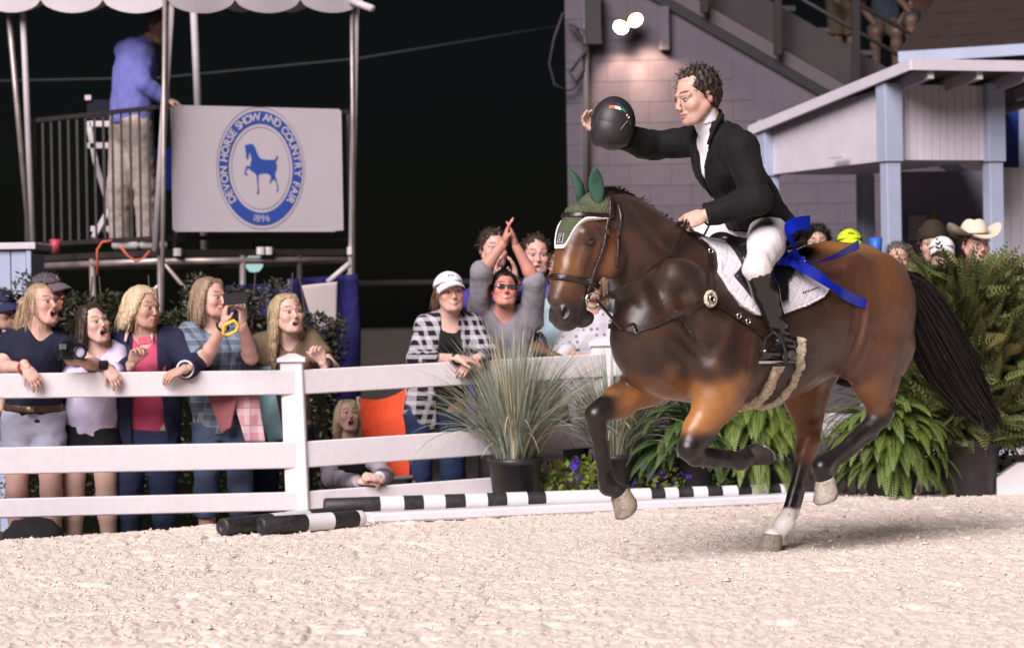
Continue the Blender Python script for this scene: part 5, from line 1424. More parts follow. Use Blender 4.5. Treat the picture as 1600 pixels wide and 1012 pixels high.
# outline of the pad on the near flank, in horse axes (x, z)
PADPX = [(1113, 372), (1128, 392), (1140, 425), (1150, 455), (1163, 478), (1180, 492), (1200, 496), (1222, 490), (1255, 478), (1285, 464), (1297, 452), (1296, 436), (1284, 415), (1262, 393), (1245, 386)]
PAD = [hp(x, y, .27 if y > 395 else .16)[[0, 2]] for x, y in PADPX]
PAD = [(p[0], p[1]) for p in PAD] + [(-.62, 1.60), (-.05, 1.60)]
def in_poly(poly):
    P0 = np.array(poly); P1 = np.roll(P0, -1, 0)
    def fn(P):
        x, z = P[:, 0], P[:, 2]; best = np.full(len(P), 9.0); ins = np.zeros(len(P), bool)
        for (a, b) in zip(P0, P1):
            e = b - a; wx, wz = x - a[0], z - a[1]; t = np.clip((wx * e[0] + wz * e[1]) / (e @ e), 0, 1)
            best = np.minimum(best, (wx - e[0] * t) ** 2 + (wz - e[1] * t) ** 2)
            c = (a[1] <= z) != (b[1] <= z); xi = a[0] + (z - a[1]) / (b[1] - a[1] + 1e-12) * e[0]; ins ^= c & (x < xi)
        d = np.sqrt(best); return np.where(ins, -d, d)
    return fn
SB = (A(-.85, -.40, .78), A(.12, .40, 1.52))
def saddle_shell(name, off, fn, mat, parent, h=.010):
    v_, f_ = cut_skin(HFLD, h, off, fn, SB); return obj(name, mesh(v_, f_), mat, parent)
pad = saddle_shell('saddle_pad', .014, in_poly(PAD), padm, saddle)
pf = in_poly(PAD)
saddle_shell('pad_piping', .018, lambda P: np.maximum(np.abs(pf(P) + .006) - .006, P[:, 2] - 1.36), M('pad_piping_white', (.66, .63, .66), .7), saddle, .008)
# lettering on the pad: small dark marks of an emblem and one word
navy = M('navy_print', (.03, .03, .07), .7)
strokes = MB(); rgp = np.random.default_rng(2)
for i in range(11):      # a small word on the pad, too small to read
    p_ = hp(1257 + 2.6 * i, 457 - .82 * i, .29); q_ = hsurf(p_[0], p_[2], 1, .019)
    strokes.box(q_, (.0035, .004, .010 if i in (0, 3, 6) else .0065))
strokes.build('lettering', navy, pad)
# seat, flaps, knee roll
seatf = Field()
seatf.tube([A(-.14, 0, 1.445), A(-.24, 0, 1.415), A(-.38, 0, 1.418), A(-.50, 0, 1.445), A(-.585, 0, 1.492)], [.075, .100, .15, .175, .150], [.040, .038, .038, .042, .026], (0, 1, 0), k=.03)
seatf.cap(A(-.555, -.10, 1.475), A(-.555, .10, 1.475), .036, .036, k=.04)
v_, f_ = seatf.skin(.010); obj('seat', mesh(v_, f_), blackleather, saddle)
def fl(px, py, v=.30): p = hp(px, py, v); return (p[0], p[2])
for s in (1, -1):
    FLAP = [(-.10, 1.44), (-.085, 1.33), fl(1165, 430), fl(1182, 465), fl(1205, 482), fl(1232, 470), fl(1240, 440), (-.42, 1.33), (-.46, 1.42)]
    g_ = in_poly(FLAP)
    saddle_shell('flap', .034, lambda P, s=s, g_=g_: np.maximum(g_(P), .02 - s * P[:, 1]), blackleather, saddle)
    kr = Field(); kr.chain([hsurf(-.105, 1.36, s, .036), hsurf(-.115, 1.28, s, .040), hsurf(-.14, 1.20, s, .040)], [.018, .024, .018], k=.01)
    v_, f_ = kr.skin(.007); obj('knee_roll', mesh(v_, f_), blackleather, saddle)
# girth with fleece
gx = hp(1192, 545, .28)[0]
GB = (A(-.50, -.40, .55), A(-.05, .40, 1.02))
def girth_shell(name, off, hw, mat, bumps=False):
    v_, f_ = cut_skin(HFLD, .008, off, both(slab(A(-.30, 0, .80), nrm(A(1, 0, -.10)), hw), lambda P: P[:, 2] - 1.0), GB)
    if bumps: v_ = v_ + .008 * np.stack([waves(v_, .03, 51), waves(v_, .03, 52), waves(v_, .025, 53)], 1)
    return obj(name, mesh(v_, f_), mat, saddle)
girth_shell('girth', .016, .050, leather)
fleece = M('sheepskin', (.60, .51, .38), .95, .1, var=[(30, .2, 3)], bump=[(70, 1.0, 4, .02)])
for dx in (-1, 1):
    v_, f_ = cut_skin(HFLD, .008, .028, both(slab(A(-.30 + dx * .060, 0, .80), nrm(A(1, 0, -.10)), .021), lambda P: P[:, 2] - 1.0), GB)
    v_ = v_ + .008 * np.stack([waves(v_, .03, 51), waves(v_, .03, 52), waves(v_, .025, 53)], 1)
    obj('fleece_edge', mesh(v_, f_), fleece, saddle)
# breastplate and martingale straps hugging the coat
def strap(name, pts, mat, parent, w=.011, th=.0035, off=.006, hug=True, n=14):
    P = []
    for i in range(n + 1):
        q = lerp_path([np.asarray(p, float) for p in pts], i / n); P.append(hclose(q, off) if hug else q)
    V = []; F = []
    for i in range(n + 1):
        t = nrm(P[min(i + 1, n)] - P[max(i - 1, 0)])
        e = 2e-3; g = nrm([hval([P[i] + d])[0] - hval([P[i] - d])[0] for d in (A(e, 0, 0), A(0, e, 0), A(0, 0, e))]) if hug else A(0, 1, 0)
        sd2 = nrm(np.cross(t, g)); V += [P[i] + sd2 * w + g * th, P[i] - sd2 * w + g * th, P[i] - sd2 * w - g * .004, P[i] + sd2 * w - g * .004]
    for i in range(n):
        for j in range(4): F.append((i * 4 + j, i * 4 + (j + 1) % 4, i * 4 + 4 + (j + 1) % 4, i * 4 + 4 + j))
    F += [(0, 1, 2, 3), tuple(range(n * 4 + 3, n * 4 - 1, -1))]
    return obj(name, mesh(V, F, smooth=False), mat, parent)
def hv(px, py, v=.2): return hclose(hp(px, py, v), .006)
ring = hv(1107, 467, .24); dring = hv(1110, 390, .14); ctr = hv(995, 517, .06)
strap('breastplate_strap', [dring, hv(1112, 425, .2), ring], leather, horse)
strap('breastplate_strap', [ring, hv(1060, 492, .24), hv(1025, 507, .18), ctr], leather, horse)
strap('breastplate_strap', [ring, hv(1150, 490, .27), hv(1172, 505, .28), hv(1196, 528, .28)], leather, horse)
strap('breastplate_strap', [ctr, mir(hv(1025, 507, .18)), mir(hv(1060, 492, .24)), mir(ring)], leather, horse)
strap('breastplate_strap', [dring + A(0, 0, 0), hclose(A(dring[0] - .02, 0, 1.50), .008), mir(dring)], leather, horse)
m_ = MB(); g = nrm(ring * A(0, 1, 0)); m_.tube([ring + A(.028 * math.cos(a), .010, .030 * math.sin(a)) for a in np.linspace(0, 2 * math.pi, 14, endpoint=False)], .010, 7, closed=True)
m_.build('fleece_ring', fleece, horse, True)
m_ = MB(); m_.tube([ring + A(.014 * math.cos(a), .020, .016 * math.sin(a)) for a in np.linspace(0, 2 * math.pi, 14, endpoint=False)], .0045, 6, closed=True)
m_.build('steel_ring', steel, horse, True)
for q in (dring, hv(1155, 493, .27), hv(1168, 502, .275), ctr):
    m_ = MB(); m_.tube([q + A(.012 * math.cos(a), .010, .013 * math.sin(a)) for a in np.linspace(0, 2 * math.pi, 12, endpoint=False)], .003, 5, closed=True); m_.build('steel_ring', steel, horse, True)

# ------------------------------------------------------------------ rider (worked out in the horse's frame, x forward)
RW = np.stack([HF, HL, A(0, 0, 1)], 1)
def hw(p): return HO + RW @ np.asarray(p, float)
def rp(px, py, v): return hw(hp(px, py, v))
rider_skin = A(.52, .325, .255)
J = dict(hip=rp(1187, 352, .0), chest=rp(1128, 226, .0), shL=rp(1158, 232, .19), shR=rp(1092, 220, -.19),
         elL=rp(1183, 313, .27), wrL=rp(1101, 337, .13), elR=rp(1022, 228, -.32), wrR=rp(950, 208, -.30),
         knL=rp(1183, 420, .335), anL=rp(1224, 535, .335), knR=mir(hp(1183, 420, .335)), anR=mir(hp(1224, 535, .335)))
J['knR'] = hw(J['knR'] + A(.04, 0, .02)); J['anR'] = hw(J['anR'])
Rh = RW @ rot((0, 0, 1), 90)                       # face looks along the horse
Rh = Rh @ rot((0, 0, 1), -6) @ rot((1, 0, 0), 14) @ rot((0, 1, 0), 2)
rider = Person('person', 'rider in black jacket and white breeches holding his helmet out in his right hand', HO, J, (rp(1088, 150, .0), Rh), rider_skin, g=1.02, rotz=HROT, res=.011)
fwdw = HF
helmC = rp(958, 193, -.30)
hand_l = dict(wrist=J['wrL'], fwd=nrm(rp(1076, 345, .10) - J['wrL']), palm=nrm(-HL * .75 - A(0, 0, .5)), thumb=1, curl=(.72, .78, .8, .82), h=.0036, thumb_in=.75)
hand_r = dict(wrist=J['wrR'] - HL * .02, fwd=nrm(rp(914, 186, -.40) - J['wrR']), palm=nrm(HL * .9 + A(0, 0, .1) - HF * .1), thumb=1, curl=(.50, .52, .54, .56), h=.0036, thumb_in=.3)
rider.S = 1.06
rider.body(dict(h=.0028, mouth=0, smile=.25, fem=0, brow=(.05, .03, .02), stubble=.18, lips=(.40, .15, .12), eye=(.04, .035, .03)), [hand_l, hand_r], thin=.022)
rider.hair('hair', (.030, .021, .017), 'short', seed=4, vol=.013, strands=420, res=.0048, line=.085, recede=.035)
rider.S = 1.0
black = M('black_wool', (.0075, .0065, .0075), .8, .18, var=(40, .2, 3), bump=[(500, .2, 2, .001), (9, .25, 2, .02)], sheen=.02)
white_cotton = M('white_shirt', (.74, .72, .78), .75, .3, bump=(60, .15, 2, .004))
breech = M('white_breeches', (.60, .555, .56), .7, .3, var=(8, .05, 2), bump=[(14, .25, 2, .02), (500, .15, 2, .001)])
# shirt: collar and front
def shirt_extra(f):
    nb = rider.hp - rider.hR[:, 2] * .075
    f.cap(lerp(J['chest'], nb, .60), lerp(J['chest'], nb, 1.0) , .056, .050, k=.02)
rider.top('shirt', white_cotton, sleeve=0, e=.010, neck=1.0, fold=.002, extra=shirt_extra, deep=0)
# jacket
def jk_extra(f):
    hip = J['hip']; up_ = nrm(J['chest'] - hip)
    f.tube([lerp(hip, J['chest'], .30), lerp(hip, J['chest'], .05), hip - up_ * .05 - rider.fwd * .07], [.160, .178, .175], [.115, .112, .07], rider.side, k=.05)
    f.ell(lerp(J['chest'], J['hip'], .25) + rider.fwd * .03, A(.165, .12, .15), np.stack([rider.side, rider.fwd, up_], 1), k=.06)
def jk_cut(V):
    'signed distance to the open front'
    # open V at the front showing the shirt
    ch = J['chest']; up_ = nrm(rider.hp - rider.hR[:, 2] * .06 - ch); q = V - ch
    fr = q @ rider.fwd; lat = np.abs(q @ rider.side); hgt = q @ nrm(ch - J['hip'])
    return np.maximum.reduce([.02 - fr, -.19 - hgt, lat - np.minimum(.004 + .24 * (hgt + .19), .062)])
def jk_cut2(V):
    q = V - J['hip']; fr = q @ rider.fwd; hgt = q @ nrm(J['chest'] - J['hip'])
    return np.minimum(jk_cut(V), np.maximum(-fr, hgt - .015 - .25 * fr))
jacket = rider.top('jacket', black, sleeve=1.97, e=.020, hem=.10, neck=.78, fold=.0065, res=.0095, extra=jk_extra, deep=.0, cut=jk_cut2)
# stand-up back of the jacket collar
cf = Field(); nb = rider.hp + rider.hR @ A(0, .030, -.138); u2 = nrm(J['chest'] - J['hip'])
cf.chain([nb + rider.side * .085 + rider.fwd * .075 - u2 * .05, nb + rider.side * .082 + rider.fwd * .01, nb + rider.side * .05 - rider.fwd * .055 + u2 * .015, nb - rider.fwd * .075 + u2 * .02, nb - rider.side * .05 - rider.fwd * .055 + u2 * .015, nb - rider.side * .082 + rider.fwd * .01, nb - rider.side * .085 + rider.fwd * .075 - u2 * .05], [.008, .012, .014, .015, .014, .012, .008], k=.012)
v_, f_ = cf.skin(.008); rider.add('jacket_collar', v_, f_, black, parent=jacket)
# lapels
def lapel(sg):
    ch = J['chest']; up_ = nrm(ch - J['hip']); out = rider.fwd; sd2 = rider.side * sg
    b0 = ch - up_ * .175 + out * .150 + sd2 * .006
    p = [b0, b0 + up_ * .10 + sd2 * .045 - out * .006, b0 + up_ * .175 + sd2 * .082 - out * .035, b0 + up_ * .195 + sd2 * .060 - out * .050,
         b0 + up_ * .235 + sd2 * .066 - out * .085, b0 + up_ * .225 + sd2 * .040 - out * .075, b0 + up_ * .12 + sd2 * .014 - out * .012]
    v = p + [x + out * .007 + sd2 * .004 for x in p]; n = len(p)
    rider.add('lapel', np.array(v), [tuple(range(n))[::-1], tuple(range(n, 2 * n))] + [(i, (i + 1) % n, n + (i + 1) % n, n + i) for i in range(n)], black, parent=jacket)
lapel(1); lapel(-1)
bt = J['chest'] - nrm(J['chest'] - J['hip']) * .20 + rider.fwd * .158
mbn = MB(); mbn.lathe([(0, .004), (.008, .004), (.0095, .002), (.0095, -.004)], 12, bt, np.stack([rider.side, np.cross(rider.fwd, rider.side), rider.fwd], 1))
rider.add('button', np.array(mbn.v), mbn.f, M('button_grey', (.12, .12, .12), .3, .5), parent=jacket)
# collar of the shirt
cf = Field(); nb = rider.hp + rider.hR @ A(0, .022, -.098); ch = J['chest']
cf.tube([nb - rider.hR[:, 2] * .028, nb + rider.hR[:, 2] * .012], [.061, .057], [.064, .060], rider.side, k=.01)
v_, f_ = cf.skin(.006, clip=[(nb - rider.hR[:, 2] * .03, -rider.hR[:, 2]), (nb + rider.hR[:, 2] * .004 - rider.hR[:, 1] * .02, rider.hR[:, 2] * .85 - rider.hR[:, 1] * .6)])
rider.add('collar', v_, f_, white_cotton)
# breeches: seat, thighs gripping the saddle
bf = Field(); hip = J['hip']
bf.tube([hip - nrm(J['chest'] - hip) * .02, lerp(hip, J['chest'], .28)], [.158, .148], [.118, .110], rider.side, k=.04)
for k_, sg in (('L', 1), ('R', -1)):
    hj = hip + rider.side * .085 * sg - A(0, 0, .0)
    bf.chain([hj, lerp(hj, J['kn' + k_], .5) + HL * .02 * sg + A(0, 0, .012), J['kn' + k_]], [.093, .075, .058], k=.05)
    bf.chain([J['kn' + k_], lerp(J['kn' + k_], J['an' + k_], .10)], [.060, .054], k=.03)
v_, f_ = bf.skin(.0105, lambda P: .0028 * waves(P, .07, 41) + .002 * waves(P, .03, 42)); rider.add('breeches', v_, f_, breech)
# boots
bootm = M('polished_boot', (.011, .009, .009), .22, .5, coat=.35, var=(20, .2, 2), bump=(25, .2, 2, .01))
for k_, sg in (('L', 1), ('R', -1)):
    kn, an = J['kn' + k_], J['an' + k_]; dn = nrm(an - kn)
    top_ = kn + dn * .012; f = Field()
    f.chain([top_, lerp(kn, an, .32), lerp(kn, an, .72), an], [.064, .060, .046, .041], k=.02, clip=[(top_, -dn)])
    tw = nrm(HF * .93 + HL * .30 * sg); an2 = an + A(0, 0, -.045)
    f.chain([an, an2 + tw * -.035 + A(0, 0, -.012)], [.041, .036], k=.02)
    f.chain([an2 - tw * .03, an2 + tw * .07 + A(0, 0, -.002), an2 + tw * .165 + A(0, 0, .004)], [.037, .040, .034], k=.03, flat=(A(0, 0, 1), .85))
    f.cap(an2 - tw * .055 + A(0, 0, -.03), an2 - tw * .02 + A(0, 0, -.03), .028, .028, k=.008)
    def wr(P, an=an): w = np.exp(-((P - (an + A(0, 0, .04))) ** 2).sum(1) / .085 ** 2); return w * .0055 * np.sin((P[:, 2] + .35 * P[:, 0]) * 210 + 3 * waves(P, .08, 9)) + .0015 * waves(P, .06, 7)
    v_, f_ = f.skin(.008, wr, clip=[(an2 + A(0, 0, -.047), A(0, 0, -1))]); bo = rider.add('boot', v_, f_, bootm)
    sl = MB(); sl.box(an2 + tw * .055 + A(0, 0, -.040), (.235, .070, .012), np.stack([tw, nrm(np.cross(A(0, 0, 1), tw)), A(0, 0, 1)], 1), .004)
    rider.add('sole', np.array(sl.v), sl.f, M('boot_sole', (.20, .17, .15), .6), parent=bo)
    # stirrup, a part of the saddle
    c0 = an2 + tw * .085 + A(0, 0, -.052); lat = nrm(np.cross(A(0, 0, 1), tw)); pts = [c0 - lat * .055, c0 - lat * .060 + A(0, 0, .05), c0 - lat * .04 + A(0, 0, .115), c0 + A(0, 0, .145), c0 + lat * .04 + A(0, 0, .115), c0 + lat * .060 + A(0, 0, .05), c0 + lat * .055]
    inv = lambda p: RW.T @ (p - HO)
    m_ = MB(); m_.tube([inv(p) for p in pts], .0085, 7); m_.box(inv(c0), (.085, .12, .014), RW.T @ np.stack([tw, lat, A(0, 0, 1)], 1), .004)
    st = m_.build('stirrup', M('dark_stirrup', (.03, .03, .032), .35, .5, metal=.5), saddle, False)
    a_, b_ = inv(c0 + A(0, 0, .145)), A(-.27, sg * .235, 1.30)
    strap('stirrup_leather', [a_, lerp(a_, b_, .5) + A(-.0, sg * .015, 0), b_], blackleather, saddle, w=.014, hug=False)
# helmet held in the right hand
inv = lambda p: RW.T @ (np.asarray(p, float) - HO)
helm = thing('riding_helmet', 'round black riding helmet with small flag badge held out by the rider', 'helmet', hw(inv(helmC)), HROT)
hR = np.eye(3)
f = Field(); f.ell(A(0, 0, 0), (.104, .098, .124), rot((0, 1, 0), -10), k=.01)
hx = rot((0, 1, 0), -10)
v_, f_ = f.skin(.006); 
hm = M('helmet_shell', (.020, .018, .021), .5, .45, var=(30, .15, 2), bump=(300, .12, 2, .001))
hs = obj('shell', mesh(v_, f_), hm, helm)
def on_helm(d, off=.001):
    d = nrm(d); q = d @ hx; t = 1 / math.sqrt((q[0] / .104) ** 2 + (q[1] / .098) ** 2 + (q[2] / .124) ** 2); return d * (t + off)
view = inv(CAM) - inv(helmC); view = nrm(view); vr = nrm(np.cross(A(0, 0, 1), view)) ; vu = np.cross(view, vr)
def hdir(a, b): return view + vr * a + vu * b          # a to the right in the picture, b up
def seam(p0, p1, p2, nm='seam', r=.0022, mat=None, n=18):
    m_ = MB(); m_.tube([on_helm(hdir(*(np.array(p0) * (1 - t) ** 2 + 2 * np.array(p1) * t * (1 - t) + np.array(p2) * t * t)), .0012) for t in np.linspace(0, 1, n)], r, 6)
    m_.build(nm, mat or M('pale_seam', (.16, .15, .13), .6), hs, True)
seam((.95, .15), (.35, -.15), (-.2, -1.05)); seam((-.75, .9), (-1.3, -.1), (-.55, -1.2), r=.002, mat=M('dark_seam', (.07, .065, .07), .5)); seam((.3, 1.4), (1.15, .7), (1.3, -.2), r=.002, mat=MATS['dark_seam'])
m_ = MB(); m_.tube([on_helm(hdir(.95 + .12 * math.cos(a), .42 + .16 * math.sin(a)), .004) for a in np.linspace(0, 6.28, 12, endpoint=False)], .0025, 5, closed=True); m_.build('vent_ring', steel, hs, True)
for i, (nm, c_) in enumerate((('orange', (.55, .10, .03)), ('white', (.72, .72, .70)), ('green', (.01, .22, .12)))):
    v_ = []; f_ = []; a0 = -.22 + .34 * i
    for iu in range(4):
        for iv in range(4): v_.append(on_helm(hdir(a0 + .34 * iu / 3, .86 - .06 * i + .27 * iv / 3 - .06 * iu / 3), .0022))
    for iu in range(3):
        for iv in range(3): f_.append((iu * 4 + iv, iu * 4 + iv + 1, iu * 4 + iv + 5, iu * 4 + iv + 4)[::-1])
    obj('flag_stripe', mesh(v_, f_), M('flag_' + nm, c_, .5), hs)
f = Field(); f.ell(A(.012, 0, -.030), (.100, .094, .108), rot((0, 1, 0), -10), k=.01)
v_, f_ = f.skin(.007, clip=[(A(0, 0, -.105), A(0, 0, -1))]); obj('rim', mesh(v_, f_), hm, helm)
# reins
hl_ = inv(J['wrL']) + A(.075, -.03, -.015)
bl = bitL + A(-.035, .012, -.01)
rl = [bl, hp(966, 453, .105), hp(993, 437, .135), hp(1020, 418, .15), hp(1053, 393, .145), hl_]
rl = [p if hval([p])[0] > .012 else hclose(p, .014) for p in rl]
strap('rein', rl, leather, horse, w=.007, hug=False, n=24)
br_ = mir(bitL) + A(-.035, -.012, -.01)
strap('rein', [br_] + [mir(p) for p in rl[1:-1]] + [hl_], leather, horse, w=.007, hug=False, n=24)
m_ = MB(); m_.tube([hl_ + A(.0, 0, 0), hl_ + A(.01, .03, -.05), hl_ + A(-.05, .05, -.075), hl_ + A(-.10, .03, -.03), hl_ + A(-.06, .01, .01)], .006, 6); m_.build('rein_loop', leather, horse, True)
q0 = lerp(rl[0], rl[1], .6)
m_ = MB(); m_.box(q0, (.05, .012, .028), rot((0, 1, 0), -25), .004); m_.build('rein_stop', leather, horse)
strap('martingale_strap', [bl, bl + A(-.10, .03, -.12), ctr + A(.03, .03, .03), ctr + A(.0, .012, .0)], leather, horse, w=.006, hug=False)

# ------------------------------------------------------------------ prize ribbon
ribm = M('blue_satin', (.006, .020, .36), .32, .4, bump=(30, .1, 2, .004))
rib = thing('prize_ribbon', 'royal blue satin prize ribbon with loose tails streaming back from the saddle', 'ribbon', hw(hp(1235, 405, .20)), HROT)
ro = hp(1235, 405, .20)
def rtail(pp, w, twist, name='tail', th=.0):
    P = [hp(x, y, v) for x, y, v in pp]; n = 26; pts = []; sides = []
    for i in range(n + 1):
        t = i / n * (len(P) - 1); k = min(int(t), len(P) - 2); f_ = t - k
        p0, p1, p2, p3 = P[max(k - 1, 0)], P[k], P[k + 1], P[min(k + 2, len(P) - 1)]
        pts.append(.5 * ((2 * p1) + (p2 - p0) * f_ + (2 * p0 - 5 * p1 + 4 * p2 - p3) * f_ ** 2 + (3 * p1 - p0 - 3 * p2 + p3) * f_ ** 3))
    for i in range(n + 1):
        tg = nrm(pts[min(i + 1, n)] - pts[max(i - 1, 0)]); up_ = A(.15, .45, .9); a = math.radians(np.interp(i / n, np.linspace(0, 1, len(twist)), twist))
        s0 = nrm(np.cross(tg, A(.3, 1, .1))); s1 = np.cross(tg, s0); sides.append(s0 * math.cos(a) + s1 * math.sin(a))
    v_, f_ = ribbon([p - ro for p in pts], [w] * (n + 1), sides)
    v_ = np.array(v_); v2 = v_ + A(0, .0012, .0006); m = len(v_)
    obj(name, mesh(np.concatenate([v_, v2]), f_ + [tuple(i + m for i in q[::-1]) for q in f_]), ribm, rib)
rtail([(1228, 404, .20), (1246, 396, .34), (1234, 368, .36), (1238, 352, .34), (1266, 347, .30)], .060, (60, 70, 30, -20, 10), 'loop')
rtail([(1232, 405, .22), (1262, 410, .26), (1300, 402, .27), (1342, 382, .25)], .046, (80, 110, 60, 20), 'tail')
rtail([(1236, 408, .26), (1268, 425, .31), (1300, 447, .32), (1325, 463, .30), (1354, 476, .28)], .046, (-10, 20, -30, 15, -5), 'tail')
rtail([(1215, 403, .24), (1235, 406, .25), (1255, 412, .27)], .062, (10, -20, 15), 'knot')
# ------------------------------------------------------------------ potted plants in front of the fence
potm = M('black_plastic_pot', (.022, .019, .021), .45, .4, var=(12, .35, 4), bump=(20, .15, 3, .006))
def pot(t, r, h):
    m_ = MB(); m_.lathe([(.0, 0), (r * .78, 0), (r * .82, .02), (r * .98, h * .86), (r * 1.05, h * .87), (r * 1.05, h), (r * .95, h), (r * .90, h * .85), (0, h * .84)], 26); m_.build('pot', potm, t, True)
def gpos(px, py):
    Y = rail_at(px) - (.34 if py < 780 else .30); p = at(px, 780, Y); p[2] = sand_z(p[0:1], p[1:2])[0]; return p
# ornamental grasses
grassm = M('grey_green_blade', attr=True, rough=.55, spec=.35)
def grass(px, py, n, hgt, seed, label, r=.155, ph=.30):
    p = gpos(px, py); t = thing('ornamental_grass', label, 'plant', p, 0, 'ornamental grasses in pots'); pot(t, r, ph)
    rg = np.random.default_rng(seed); V, F, C = [], [], []; k = 0
    for i in range(n):
        a = rg.uniform(0, 6.28); lean_ = rg.beta(1.5, 1.6) * 1.25; L = hgt * rg.uniform(.55, 1.08); d = A(math.cos(a), math.sin(a), 0); b = A(*(d[:2] * rg.uniform(0, r * .7)), ph * .86)
        pts = []; q = b.copy(); el = math.pi / 2 - lean_ * .42; sag = rg.uniform(.5, 1.5) * lean_
        for j in range(9):
            pts.append(q.copy()); q = q + (d * math.cos(el) + A(0, 0, math.sin(el))) * L / 8; el -= sag * .17
        w = rg.uniform(.006, .011); side = np.cross(d, A(0, 0, 1)) + rg.normal(size=3) * .35
        v, f = ribbon(pts, [w, w, w, w * .95, w * .9, w * .75, w * .6, w * .4, .001], side); V += v; F += [tuple(x + k for x in q2) for q2 in f]; k += len(v)
        dry = rg.random() < .16; c = (A(.42, .34, .20) if dry else A(.20, .225, .17)) * rg.uniform(.6, 1.35)
        C += [np.clip(c * (1 + .25 * (j // 2) / 8), 0, 1) for j in range(len(v))]
    obj('blades', mesh(V, F, np.array(C)), grassm, t)
grass(806, 778, 900, .80, 5, 'bushy grey-green ornamental grass in a dark pot below the clapping spectator')
grass(962, 772, 560, .66, 6, 'grey-green ornamental grass partly behind the horse right foreleg', .14, .28)
# ferns: fronds share a few meshes
fernm = M('fern_green', (.105, .145, .030), .55, .3, var=[(4, .3, 2), (40, .2, 2)]); fernd = M('fern_dark_green', (.060, .098, .028), .55, .3, var=[(4, .3, 2), (40, .2, 2)])
def frond(seed, L=.40):
    rg = np.random.default_rng(seed); V, F = [], []; k = 0; n = 30; pts = []; q = A(0, 0, 0); el = rg.uniform(.9, 1.15)
    for j in range(n + 1): pts.append(q.copy()); q = q + A(math.cos(el), 0, math.sin(el)) * L / n; el -= rg.uniform(.052, .078)
    v, f = ribbon(pts, [.004] * (n + 1), (0, 1, 0)); V += v; F += f; k = len(v)
    for j in range(2, n + 1):
        t = j / n; ln = .046 * math.sin(math.pi * (.12 + .86 * t)) ** .8; tg = nrm(pts[j] - pts[j - 1]); up_ = np.cross(tg, A(0, 1, 0)) * -1
        for s_ in (1, -1):
            d = nrm(A(0, s_, 0) + tg * .45 - A(0, 0, .18)); b = pts[j]; w = .0095
            v = [b, b + d * ln * .5 + tg * w * .6, b + d * ln, b + d * ln * .5 - tg * w * .6]; V += v; F.append((k, k + 1, k + 2, k + 3)); k += 4
    return V, F
def fern(px, py, label, n, sc, seed, mat, ph=.22, r=.14, lift=0.0, spread=1.0):
    p = gpos(px, py); t = thing('potted_fern', label, 'plant', p, 0, 'potted ferns along the fence'); pot(t, r, ph); rg = np.random.default_rng(seed)
    ms = []
    for i in range(5):
        V, F = frond(seed * 10 + i); me = mesh(V, F, smooth=False); me.materials.append(mat); ms.append(me)
    for i in range(n):
        o = bpy.data.objects.new('frond', ms[i % 5]); COL.objects.link(o); o.parent = t; a = rg.uniform(0, 6.28); s_ = sc * rg.uniform(.7, 1.15)
        o.location = (math.cos(a) * .05 * spread, math.sin(a) * .05 * spread, ph * .85 + rg.uniform(-.02, .05) + lift * rg.random()); o.rotation_euler = (rg.normal() * .15, rg.uniform(-.55, .75), a); o.scale = (s_, s_, s_)
fern(1392, 772, 'large lush fern on the sand left of the potted evergreen', 300, 1.20, 3, fernm, .15, .17, .34)
fern(1185, 768, 'bright fern behind the horse between its fore and hind legs', 280, 1.15, 4, fernm, .20, .17, .34)
fern(1085, 770, 'darker fern in a black pot behind the folded foreleg of the horse', 170, 1.05, 5, fernd, .30, .15, .18)
# flowers
petal = M('violet_petal', (.055, .012, .25), .6, .3, var=(20, .3, 2)); limel = M('lime_leaf', attr=True, rough=.5, spec=.35)
def flowers(px, py, label, seed, nf, rad, hgt, base, back=0.0):
    p = gpos(px, py) + A(0, back, 0); t = thing('flowering_plant', label, 'plant', p, 0, 'bedding flowers between the pots'); rg = np.random.default_rng(seed)
    def mk(P, r): e = 1 - (P[:, 0] / rad) ** 2 - (P[:, 1] / (rad * .7)) ** 2 - ((P[:, 2] - hgt * .4) / (hgt * .62)) ** 2; return (e > 0) & (r.random(len(P)) < np.exp(-e * 2.2))
    V, F, C = leaves(2600, (A(-rad, -rad * .7, 0), A(rad, rad * .7, hgt)), seed, .040, base, mk, aspect=.6); obj('foliage', mesh(V, F, C), limel, t)
    for i in range(nf):
        a = rg.uniform(3.4, 6.0); c = A(math.cos(a) * rad * .9 * rg.random() ** .5, -rad * .62 * rg.uniform(.5, 1.0), hgt * rg.uniform(.45, 1.0)); d = nrm(A(rg.normal() * .4, -1, .5)); x = nrm(np.cross(d, A(0, 0, 1))); y = np.cross(x, d); m_ = MB(); s_ = rg.uniform(.020, .030)
        for k in range(5):
            b = 2 * math.pi * k / 5 + rg.normal() * .1; u = x * math.cos(b) + y * math.sin(b); v = -x * math.sin(b) + y * math.cos(b); m_.add([c, c + u * s_ * .6 + v * s_ * .5 + d * .003, c + u * s_ * 1.1 + v * s_ * .25, c + u * s_ * 1.1 - v * s_ * .25, c + u * s_ * .6 - v * s_ * .5 + d * .003], [(0, 1, 2, 3, 4)])
        m_.build('blossom', petal, t)
flowers(900, 770, 'lime green bedding plant between the two pots of grass', 1, 3, .24, .26, (.15, .20, .025))
flowers(1040, 772, 'bedding plant with violet flowers behind the lifted foreleg', 2, 7, .20, .24, (.12, .15, .03))
flowers(985, 765, 'violet flowers low beside the second pot of grass', 3, 9, .16, .22, (.06, .08, .03))
flowers(1590, 762, 'violet flowers behind the white block at the right edge', 4, 12, .24, .40, (.05, .07, .03), .42)
flowers(1130, 770, 'dark leafy bedding plant between the two ferns', 5, 3, .18, .22, (.07, .09, .025))
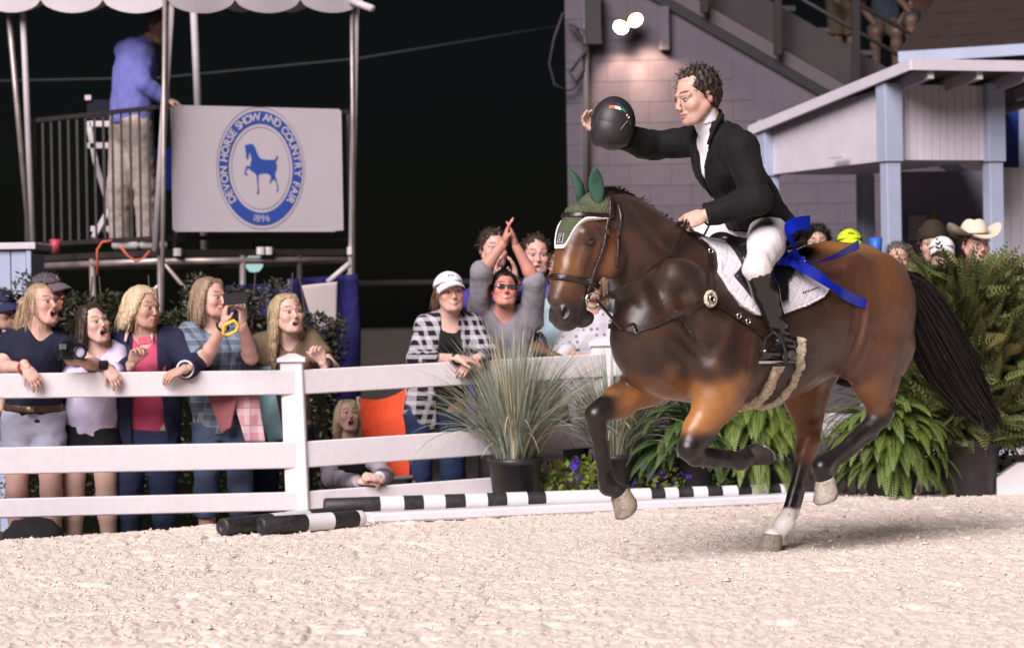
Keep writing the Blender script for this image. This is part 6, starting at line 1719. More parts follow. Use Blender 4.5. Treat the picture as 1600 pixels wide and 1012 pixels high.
# potted evergreen: trunk, limbs and flat scaly sprays
def evergreen(px, py, label, seed):
    p = gpos(px, py); t = thing('potted_evergreen', label, 'tree', p); pot(t, .20, .34); rg = np.random.default_rng(seed)
    m_ = MB(); m_.tube([A(0, 0, .3), A(.01, 0, .8), A(-.01, .01, 1.1), A(0, 0, 1.32)], [.035, .028, .018, .006], 9)
    V0, F0 = [], []; k = 0; L = .20; n = 9       # one spray
    for j in range(n):
        tt = j / (n - 1); b = A(tt * L, 0, .03 * tt * tt)
        for s_ in ((1, -1) if j < n - 1 else (0,)):
            ln = .066 * (1 - tt * .75) * (1 if s_ else .8); d = nrm(A(.75, s_ * .72, .06)) if s_ else A(1, 0, .1); w = .009
            sd_ = np.cross(d, A(0, 0, 1)); mid = b + d * ln * .55; V0 += [b - sd_ * w * .5, b + sd_ * w * .5, mid + sd_ * w * .75, mid - sd_ * w * .75, b + d * ln]; F0 += [(k, k + 1, k + 2, k + 3), (k + 3, k + 2, k + 4)]; k += 5
            for q in (.35, .62):
                c = b + d * ln * q
                for s2 in (1, -1):
                    d2 = nrm(d + sd_ * s2 * .9); l2 = ln * .42; V0 += [c - d * .004, c + d * .006, c + d2 * l2]; F0.append((k, k + 1, k + 2)); k += 3
    V0 = np.array(V0); tris = []
    for f in F0: tris += [f] if len(f) == 3 else [(f[0], f[1], f[2]), (f[0], f[2], f[3])]
    T = np.array(tris); VV, FF, CC = [], [], []; o_ = 0
    def rad(z): return .50 * np.interp(z, (.25, .40, .62, .9, 1.2, 1.4), (.30, .60, .92, 1.05, .85, .35))
    for i in range(1900):
        z = .34 + .98 * rg.random() ** .85; a = rg.uniform(0, 6.28); rr = rad(z) * math.sqrt(rg.uniform(.12, 1.0)) * (1 + .22 * math.sin(a * 3 + z * 5)); c = A(math.cos(a) * rr * .8, math.sin(a) * rr * .8, z)
        el = rg.uniform(.15, 1.05) * (1 if z > .6 else .5) - (.5 if z < .5 else 0); d = A(math.cos(a + rg.normal() * .35) * math.cos(el), math.sin(a + rg.normal() * .35) * math.cos(el), math.sin(el)); d = nrm(d); u = nrm(np.cross(d, rg.normal(size=3))); w = np.cross(d, u); s_ = rg.uniform(.7, 1.25)
        R = np.stack([d, u, w], 1); VV.append(c + (V0 * s_) @ R.T); FF.append(T + o_); o_ += len(V0); out = rr / rad(z)
        CC.append(np.tile(A(.105, .125, .040) * rg.uniform(.45, 1.4) * A(1 + .35 * (rg.random() < .2), 1, 1), (len(V0), 1)))
        if i % 16 == 0: m_.tube([A(0, 0, max(.35, z - .2)), c * A(.5, .5, 1) - A(0, 0, .05), c], [.010, .007, .003], 5)
    m_.build('trunk', M('evergreen_wood', (.06, .042, .03), .9), t, True)
    obj('crown', mesh(np.concatenate(VV), np.concatenate(FF), np.concatenate(CC), smooth=False), M('evergreen_spray', attr=True, rough=.55, spec=.3), t)
evergreen(1512, 773, 'tall bushy evergreen in a black pot behind the horse tail', 9)
# ------------------------------------------------------------------ spectators
SK = dict(fair=(.56, .365, .30), pink=(.55, .335, .275), tan=(.43, .26, .195), red=(.46, .215, .165), brown=(.12, .058, .036), dim=(.36, .21, .165))
BLONDE, DBLONDE, LBROWN, DBROWN, BLK = (.36, .26, .15), (.30, .21, .125), (.22, .155, .10), (.035, .022, .016), (.012, .010, .010)
def plaid(name, base, c1, c2, sc, w=.45, k=.55, k2=.7):
    m = M(name, base, .85, .15, bump=(300, .2, 2, .002)); nt = m.node_tree; N, L = nt.nodes, nt.links; tc = N.new('ShaderNodeTexCoord'); sp = N.new('ShaderNodeSeparateXYZ'); L.new(tc.outputs['Object'], sp.inputs[0])
    col = None
    def stripe(out, scale, lo, col_in, colr, fac):
        mu = N.new('ShaderNodeMath'); mu.operation = 'MULTIPLY'; mu.inputs[1].default_value = scale; L.new(out, mu.inputs[0]); fr = N.new('ShaderNodeMath'); fr.operation = 'FRACT'; L.new(mu.outputs[0], fr.inputs[0])
        gt = N.new('ShaderNodeMath'); gt.operation = 'GREATER_THAN'; gt.inputs[1].default_value = lo; L.new(fr.outputs[0], gt.inputs[0]); fm = N.new('ShaderNodeMath'); fm.operation = 'MULTIPLY'; fm.inputs[1].default_value = fac; L.new(gt.outputs[0], fm.inputs[0])
        mx = N.new('ShaderNodeMix'); mx.data_type = 'RGBA'; L.new(fm.outputs[0], mx.inputs[0]); mx.inputs[7].default_value = (*colr, 1)
        if col_in is None: mx.inputs[6].default_value = (*base, 1)
        else: L.new(col_in, mx.inputs[6])
        return mx.outputs[2]
    ad = N.new('ShaderNodeMath'); ad.operation = 'ADD'; L.new(sp.outputs[0], ad.inputs[0]); L.new(sp.outputs[1], ad.inputs[1])
    c = stripe(ad.outputs[0], sc, 1 - w, None, c1, k); c = stripe(sp.outputs[2], sc, 1 - w, c, c1, k); c = stripe(ad.outputs[0], sc, .93, c, c2, k2); c = stripe(sp.outputs[2], sc, .93, c, c2, k2)
    L.new(c, N['Principled BSDF'].inputs['Base Color']); return m
def fabric(name, rgb, rough=.85, fold=.25): return M(name, rgb, rough, .2, var=[(7, .10, 3)], bump=[(10, fold, 3, .03), (350, .15, 2, .002)])
denim = fabric('dark_denim', (.022, .030, .070)); denim2 = fabric('mid_denim', (.055, .075, .13)); paled = fabric('pale_denim', (.36, .36, .46)); navyc = fabric('navy_cotton', (.012, .013, .030)); blackc = fabric('black_cotton', (.010, .009, .011))
whitec = fabric('white_cotton', (.62, .57, .63)); khaki = fabric('khaki_cotton', (.36, .29, .235)); leatherb = M('belt_leather', (.07, .032, .02), .5)
def spectator(label, Y, head, shR, shL, hip, R, L, skin, hair=None, face={}, hands=True, legs=True, S=1.0, g=1.0, name='person', group='spectators behind the fence', ground=None, res=.0125, rollsh=0.0):
    """head (px, py, yaw, pitch, roll); shoulders and hip (px, py, dy); R and L: (elbow px, py, dy), (wrist px, py, dy), hand dict or None"""
    Jf = J_(Y); gz = GZ if ground is None else ground
    hpnt = Jf(*hip); mid_ = (Jf(*shR) + Jf(*shL)) / 2; J = dict(hip=hpnt, shR=lerp(Jf(*shR), mid_, .10), shL=lerp(Jf(*shL), mid_, .10))
    J['elR'], J['wrR'], J['elL'], J['wrL'] = Jf(*R[0]), Jf(*R[1]), Jf(*L[0]), Jf(*L[1])
    if legs:
        H = hpnt[2] - gz
        for k, sx in (('L', .10), ('R', -.10)):
            J['kn' + k] = hpnt + A(sx * S, -.03, -H * .50); J['an' + k] = hpnt + A(sx * S * 1.05, .02, -H + .07)
    hx = Jf(head[0], head[1], head[5] if len(head) > 5 else -.03)
    p = Person(name, label, A(hpnt[0], hpnt[1], gz), J, (hx, face_rot(*head[2:5])), SK[skin] if isinstance(skin, str) else skin, g, S, group=group, res=res)
    hs = []
    for arm, d, th in ((R, 'R', -1), (L, 'L', 1)):
        if len(arm) > 2 and arm[2] is not None:
            k = dict(arm[2]); w = J['wr' + d]; fw = nrm(w - J['el' + d]); k.setdefault('fwd', fw); k.setdefault('palm', A(0, .3, -1)); k.setdefault('thumb', th); hs.append(dict(wrist=w, s=S * .95, **k))
    p.body(face, hs, legs=legs)
    if hair: p.hair('hair', hair[0], hair[1], **(hair[2] if len(hair) > 2 else {}))
    return p
DOWN, LFT, RGT, UP, CAMW = A(0, 0, -1), A(-1, 0, 0), A(1, 0, 0), A(0, 0, 1), A(0, -1, 0)

# 1 blonde girl, navy polo, camera
p = spectator('laughing blonde girl in navy polo and denim shorts holding a camera at far left', 15.98, (66, 474, -48, 8, -4, -.06), (16, 534, 0), (90, 532, 0), (52, 652, .04),
    ((2, 574, -.10), (42, 574, -.36), dict(fwd=A(.55, -.15, -.85), palm=A(-.2, .9, -.3), curl=.25, thumb=1)), ((150, 572, -.12), (128, 566, -.30), dict(fwd=A(-.9, -.2, .05), palm=A(.2, .3, .9), curl=.55, thumb=1)),
    'pink', (DBLONDE, 'tail', dict(length=.26, seed=3, flow=(-.02, -.10, -.03), vol=.006)), dict(mouth=1.0, smile=.7, flush=.25), S=.98)
p.top('polo_shirt', navyc, sleeve=.62, hem=.02, neck=.60, e=.014); p.pants('denim_shorts', paled, upto=.42, waist=.05, flare=.012)
f = Field(); ax_ = nrm(p.J['chest'] - p.J['hip']); f.tube([p.J['hip'] + ax_ * .045, p.J['hip'] + ax_ * .085], [.172, .168], [.124, .120], p.side, k=.01); v_, f_ = f.skin(.008, clip=[(p.J['hip'] + ax_ * .04, -ax_), (p.J['hip'] + ax_ * .082, ax_)]); p.add('belt', v_, f_, leatherb)
m_ = MB(); m_.box(p.J['hip'] + ax_ * .062 + p.fwd * .128, (.05, .012, .035)); p.add('belt_buckle', np.array(m_.v), m_.f, M('dull_brass', (.35, .28, .18), .4, metal=.7))
m_ = MB(); w = lerp(p.J['elR'], p.J['wrR'], .90); dd = nrm(p.J['wrR'] - p.J['elR']); x_ = nrm(np.cross(dd, UP)); m_.tube([w + .036 * (x_ * math.cos(a) + np.cross(dd, x_) * math.sin(a)) for a in np.linspace(0, 6.28, 14, endpoint=False)], .008, 6, closed=True); p.add('red_bracelet', np.array(m_.v), m_.f, M('red_band', (.35, .03, .04), .6))
q = at(108, 549, 15.62); cmr = thing('camera', 'black camera with shining lens held by the blonde girl', 'camera', q); bk = M('camera_black', (.007, .007, .008), .4, .4, bump=(200, .2, 2, .001))
R_ = rot((0, 0, 1), 32); m_ = MB(); m_.box((0, 0, 0), (.125, .065, .088), R_, .008); m_.box(R_ @ A(-.005, 0, .052), (.05, .05, .025), R_, .006); m_.build('camera_body', bk, cmr)
m_ = MB(); Rl = R_ @ rot((1, 0, 0), 90); m_.lathe([(.034, .03), (.036, .06), (.039, .085), (.039, .10), (.030, .098)], 20, A(0, 0, 0) + R_ @ A(.025, 0, -.004), Rl); le = m_.build('lens', bk, cmr, True)
m_ = MB(); m_.lathe([(.001, .088), (.018, .09), (.031, .086)], 18, R_ @ A(.025, 0, -.004), Rl); m_.build('lens_glass', M('lens_glass', (.55, .58, .7), .05, .8, coat=1), le, True)
m_ = MB(); m_.box(R_ @ A(-.055, -.04, .028), (.040, .006, .030), R_); m_.build('screen', M('grey_panel', (.13, .14, .17), .3), cmr)
# 1b capped head behind her
p = spectator('person in grey cap mostly hidden behind the laughing blonde girl', 16.75, (76, 458, -62, 4, 0, -.05), (30, 545, .1), (110, 545, .1), (70, 690, .1), ((25, 620, .1), (30, 690, .05)), ((120, 620, .1), (115, 690, .05)), 'red', (DBROWN, 'short', dict(seed=12)), dict(fem=0), legs=False)
p.cap(fabric('grey_cap_cotton', (.085, .068, .085)), fabric('grey_cap_brim', (.10, .08, .095)), tilt=-2, logo=(M('peach_thread', (.45, .22, .15), .8), [(0, .085, .03, .010), (0, .072, .024, .006)])); p.top('dark_shirt', blackc, sleeve=1.6)
# edge person at far left with sunglasses on a navy cap
p = spectator('person in navy cap and white sleeve cut off by the left edge', 16.6, (2, 485, -55, 0, 0), (-70, 560, 0), (-5, 545, 0), (-40, 690, .1), ((-75, 620, 0), (-70, 690, 0)), ((5, 590, 0), (2, 640, -.1)), 'dim', (DBROWN, 'short', dict(seed=14)), dict(fem=0), legs=False)
p.cap(fabric('navy_cap', (.02, .022, .06)), tilt=2); p.top('white_shirt', whitec, sleeve=1.0)
f = Field(); f.ell(A(.035, -.112, .080), (.026, .012, .017), k=.004); f.ell(A(-.035, -.112, .080), (.026, .012, .017), k=.004); f.cap(A(-.06, -.10, .085), A(.06, -.10, .085), .005, k=.004); v_, f_ = f.skin(.005); p.add('sunglasses', p.hat_pt(v_), f_, M('black_glass', (.01, .01, .012), .08, .6, coat=1))
# 2 dark haired girl
p = spectator('laughing dark-haired girl in pale lilac shirt beside the girl with the camera', 16.10, (146, 505, -38, 10, -12, -.07), (112, 552, 0), (184, 552, 0), (140, 672, .05), ((108, 590, -.05), (150, 582, -.28), None), ((188, 588, -.10), (168, 574, -.34), dict(fwd=A(.55, -.25, -.8), palm=A(-.3, .9, -.2), curl=.30)),
    'fair', (DBROWN, 'long', dict(length=.22, seed=6, vol=.010)), dict(mouth=.95, smile=.9, flush=.1), S=.95)
p.top('lilac_shirt', fabric('lilac_cotton', (.52, .46, .62)), sleeve=1.75, hem=.02, neck=.5, deep=.11, e=.016); p.pants('black_shorts', blackc, upto=.30, waist=.04, flare=.03)
m_ = MB(); w = p.J['wrL']; m_.box(w + A(-.02, -.02, .015), (.05, .04, .05), None, .01); p.add('dark_wristband', np.array(m_.v), m_.f, blackc)
# 3 woman pink top navy jacket
p = spectator('woman with blonde bob in pink top and navy jacket glancing sideways', 16.18, (224, 481, -48, -2, 4, -.08), (186, 540, 0), (283, 536, 0), (228, 672, .05), ((182, 596, -.05), (206, 568, -.30), dict(fwd=A(.35, -.25, .95), palm=A(.6, -.6, .1), curl=.62, thumb=-1)), ((306, 572, -.10), (288, 577, -.34), dict(fwd=A(-.85, -.25, -.30), palm=A(.0, .5, -.9), curl=.35)),
    'tan', ((.46, .355, .225), 'long', dict(length=.13, seed=9, vol=.016, flow=(-.05, .02, .0))), dict(smile=-.2, flush=.1, lips=(.38, .15, .13)), S=1.02, g=1.08)
p.top('pink_top', fabric('pink_cotton', (.42, .060, .12)), sleeve=0, hem=.06, neck=.55, deep=.07, e=.010); p.pants('dark_jeans', denim, waist=.02)
def jcut(P, p=p):
    q = P - p.J['chest']; fr = q @ p.fwd; lat = q @ p.side; hg = q @ nrm(p.J['chest'] - p.J['hip']); return np.maximum(.0 - fr, np.abs(lat + .02) - (.070 + .05 * np.clip(-hg, 0, .5)))
jk = p.top('navy_jacket', fabric('navy_fleece', (.016, .018, .045)), sleeve=1.90, hem=.10, neck=.55, deep=0, e=.026, cut=jcut, loose=.01)
f = Field(); nb = p.hp + p.hR @ A(0, .02, -.125); f.chain([nb + p.side * .075 + p.fwd * .06 - UP * .055, nb + p.side * .07 - p.fwd * .02, nb - p.fwd * .07, nb - p.side * .07 - p.fwd * .02, nb - p.side * .075 + p.fwd * .06 - UP * .055], [.008, .014, .018, .014, .008], k=.01); v_, f_ = f.skin(.007); p.add('cream_collar', v_, f_, fabric('cream_fleece', (.46, .38, .30)), parent=jk)
m_ = MB(); qd = lerp(p.J['elL'], p.J['wrL'], .93); dd = nrm(p.J['wrL'] - p.J['elL']); x_ = nrm(np.cross(dd, UP)); m_.tube([qd + .047 * (x_ * math.cos(a) + np.cross(dd, x_) * math.sin(a)) for a in np.linspace(0, 6.28, 16, endpoint=False)], .006, 6, closed=True); p.add('striped_cuff', np.array(m_.v), m_.f, whitec, parent=jk)
m_ = MB(); c_ = p.J['chest'] + p.side * .088 + p.fwd * .128 - UP * .06; m_.beam(c_, c_ - UP * .13 + p.side * .015, .02, .008, CAMW); p.add('red_lanyard', np.array(m_.v), m_.f, M('red_ribbon', (.30, .02, .05), .6), parent=jk)
q = at(226, 532, 15.80); m_ = MB(); m_.box((0, 0, 0), (.075, .016, .045), rot((0, 1, 0), -8), .006); o = tag(m_.build('phone', M('pink_phone', (.65, .09, .14), .4)), 'bright pink phone held up by the woman in the pink top', 'phone'); o.location = q
# 4 girl filming with a phone
p = spectator('girl in teal plaid shirt filming with a black phone', 16.20, (329, 465, -52, 0, 2, -.06), (292, 522, 0), (374, 522, .02), (348, 648, .05), ((320, 562, -.16), (350, 506, -.36), dict(fwd=A(.10, -.25, 1), palm=A(.8, .3, 0), curl=(.15, .45, .5, .5), thumb=1)), ((392, 558, -.12), (379, 506, -.36), dict(fwd=A(.05, -.25, 1), palm=A(-.8, .4, 0), curl=(.15, .45, .5, .5), thumb=1)),
    'pink', (LBROWN, 'long', dict(length=.17, seed=17, vol=.008)), dict(smile=-.1, flush=.3), S=.98)
tealp = plaid('teal_plaid', (.15, .19, .25), (.035, .045, .070), (.26, .28, .33), 14, .5); p.top('plaid_shirt', tealp, sleeve=.80, hem=.10, neck=.6, e=.018, loose=.01); p.pants('capri_jeans', denim2, upto=1.45, waist=-.02, flare=.02)
m_ = MB(); dd = nrm(p.J['wrR'] - p.J['elR']); qd = lerp(p.J['elR'], p.J['wrR'], .93); x_ = nrm(np.cross(dd, CAMW)); m_.tube([qd + .034 * (x_ * math.cos(a) + np.cross(dd, x_) * math.sin(a)) for a in np.linspace(0, 6.28, 14, endpoint=False)], .007, 6, closed=True); p.add('black_bracelet', np.array(m_.v), m_.f, blackc)
q = at(368, 466, 15.74); m_ = MB(); m_.box((0, 0, 0), (.135, .012, .068), rot((0, 1, 0), -4), .006); o = tag(m_.build('phone', bk), 'black phone held sideways by the girl in teal plaid', 'phone'); o.location = q
q = at(359, 513, 15.76); m_ = MB(); m_.tube([A(-.042, 0, -.03), A(-.03, -.01, .02), A(.025, -.012, .045), A(.048, 0, .02), A(.035, 0, -.015), A(-.01, .0, -.035)], .014, 8, closed=True, flat=.6); o = tag(m_.build('lanyard_strap', M('yellow_foam', (.75, .46, .03), .6), None, True), 'yellow wrist float hanging from the hand of the filming girl', 'strap'); o.location = q
cloth('tied_flannel', 'dusty red flannel shirt tied at the waist of the filming girl', 'shirt', ((326, 616, -.14), (372, 616, -.17), (360, 668, -.16), (345, 678, -.14)), 16.2, fabric('dusty_red', (.22, .075, .085)), wob=.02, wl=.12, seed=21, nx=14, ny=14)
cloth('tied_flannel', 'pink and white flannel sleeve hanging at the hip of the filming girl', 'shirt', ((364, 618, -.16), (404, 618, -.12), (416, 690, -.12), (384, 690, -.16)), 16.2, plaid('pink_plaid', (.40, .20, .22), (.52, .42, .44), (.28, .08, .10), 10), wob=.02, wl=.12, seed=22, nx=14, ny=14)
# 5 long-haired blonde woman
p = spectator('woman with very long blonde hair in olive tee behind the fence post', 16.55, (449, 491, -30, 10, -4, -.10), (404, 540, 0), (490, 535, 0), (440, 668, .10), ((396, 590, -.05), (420, 600, -.25), None), ((520, 578, -.12), (504, 566, -.34), dict(fwd=A(-.25, -.2, .95), palm=A(-.5, -.8, .1), curl=(.75, .70, .65, .6))),
    'fair', ((.33, .245, .14), 'long', dict(length=.34, seed=23, vol=.013)), dict(mouth=.42, flush=.15), S=1.02)
p.top('olive_tee', fabric('olive_cotton', (.15, .105, .065)), sleeve=.62, hem=.05, neck=.58, e=.016); p.pants('dark_jeans', denim, waist=.04)
m_ = MB(); dd = nrm(p.J['wrL'] - p.J['elL']); qd = lerp(p.J['elL'], p.J['wrL'], .70); x_ = nrm(np.cross(dd, CAMW)); m_.tube([qd + .036 * (x_ * math.cos(a) + np.cross(dd, x_) * math.sin(a)) for a in np.linspace(0, 6.28, 14, endpoint=False)], .009, 6, closed=True); p.add('navy_wristband', np.array(m_.v), m_.f, navyc)
cloth('aqua_bag', 'aqua and white cloth bag hanging beside the long-haired blonde woman', 'bag', ((384, 574, -.1), (422, 572, -.1), (446, 686, -.1), (420, 690, -.1)), 16.45, fabric('aqua_cloth', (.28, .45, .52)), wob=.03, wl=.15, seed=25, nx=14, ny=14, thick=.05)
# 6 child
p = spectator('screaming blonde child in white sleeves crouching behind the lower rail', 16.72, (543, 648, -18, 12, 0, -.06), (512, 708, 0), (576, 708, 0), (543, 800, .12), ((516, 748, -.12), (570, 752, -.45), dict(fwd=A(.85, -.2, .05), palm=A(.1, .5, -.6), curl=.65)), ((602, 742, -.12), (590, 748, -.47), dict(fwd=A(-.6, -.3, .2), palm=A(-.1, .6, -.6), curl=.65)),
    'fair', ((.38, .29, .18), 'long', dict(length=.24, seed=27, vol=.007)), dict(mouth=1.15, flush=.05), S=.80, legs=False, ground=GZ)
p.top('grey_white_top', fabric('pale_grey_jersey', (.44, .40, .46)), sleeve=1.85, hem=.02, neck=.6, e=.012, res=.011); p.top('dark_vest', blackc, sleeve=0, hem=.05, neck=.45, e=.022, deep=.06)
chair = thing('folding_chair', 'orange canvas folding chair beside the screaming child', 'chair', at(600, 800, 16.95) * A(1, 1, 0) + A(0, 0, GZ)); co_ = at(600, 800, 16.95) * A(1, 1, 0) + A(0, 0, GZ)
q4 = [at(560, 622, 17.0), at(636, 606, 17.05), at(640, 742, 16.85), at(572, 745, 16.8)]; V = []; nxy = 14
for i in range(nxy + 1):
    for j in range(nxy + 1): u, v = i / nxy, j / nxy; V.append(lerp(lerp(q4[0], q4[1], u), lerp(q4[3], q4[2], u), v) + A(0, .05 * math.sin(math.pi * u) + .02 * math.sin(6 * v), -.035 * math.sin(math.pi * u) * (1 - v)) - co_)
V = np.array(V); F = [(i * (nxy + 1) + j, (i + 1) * (nxy + 1) + j, (i + 1) * (nxy + 1) + j + 1, i * (nxy + 1) + j + 1) for i in range(nxy) for j in range(nxy)]; m0 = len(V)
obj('canvas_back', mesh(np.concatenate([V, V + A(0, .012, 0)]), F + [tuple(k + m0 for k in q[::-1]) for q in F]), fabric('orange_canvas', (.62, .075, .025), fold=.5), chair)
for a, b in (((636, 604, 17.07), (648, 760, 16.85)), ((560, 620, 17.02), (566, 780, 16.85)), ((566, 750, 16.8), (645, 745, 16.85))):
    m_ = MB(); m_.tube([at(*a) - co_, at(*b) - co_], .014, 8); m_.build('frame_tube', M('pale_tube', (.34, .30, .29), .5), chair, True)
# 7 plaid woman with white cap
pl7 = plaid('black_white_plaid', (.012, .010, .014), (.50, .47, .51), (.50, .47, .51), 18, .44, .52, .0)
p = spectator('smiling woman in white cap and black and white plaid shirt leaning on the rail', 16.85, (703, 457, -14, 2, -5, -.10), (662, 511, 0), (740, 508, 0), (680, 634, .10), ((652, 562, -.08), (716, 560, -.38), dict(fwd=A(.95, -.1, -.10), palm=A(0, .25, -1), curl=.28, thumb=1)), ((764, 556, -.08), (742, 562, -.34), dict(fwd=A(-.75, -.25, -.55), palm=A(-.1, .7, -.6), curl=.30)),
    'pink', ((.10, .055, .03), 'tail', dict(length=.14, seed=31, flow=(-.05, .03, 0), vol=.004)), dict(smile=1.0, flush=.2), S=1.02, g=1.0)
p.cap(fabric('white_cap_cotton', (.66, .63, .66)), tilt=-9, logo=(M('blue_thread', (.12, .13, .38), .8), [(-.012, .086, .010, .012), (.002, .090, .014, .006), (.014, .084, .008, .012)]))
p.top('black_top', blackc, sleeve=0, hem=.06, neck=.5, deep=.11, e=.010); p.pants('blue_jeans', fabric('deep_blue_denim', (.022, .034, .085)), waist=.0)
def jcut7(P, p=p):
    q = P - p.J['chest']; fr = q @ p.fwd; lat = q @ p.side; hg = q @ nrm(p.J['chest'] - p.J['hip']); return np.maximum(.0 - fr, np.abs(lat - .01) - np.clip(.055 + .16 * -hg, .05, .10))
p.top('plaid_shirt', pl7, sleeve=1.86, hem=.12, neck=.62, deep=0, e=.018, cut=jcut7, loose=.012)
m_ = MB(); dd = nrm(p.J['wrR'] - p.J['elR']); qd = lerp(p.J['elR'], p.J['wrR'], .97); x_ = nrm(np.cross(dd, CAMW)); m_.tube([qd + .033 * (x_ * math.cos(a) + np.cross(dd, x_) * math.sin(a)) for a in np.linspace(0, 6.28, 14, endpoint=False)], .009, 6, closed=True); p.add('dark_watch', np.array(m_.v), m_.f, bk)
# 8 clapping spectator
p = spectator('spectator in grey hoodie and sunglasses clapping with arms raised overhead', 17.15, (788, 453, -8, 12, 3, -.08), (744, 500, 0), (834, 500, 0), (790, 632, .06), ((753, 424, -.14), (788, 378, -.16), dict(fwd=A(.25, -.1, 1), palm=A(1, 0, .0), curl=.12, thumb=1, spread=.05)), ((836, 440, -.12), (806, 384, -.15), dict(fwd=A(-.22, -.1, 1), palm=A(-1, 0, 0), curl=.12, thumb=1, spread=.05)),
    'red', (BLK, 'short', dict(seed=34, vol=.016, strands=260)), dict(smile=1.0, fem=0, flush=.35, brow=(.02, .015, .012)), S=.98)
p.top('grey_hoodie', fabric('grey_fleece', (.20, .185, .21), fold=.4), sleeve=1.10, hem=.06, neck=.62, e=.022, loose=.02); p.pants('grey_trousers', fabric('grey_trouser', (.07, .065, .07)), waist=.04)
f = Field(); 
for sx in (1, -1): f.ell(A(sx * .034, -.096, .003), (.027, .008, .016), k=.003); f.cap(A(sx * .058, -.086, .008), A(sx * .077, .0, .008), .003, k=.002)
f.cap(A(-.012, -.104, .008), A(.012, -.104, .008), .0035, k=.003); v_, f_ = f.skin(.004); p.add('sunglasses', p.hat_pt(v_), f_, M('mirror_glass', (.03, .03, .04), .06, .7, coat=1))
# 9 man behind clapping
p = spectator('dark-haired man in purple jacket clapping behind the person with raised arms', 17.75, (771, 389, -18, 0, 2, -.04), (736, 470, .05), (812, 468, .05), (775, 640, .1), ((738, 470, -.15), (776, 436, -.32), dict(fwd=A(.05, -.2, .95), palm=A(.9, -.2, 0), curl=.2, thumb=1)), ((825, 480, -.1), (806, 440, -.32), dict(fwd=A(-.05, -.2, .95), palm=A(-.9, -.2, 0), curl=.2)),
    'pink', (DBROWN, 'short', dict(seed=36)), dict(fem=0, flush=.2), S=1.05, legs=False)
p.top('purple_jacket', fabric('purple_nylon', (.060, .042, .22), .5), sleeve=1.9, hem=.1, neck=.7, e=.022)
# 10 man in blue shirt
p = spectator('short-haired man in open blue shirt standing behind the horse head', 17.9, (838, 398, -6, -2, 0, -.04), (800, 472, 0), (885, 470, 0), (842, 640, .1), ((795, 540, 0), (810, 590, -.15)), ((895, 540, 0), (880, 590, -.15)), 'pink', (DBROWN, 'short', dict(seed=38, vol=.008)), dict(fem=0, flush=.25, smile=-.2, mouth=.12), S=1.06, legs=False)
p.top('blue_shirt', fabric('blue_shirt_cotton', (.085, .11, .33)), sleeve=1.8, hem=.1, neck=.72, deep=.09, e=.016)
# 11 dark-skinned child in profile, mauve tee
p = spectator('child in mauve tee in profile between the clapping spectator and horse muzzle', 17.35, (822, 492, -85, -4, 0, -.05), (812, 535, .02), (838, 535, -.04), (828, 640, .05), ((818, 560, .1), (830, 590, .1)), ((836, 543, -.22), (866, 554, -.38), dict(fwd=A(.9, -.1, -.35), palm=A(0, .3, -1), curl=.3)), 'brown', (BLK, 'short', dict(seed=40)), {}, S=.82, legs=False)
p.top('mauve_tee', fabric('mauve_cotton', (.30, .24, .30)), sleeve=.6, hem=.05, neck=.6)
# 12, 13, 14 behind the horse's muzzle
p = spectator('person in pale aqua shirt standing behind the horse muzzle', 17.75, (880, 425, 30, 0, 0), (848, 490, 0), (915, 488, 0), (880, 640, .05), ((845, 545, -.05), (860, 590, -.15)), ((920, 545, 0), (915, 590, -.1)), 'tan', (LBROWN, 'short', dict(seed=42)), dict(fem=0), S=1.05, g=1.15, legs=False)
p.top('aqua_shirt', fabric('aqua_cotton', (.36, .48, .54)), sleeve=1.2, hem=.1, neck=.6, e=.02)
pat = M('dotted_blouse', (.46, .43, .47), .85, .2, bump=(10, .3, 3, .03)); nt = pat.node_tree; vo = nt.nodes.new('ShaderNodeTexVoronoi'); vo.inputs['Scale'].default_value = 24; vo.inputs['Randomness'].default_value = .35; tcv = nt.nodes.new('ShaderNodeTexCoord'); nt.links.new(tcv.outputs['Object'], vo.inputs['Vector'])
lt = nt.nodes.new('ShaderNodeMath'); lt.operation = 'LESS_THAN'; lt.inputs[1].default_value = .26; nt.links.new(vo.outputs['Distance'], lt.inputs[0]); mxv = nt.nodes.new('ShaderNodeMix'); mxv.data_type = 'RGBA'; mxv.inputs[6].default_value = (.47, .44, .48, 1); mxv.inputs[7].default_value = (.15, .14, .24, 1); nt.links.new(lt.outputs[0], mxv.inputs[0]); nt.links.new(mxv.outputs[2], nt.nodes['Principled BSDF'].inputs['Base Color'])
p = spectator('person in pale dotted blouse with hands on the rail under the horse chin', 17.40, (925, 440, 10, 0, 0), (892, 510, 0), (955, 508, 0), (922, 640, .05), ((878, 552, -.08), (905, 556, -.30), dict(curl=.3)), ((962, 552, -.08), (938, 556, -.32), dict(fwd=A(-.7, -.3, -.25), palm=A(0, .4, -1), curl=.35)), 'tan', (LBROWN, 'mid', dict(seed=44, length=.15)), {}, S=.98)
p.top('dotted_blouse', pat, sleeve=1.55, hem=.08, neck=.6, e=.018, loose=.015); p.pants('black_trousers', blackc)
p = spectator('person in white shirt half hidden behind the horse neck and fence post', 17.7, (985, 420, 20, 0, 0), (950, 480, 0), (1012, 480, 0), (985, 640, .05), ((945, 540, -.05), (952, 590, -.1)), ((1018, 540, 0), (1012, 590, 0)), 'tan', (DBROWN, 'short', dict(seed=46)), dict(fem=0), S=1.02)
p.top('white_shirt', fabric('white_shirt_bg', (.60, .58, .68)), sleeve=1.2, hem=.05, neck=.6, e=.018); p.pants('navy_trousers', navyc)
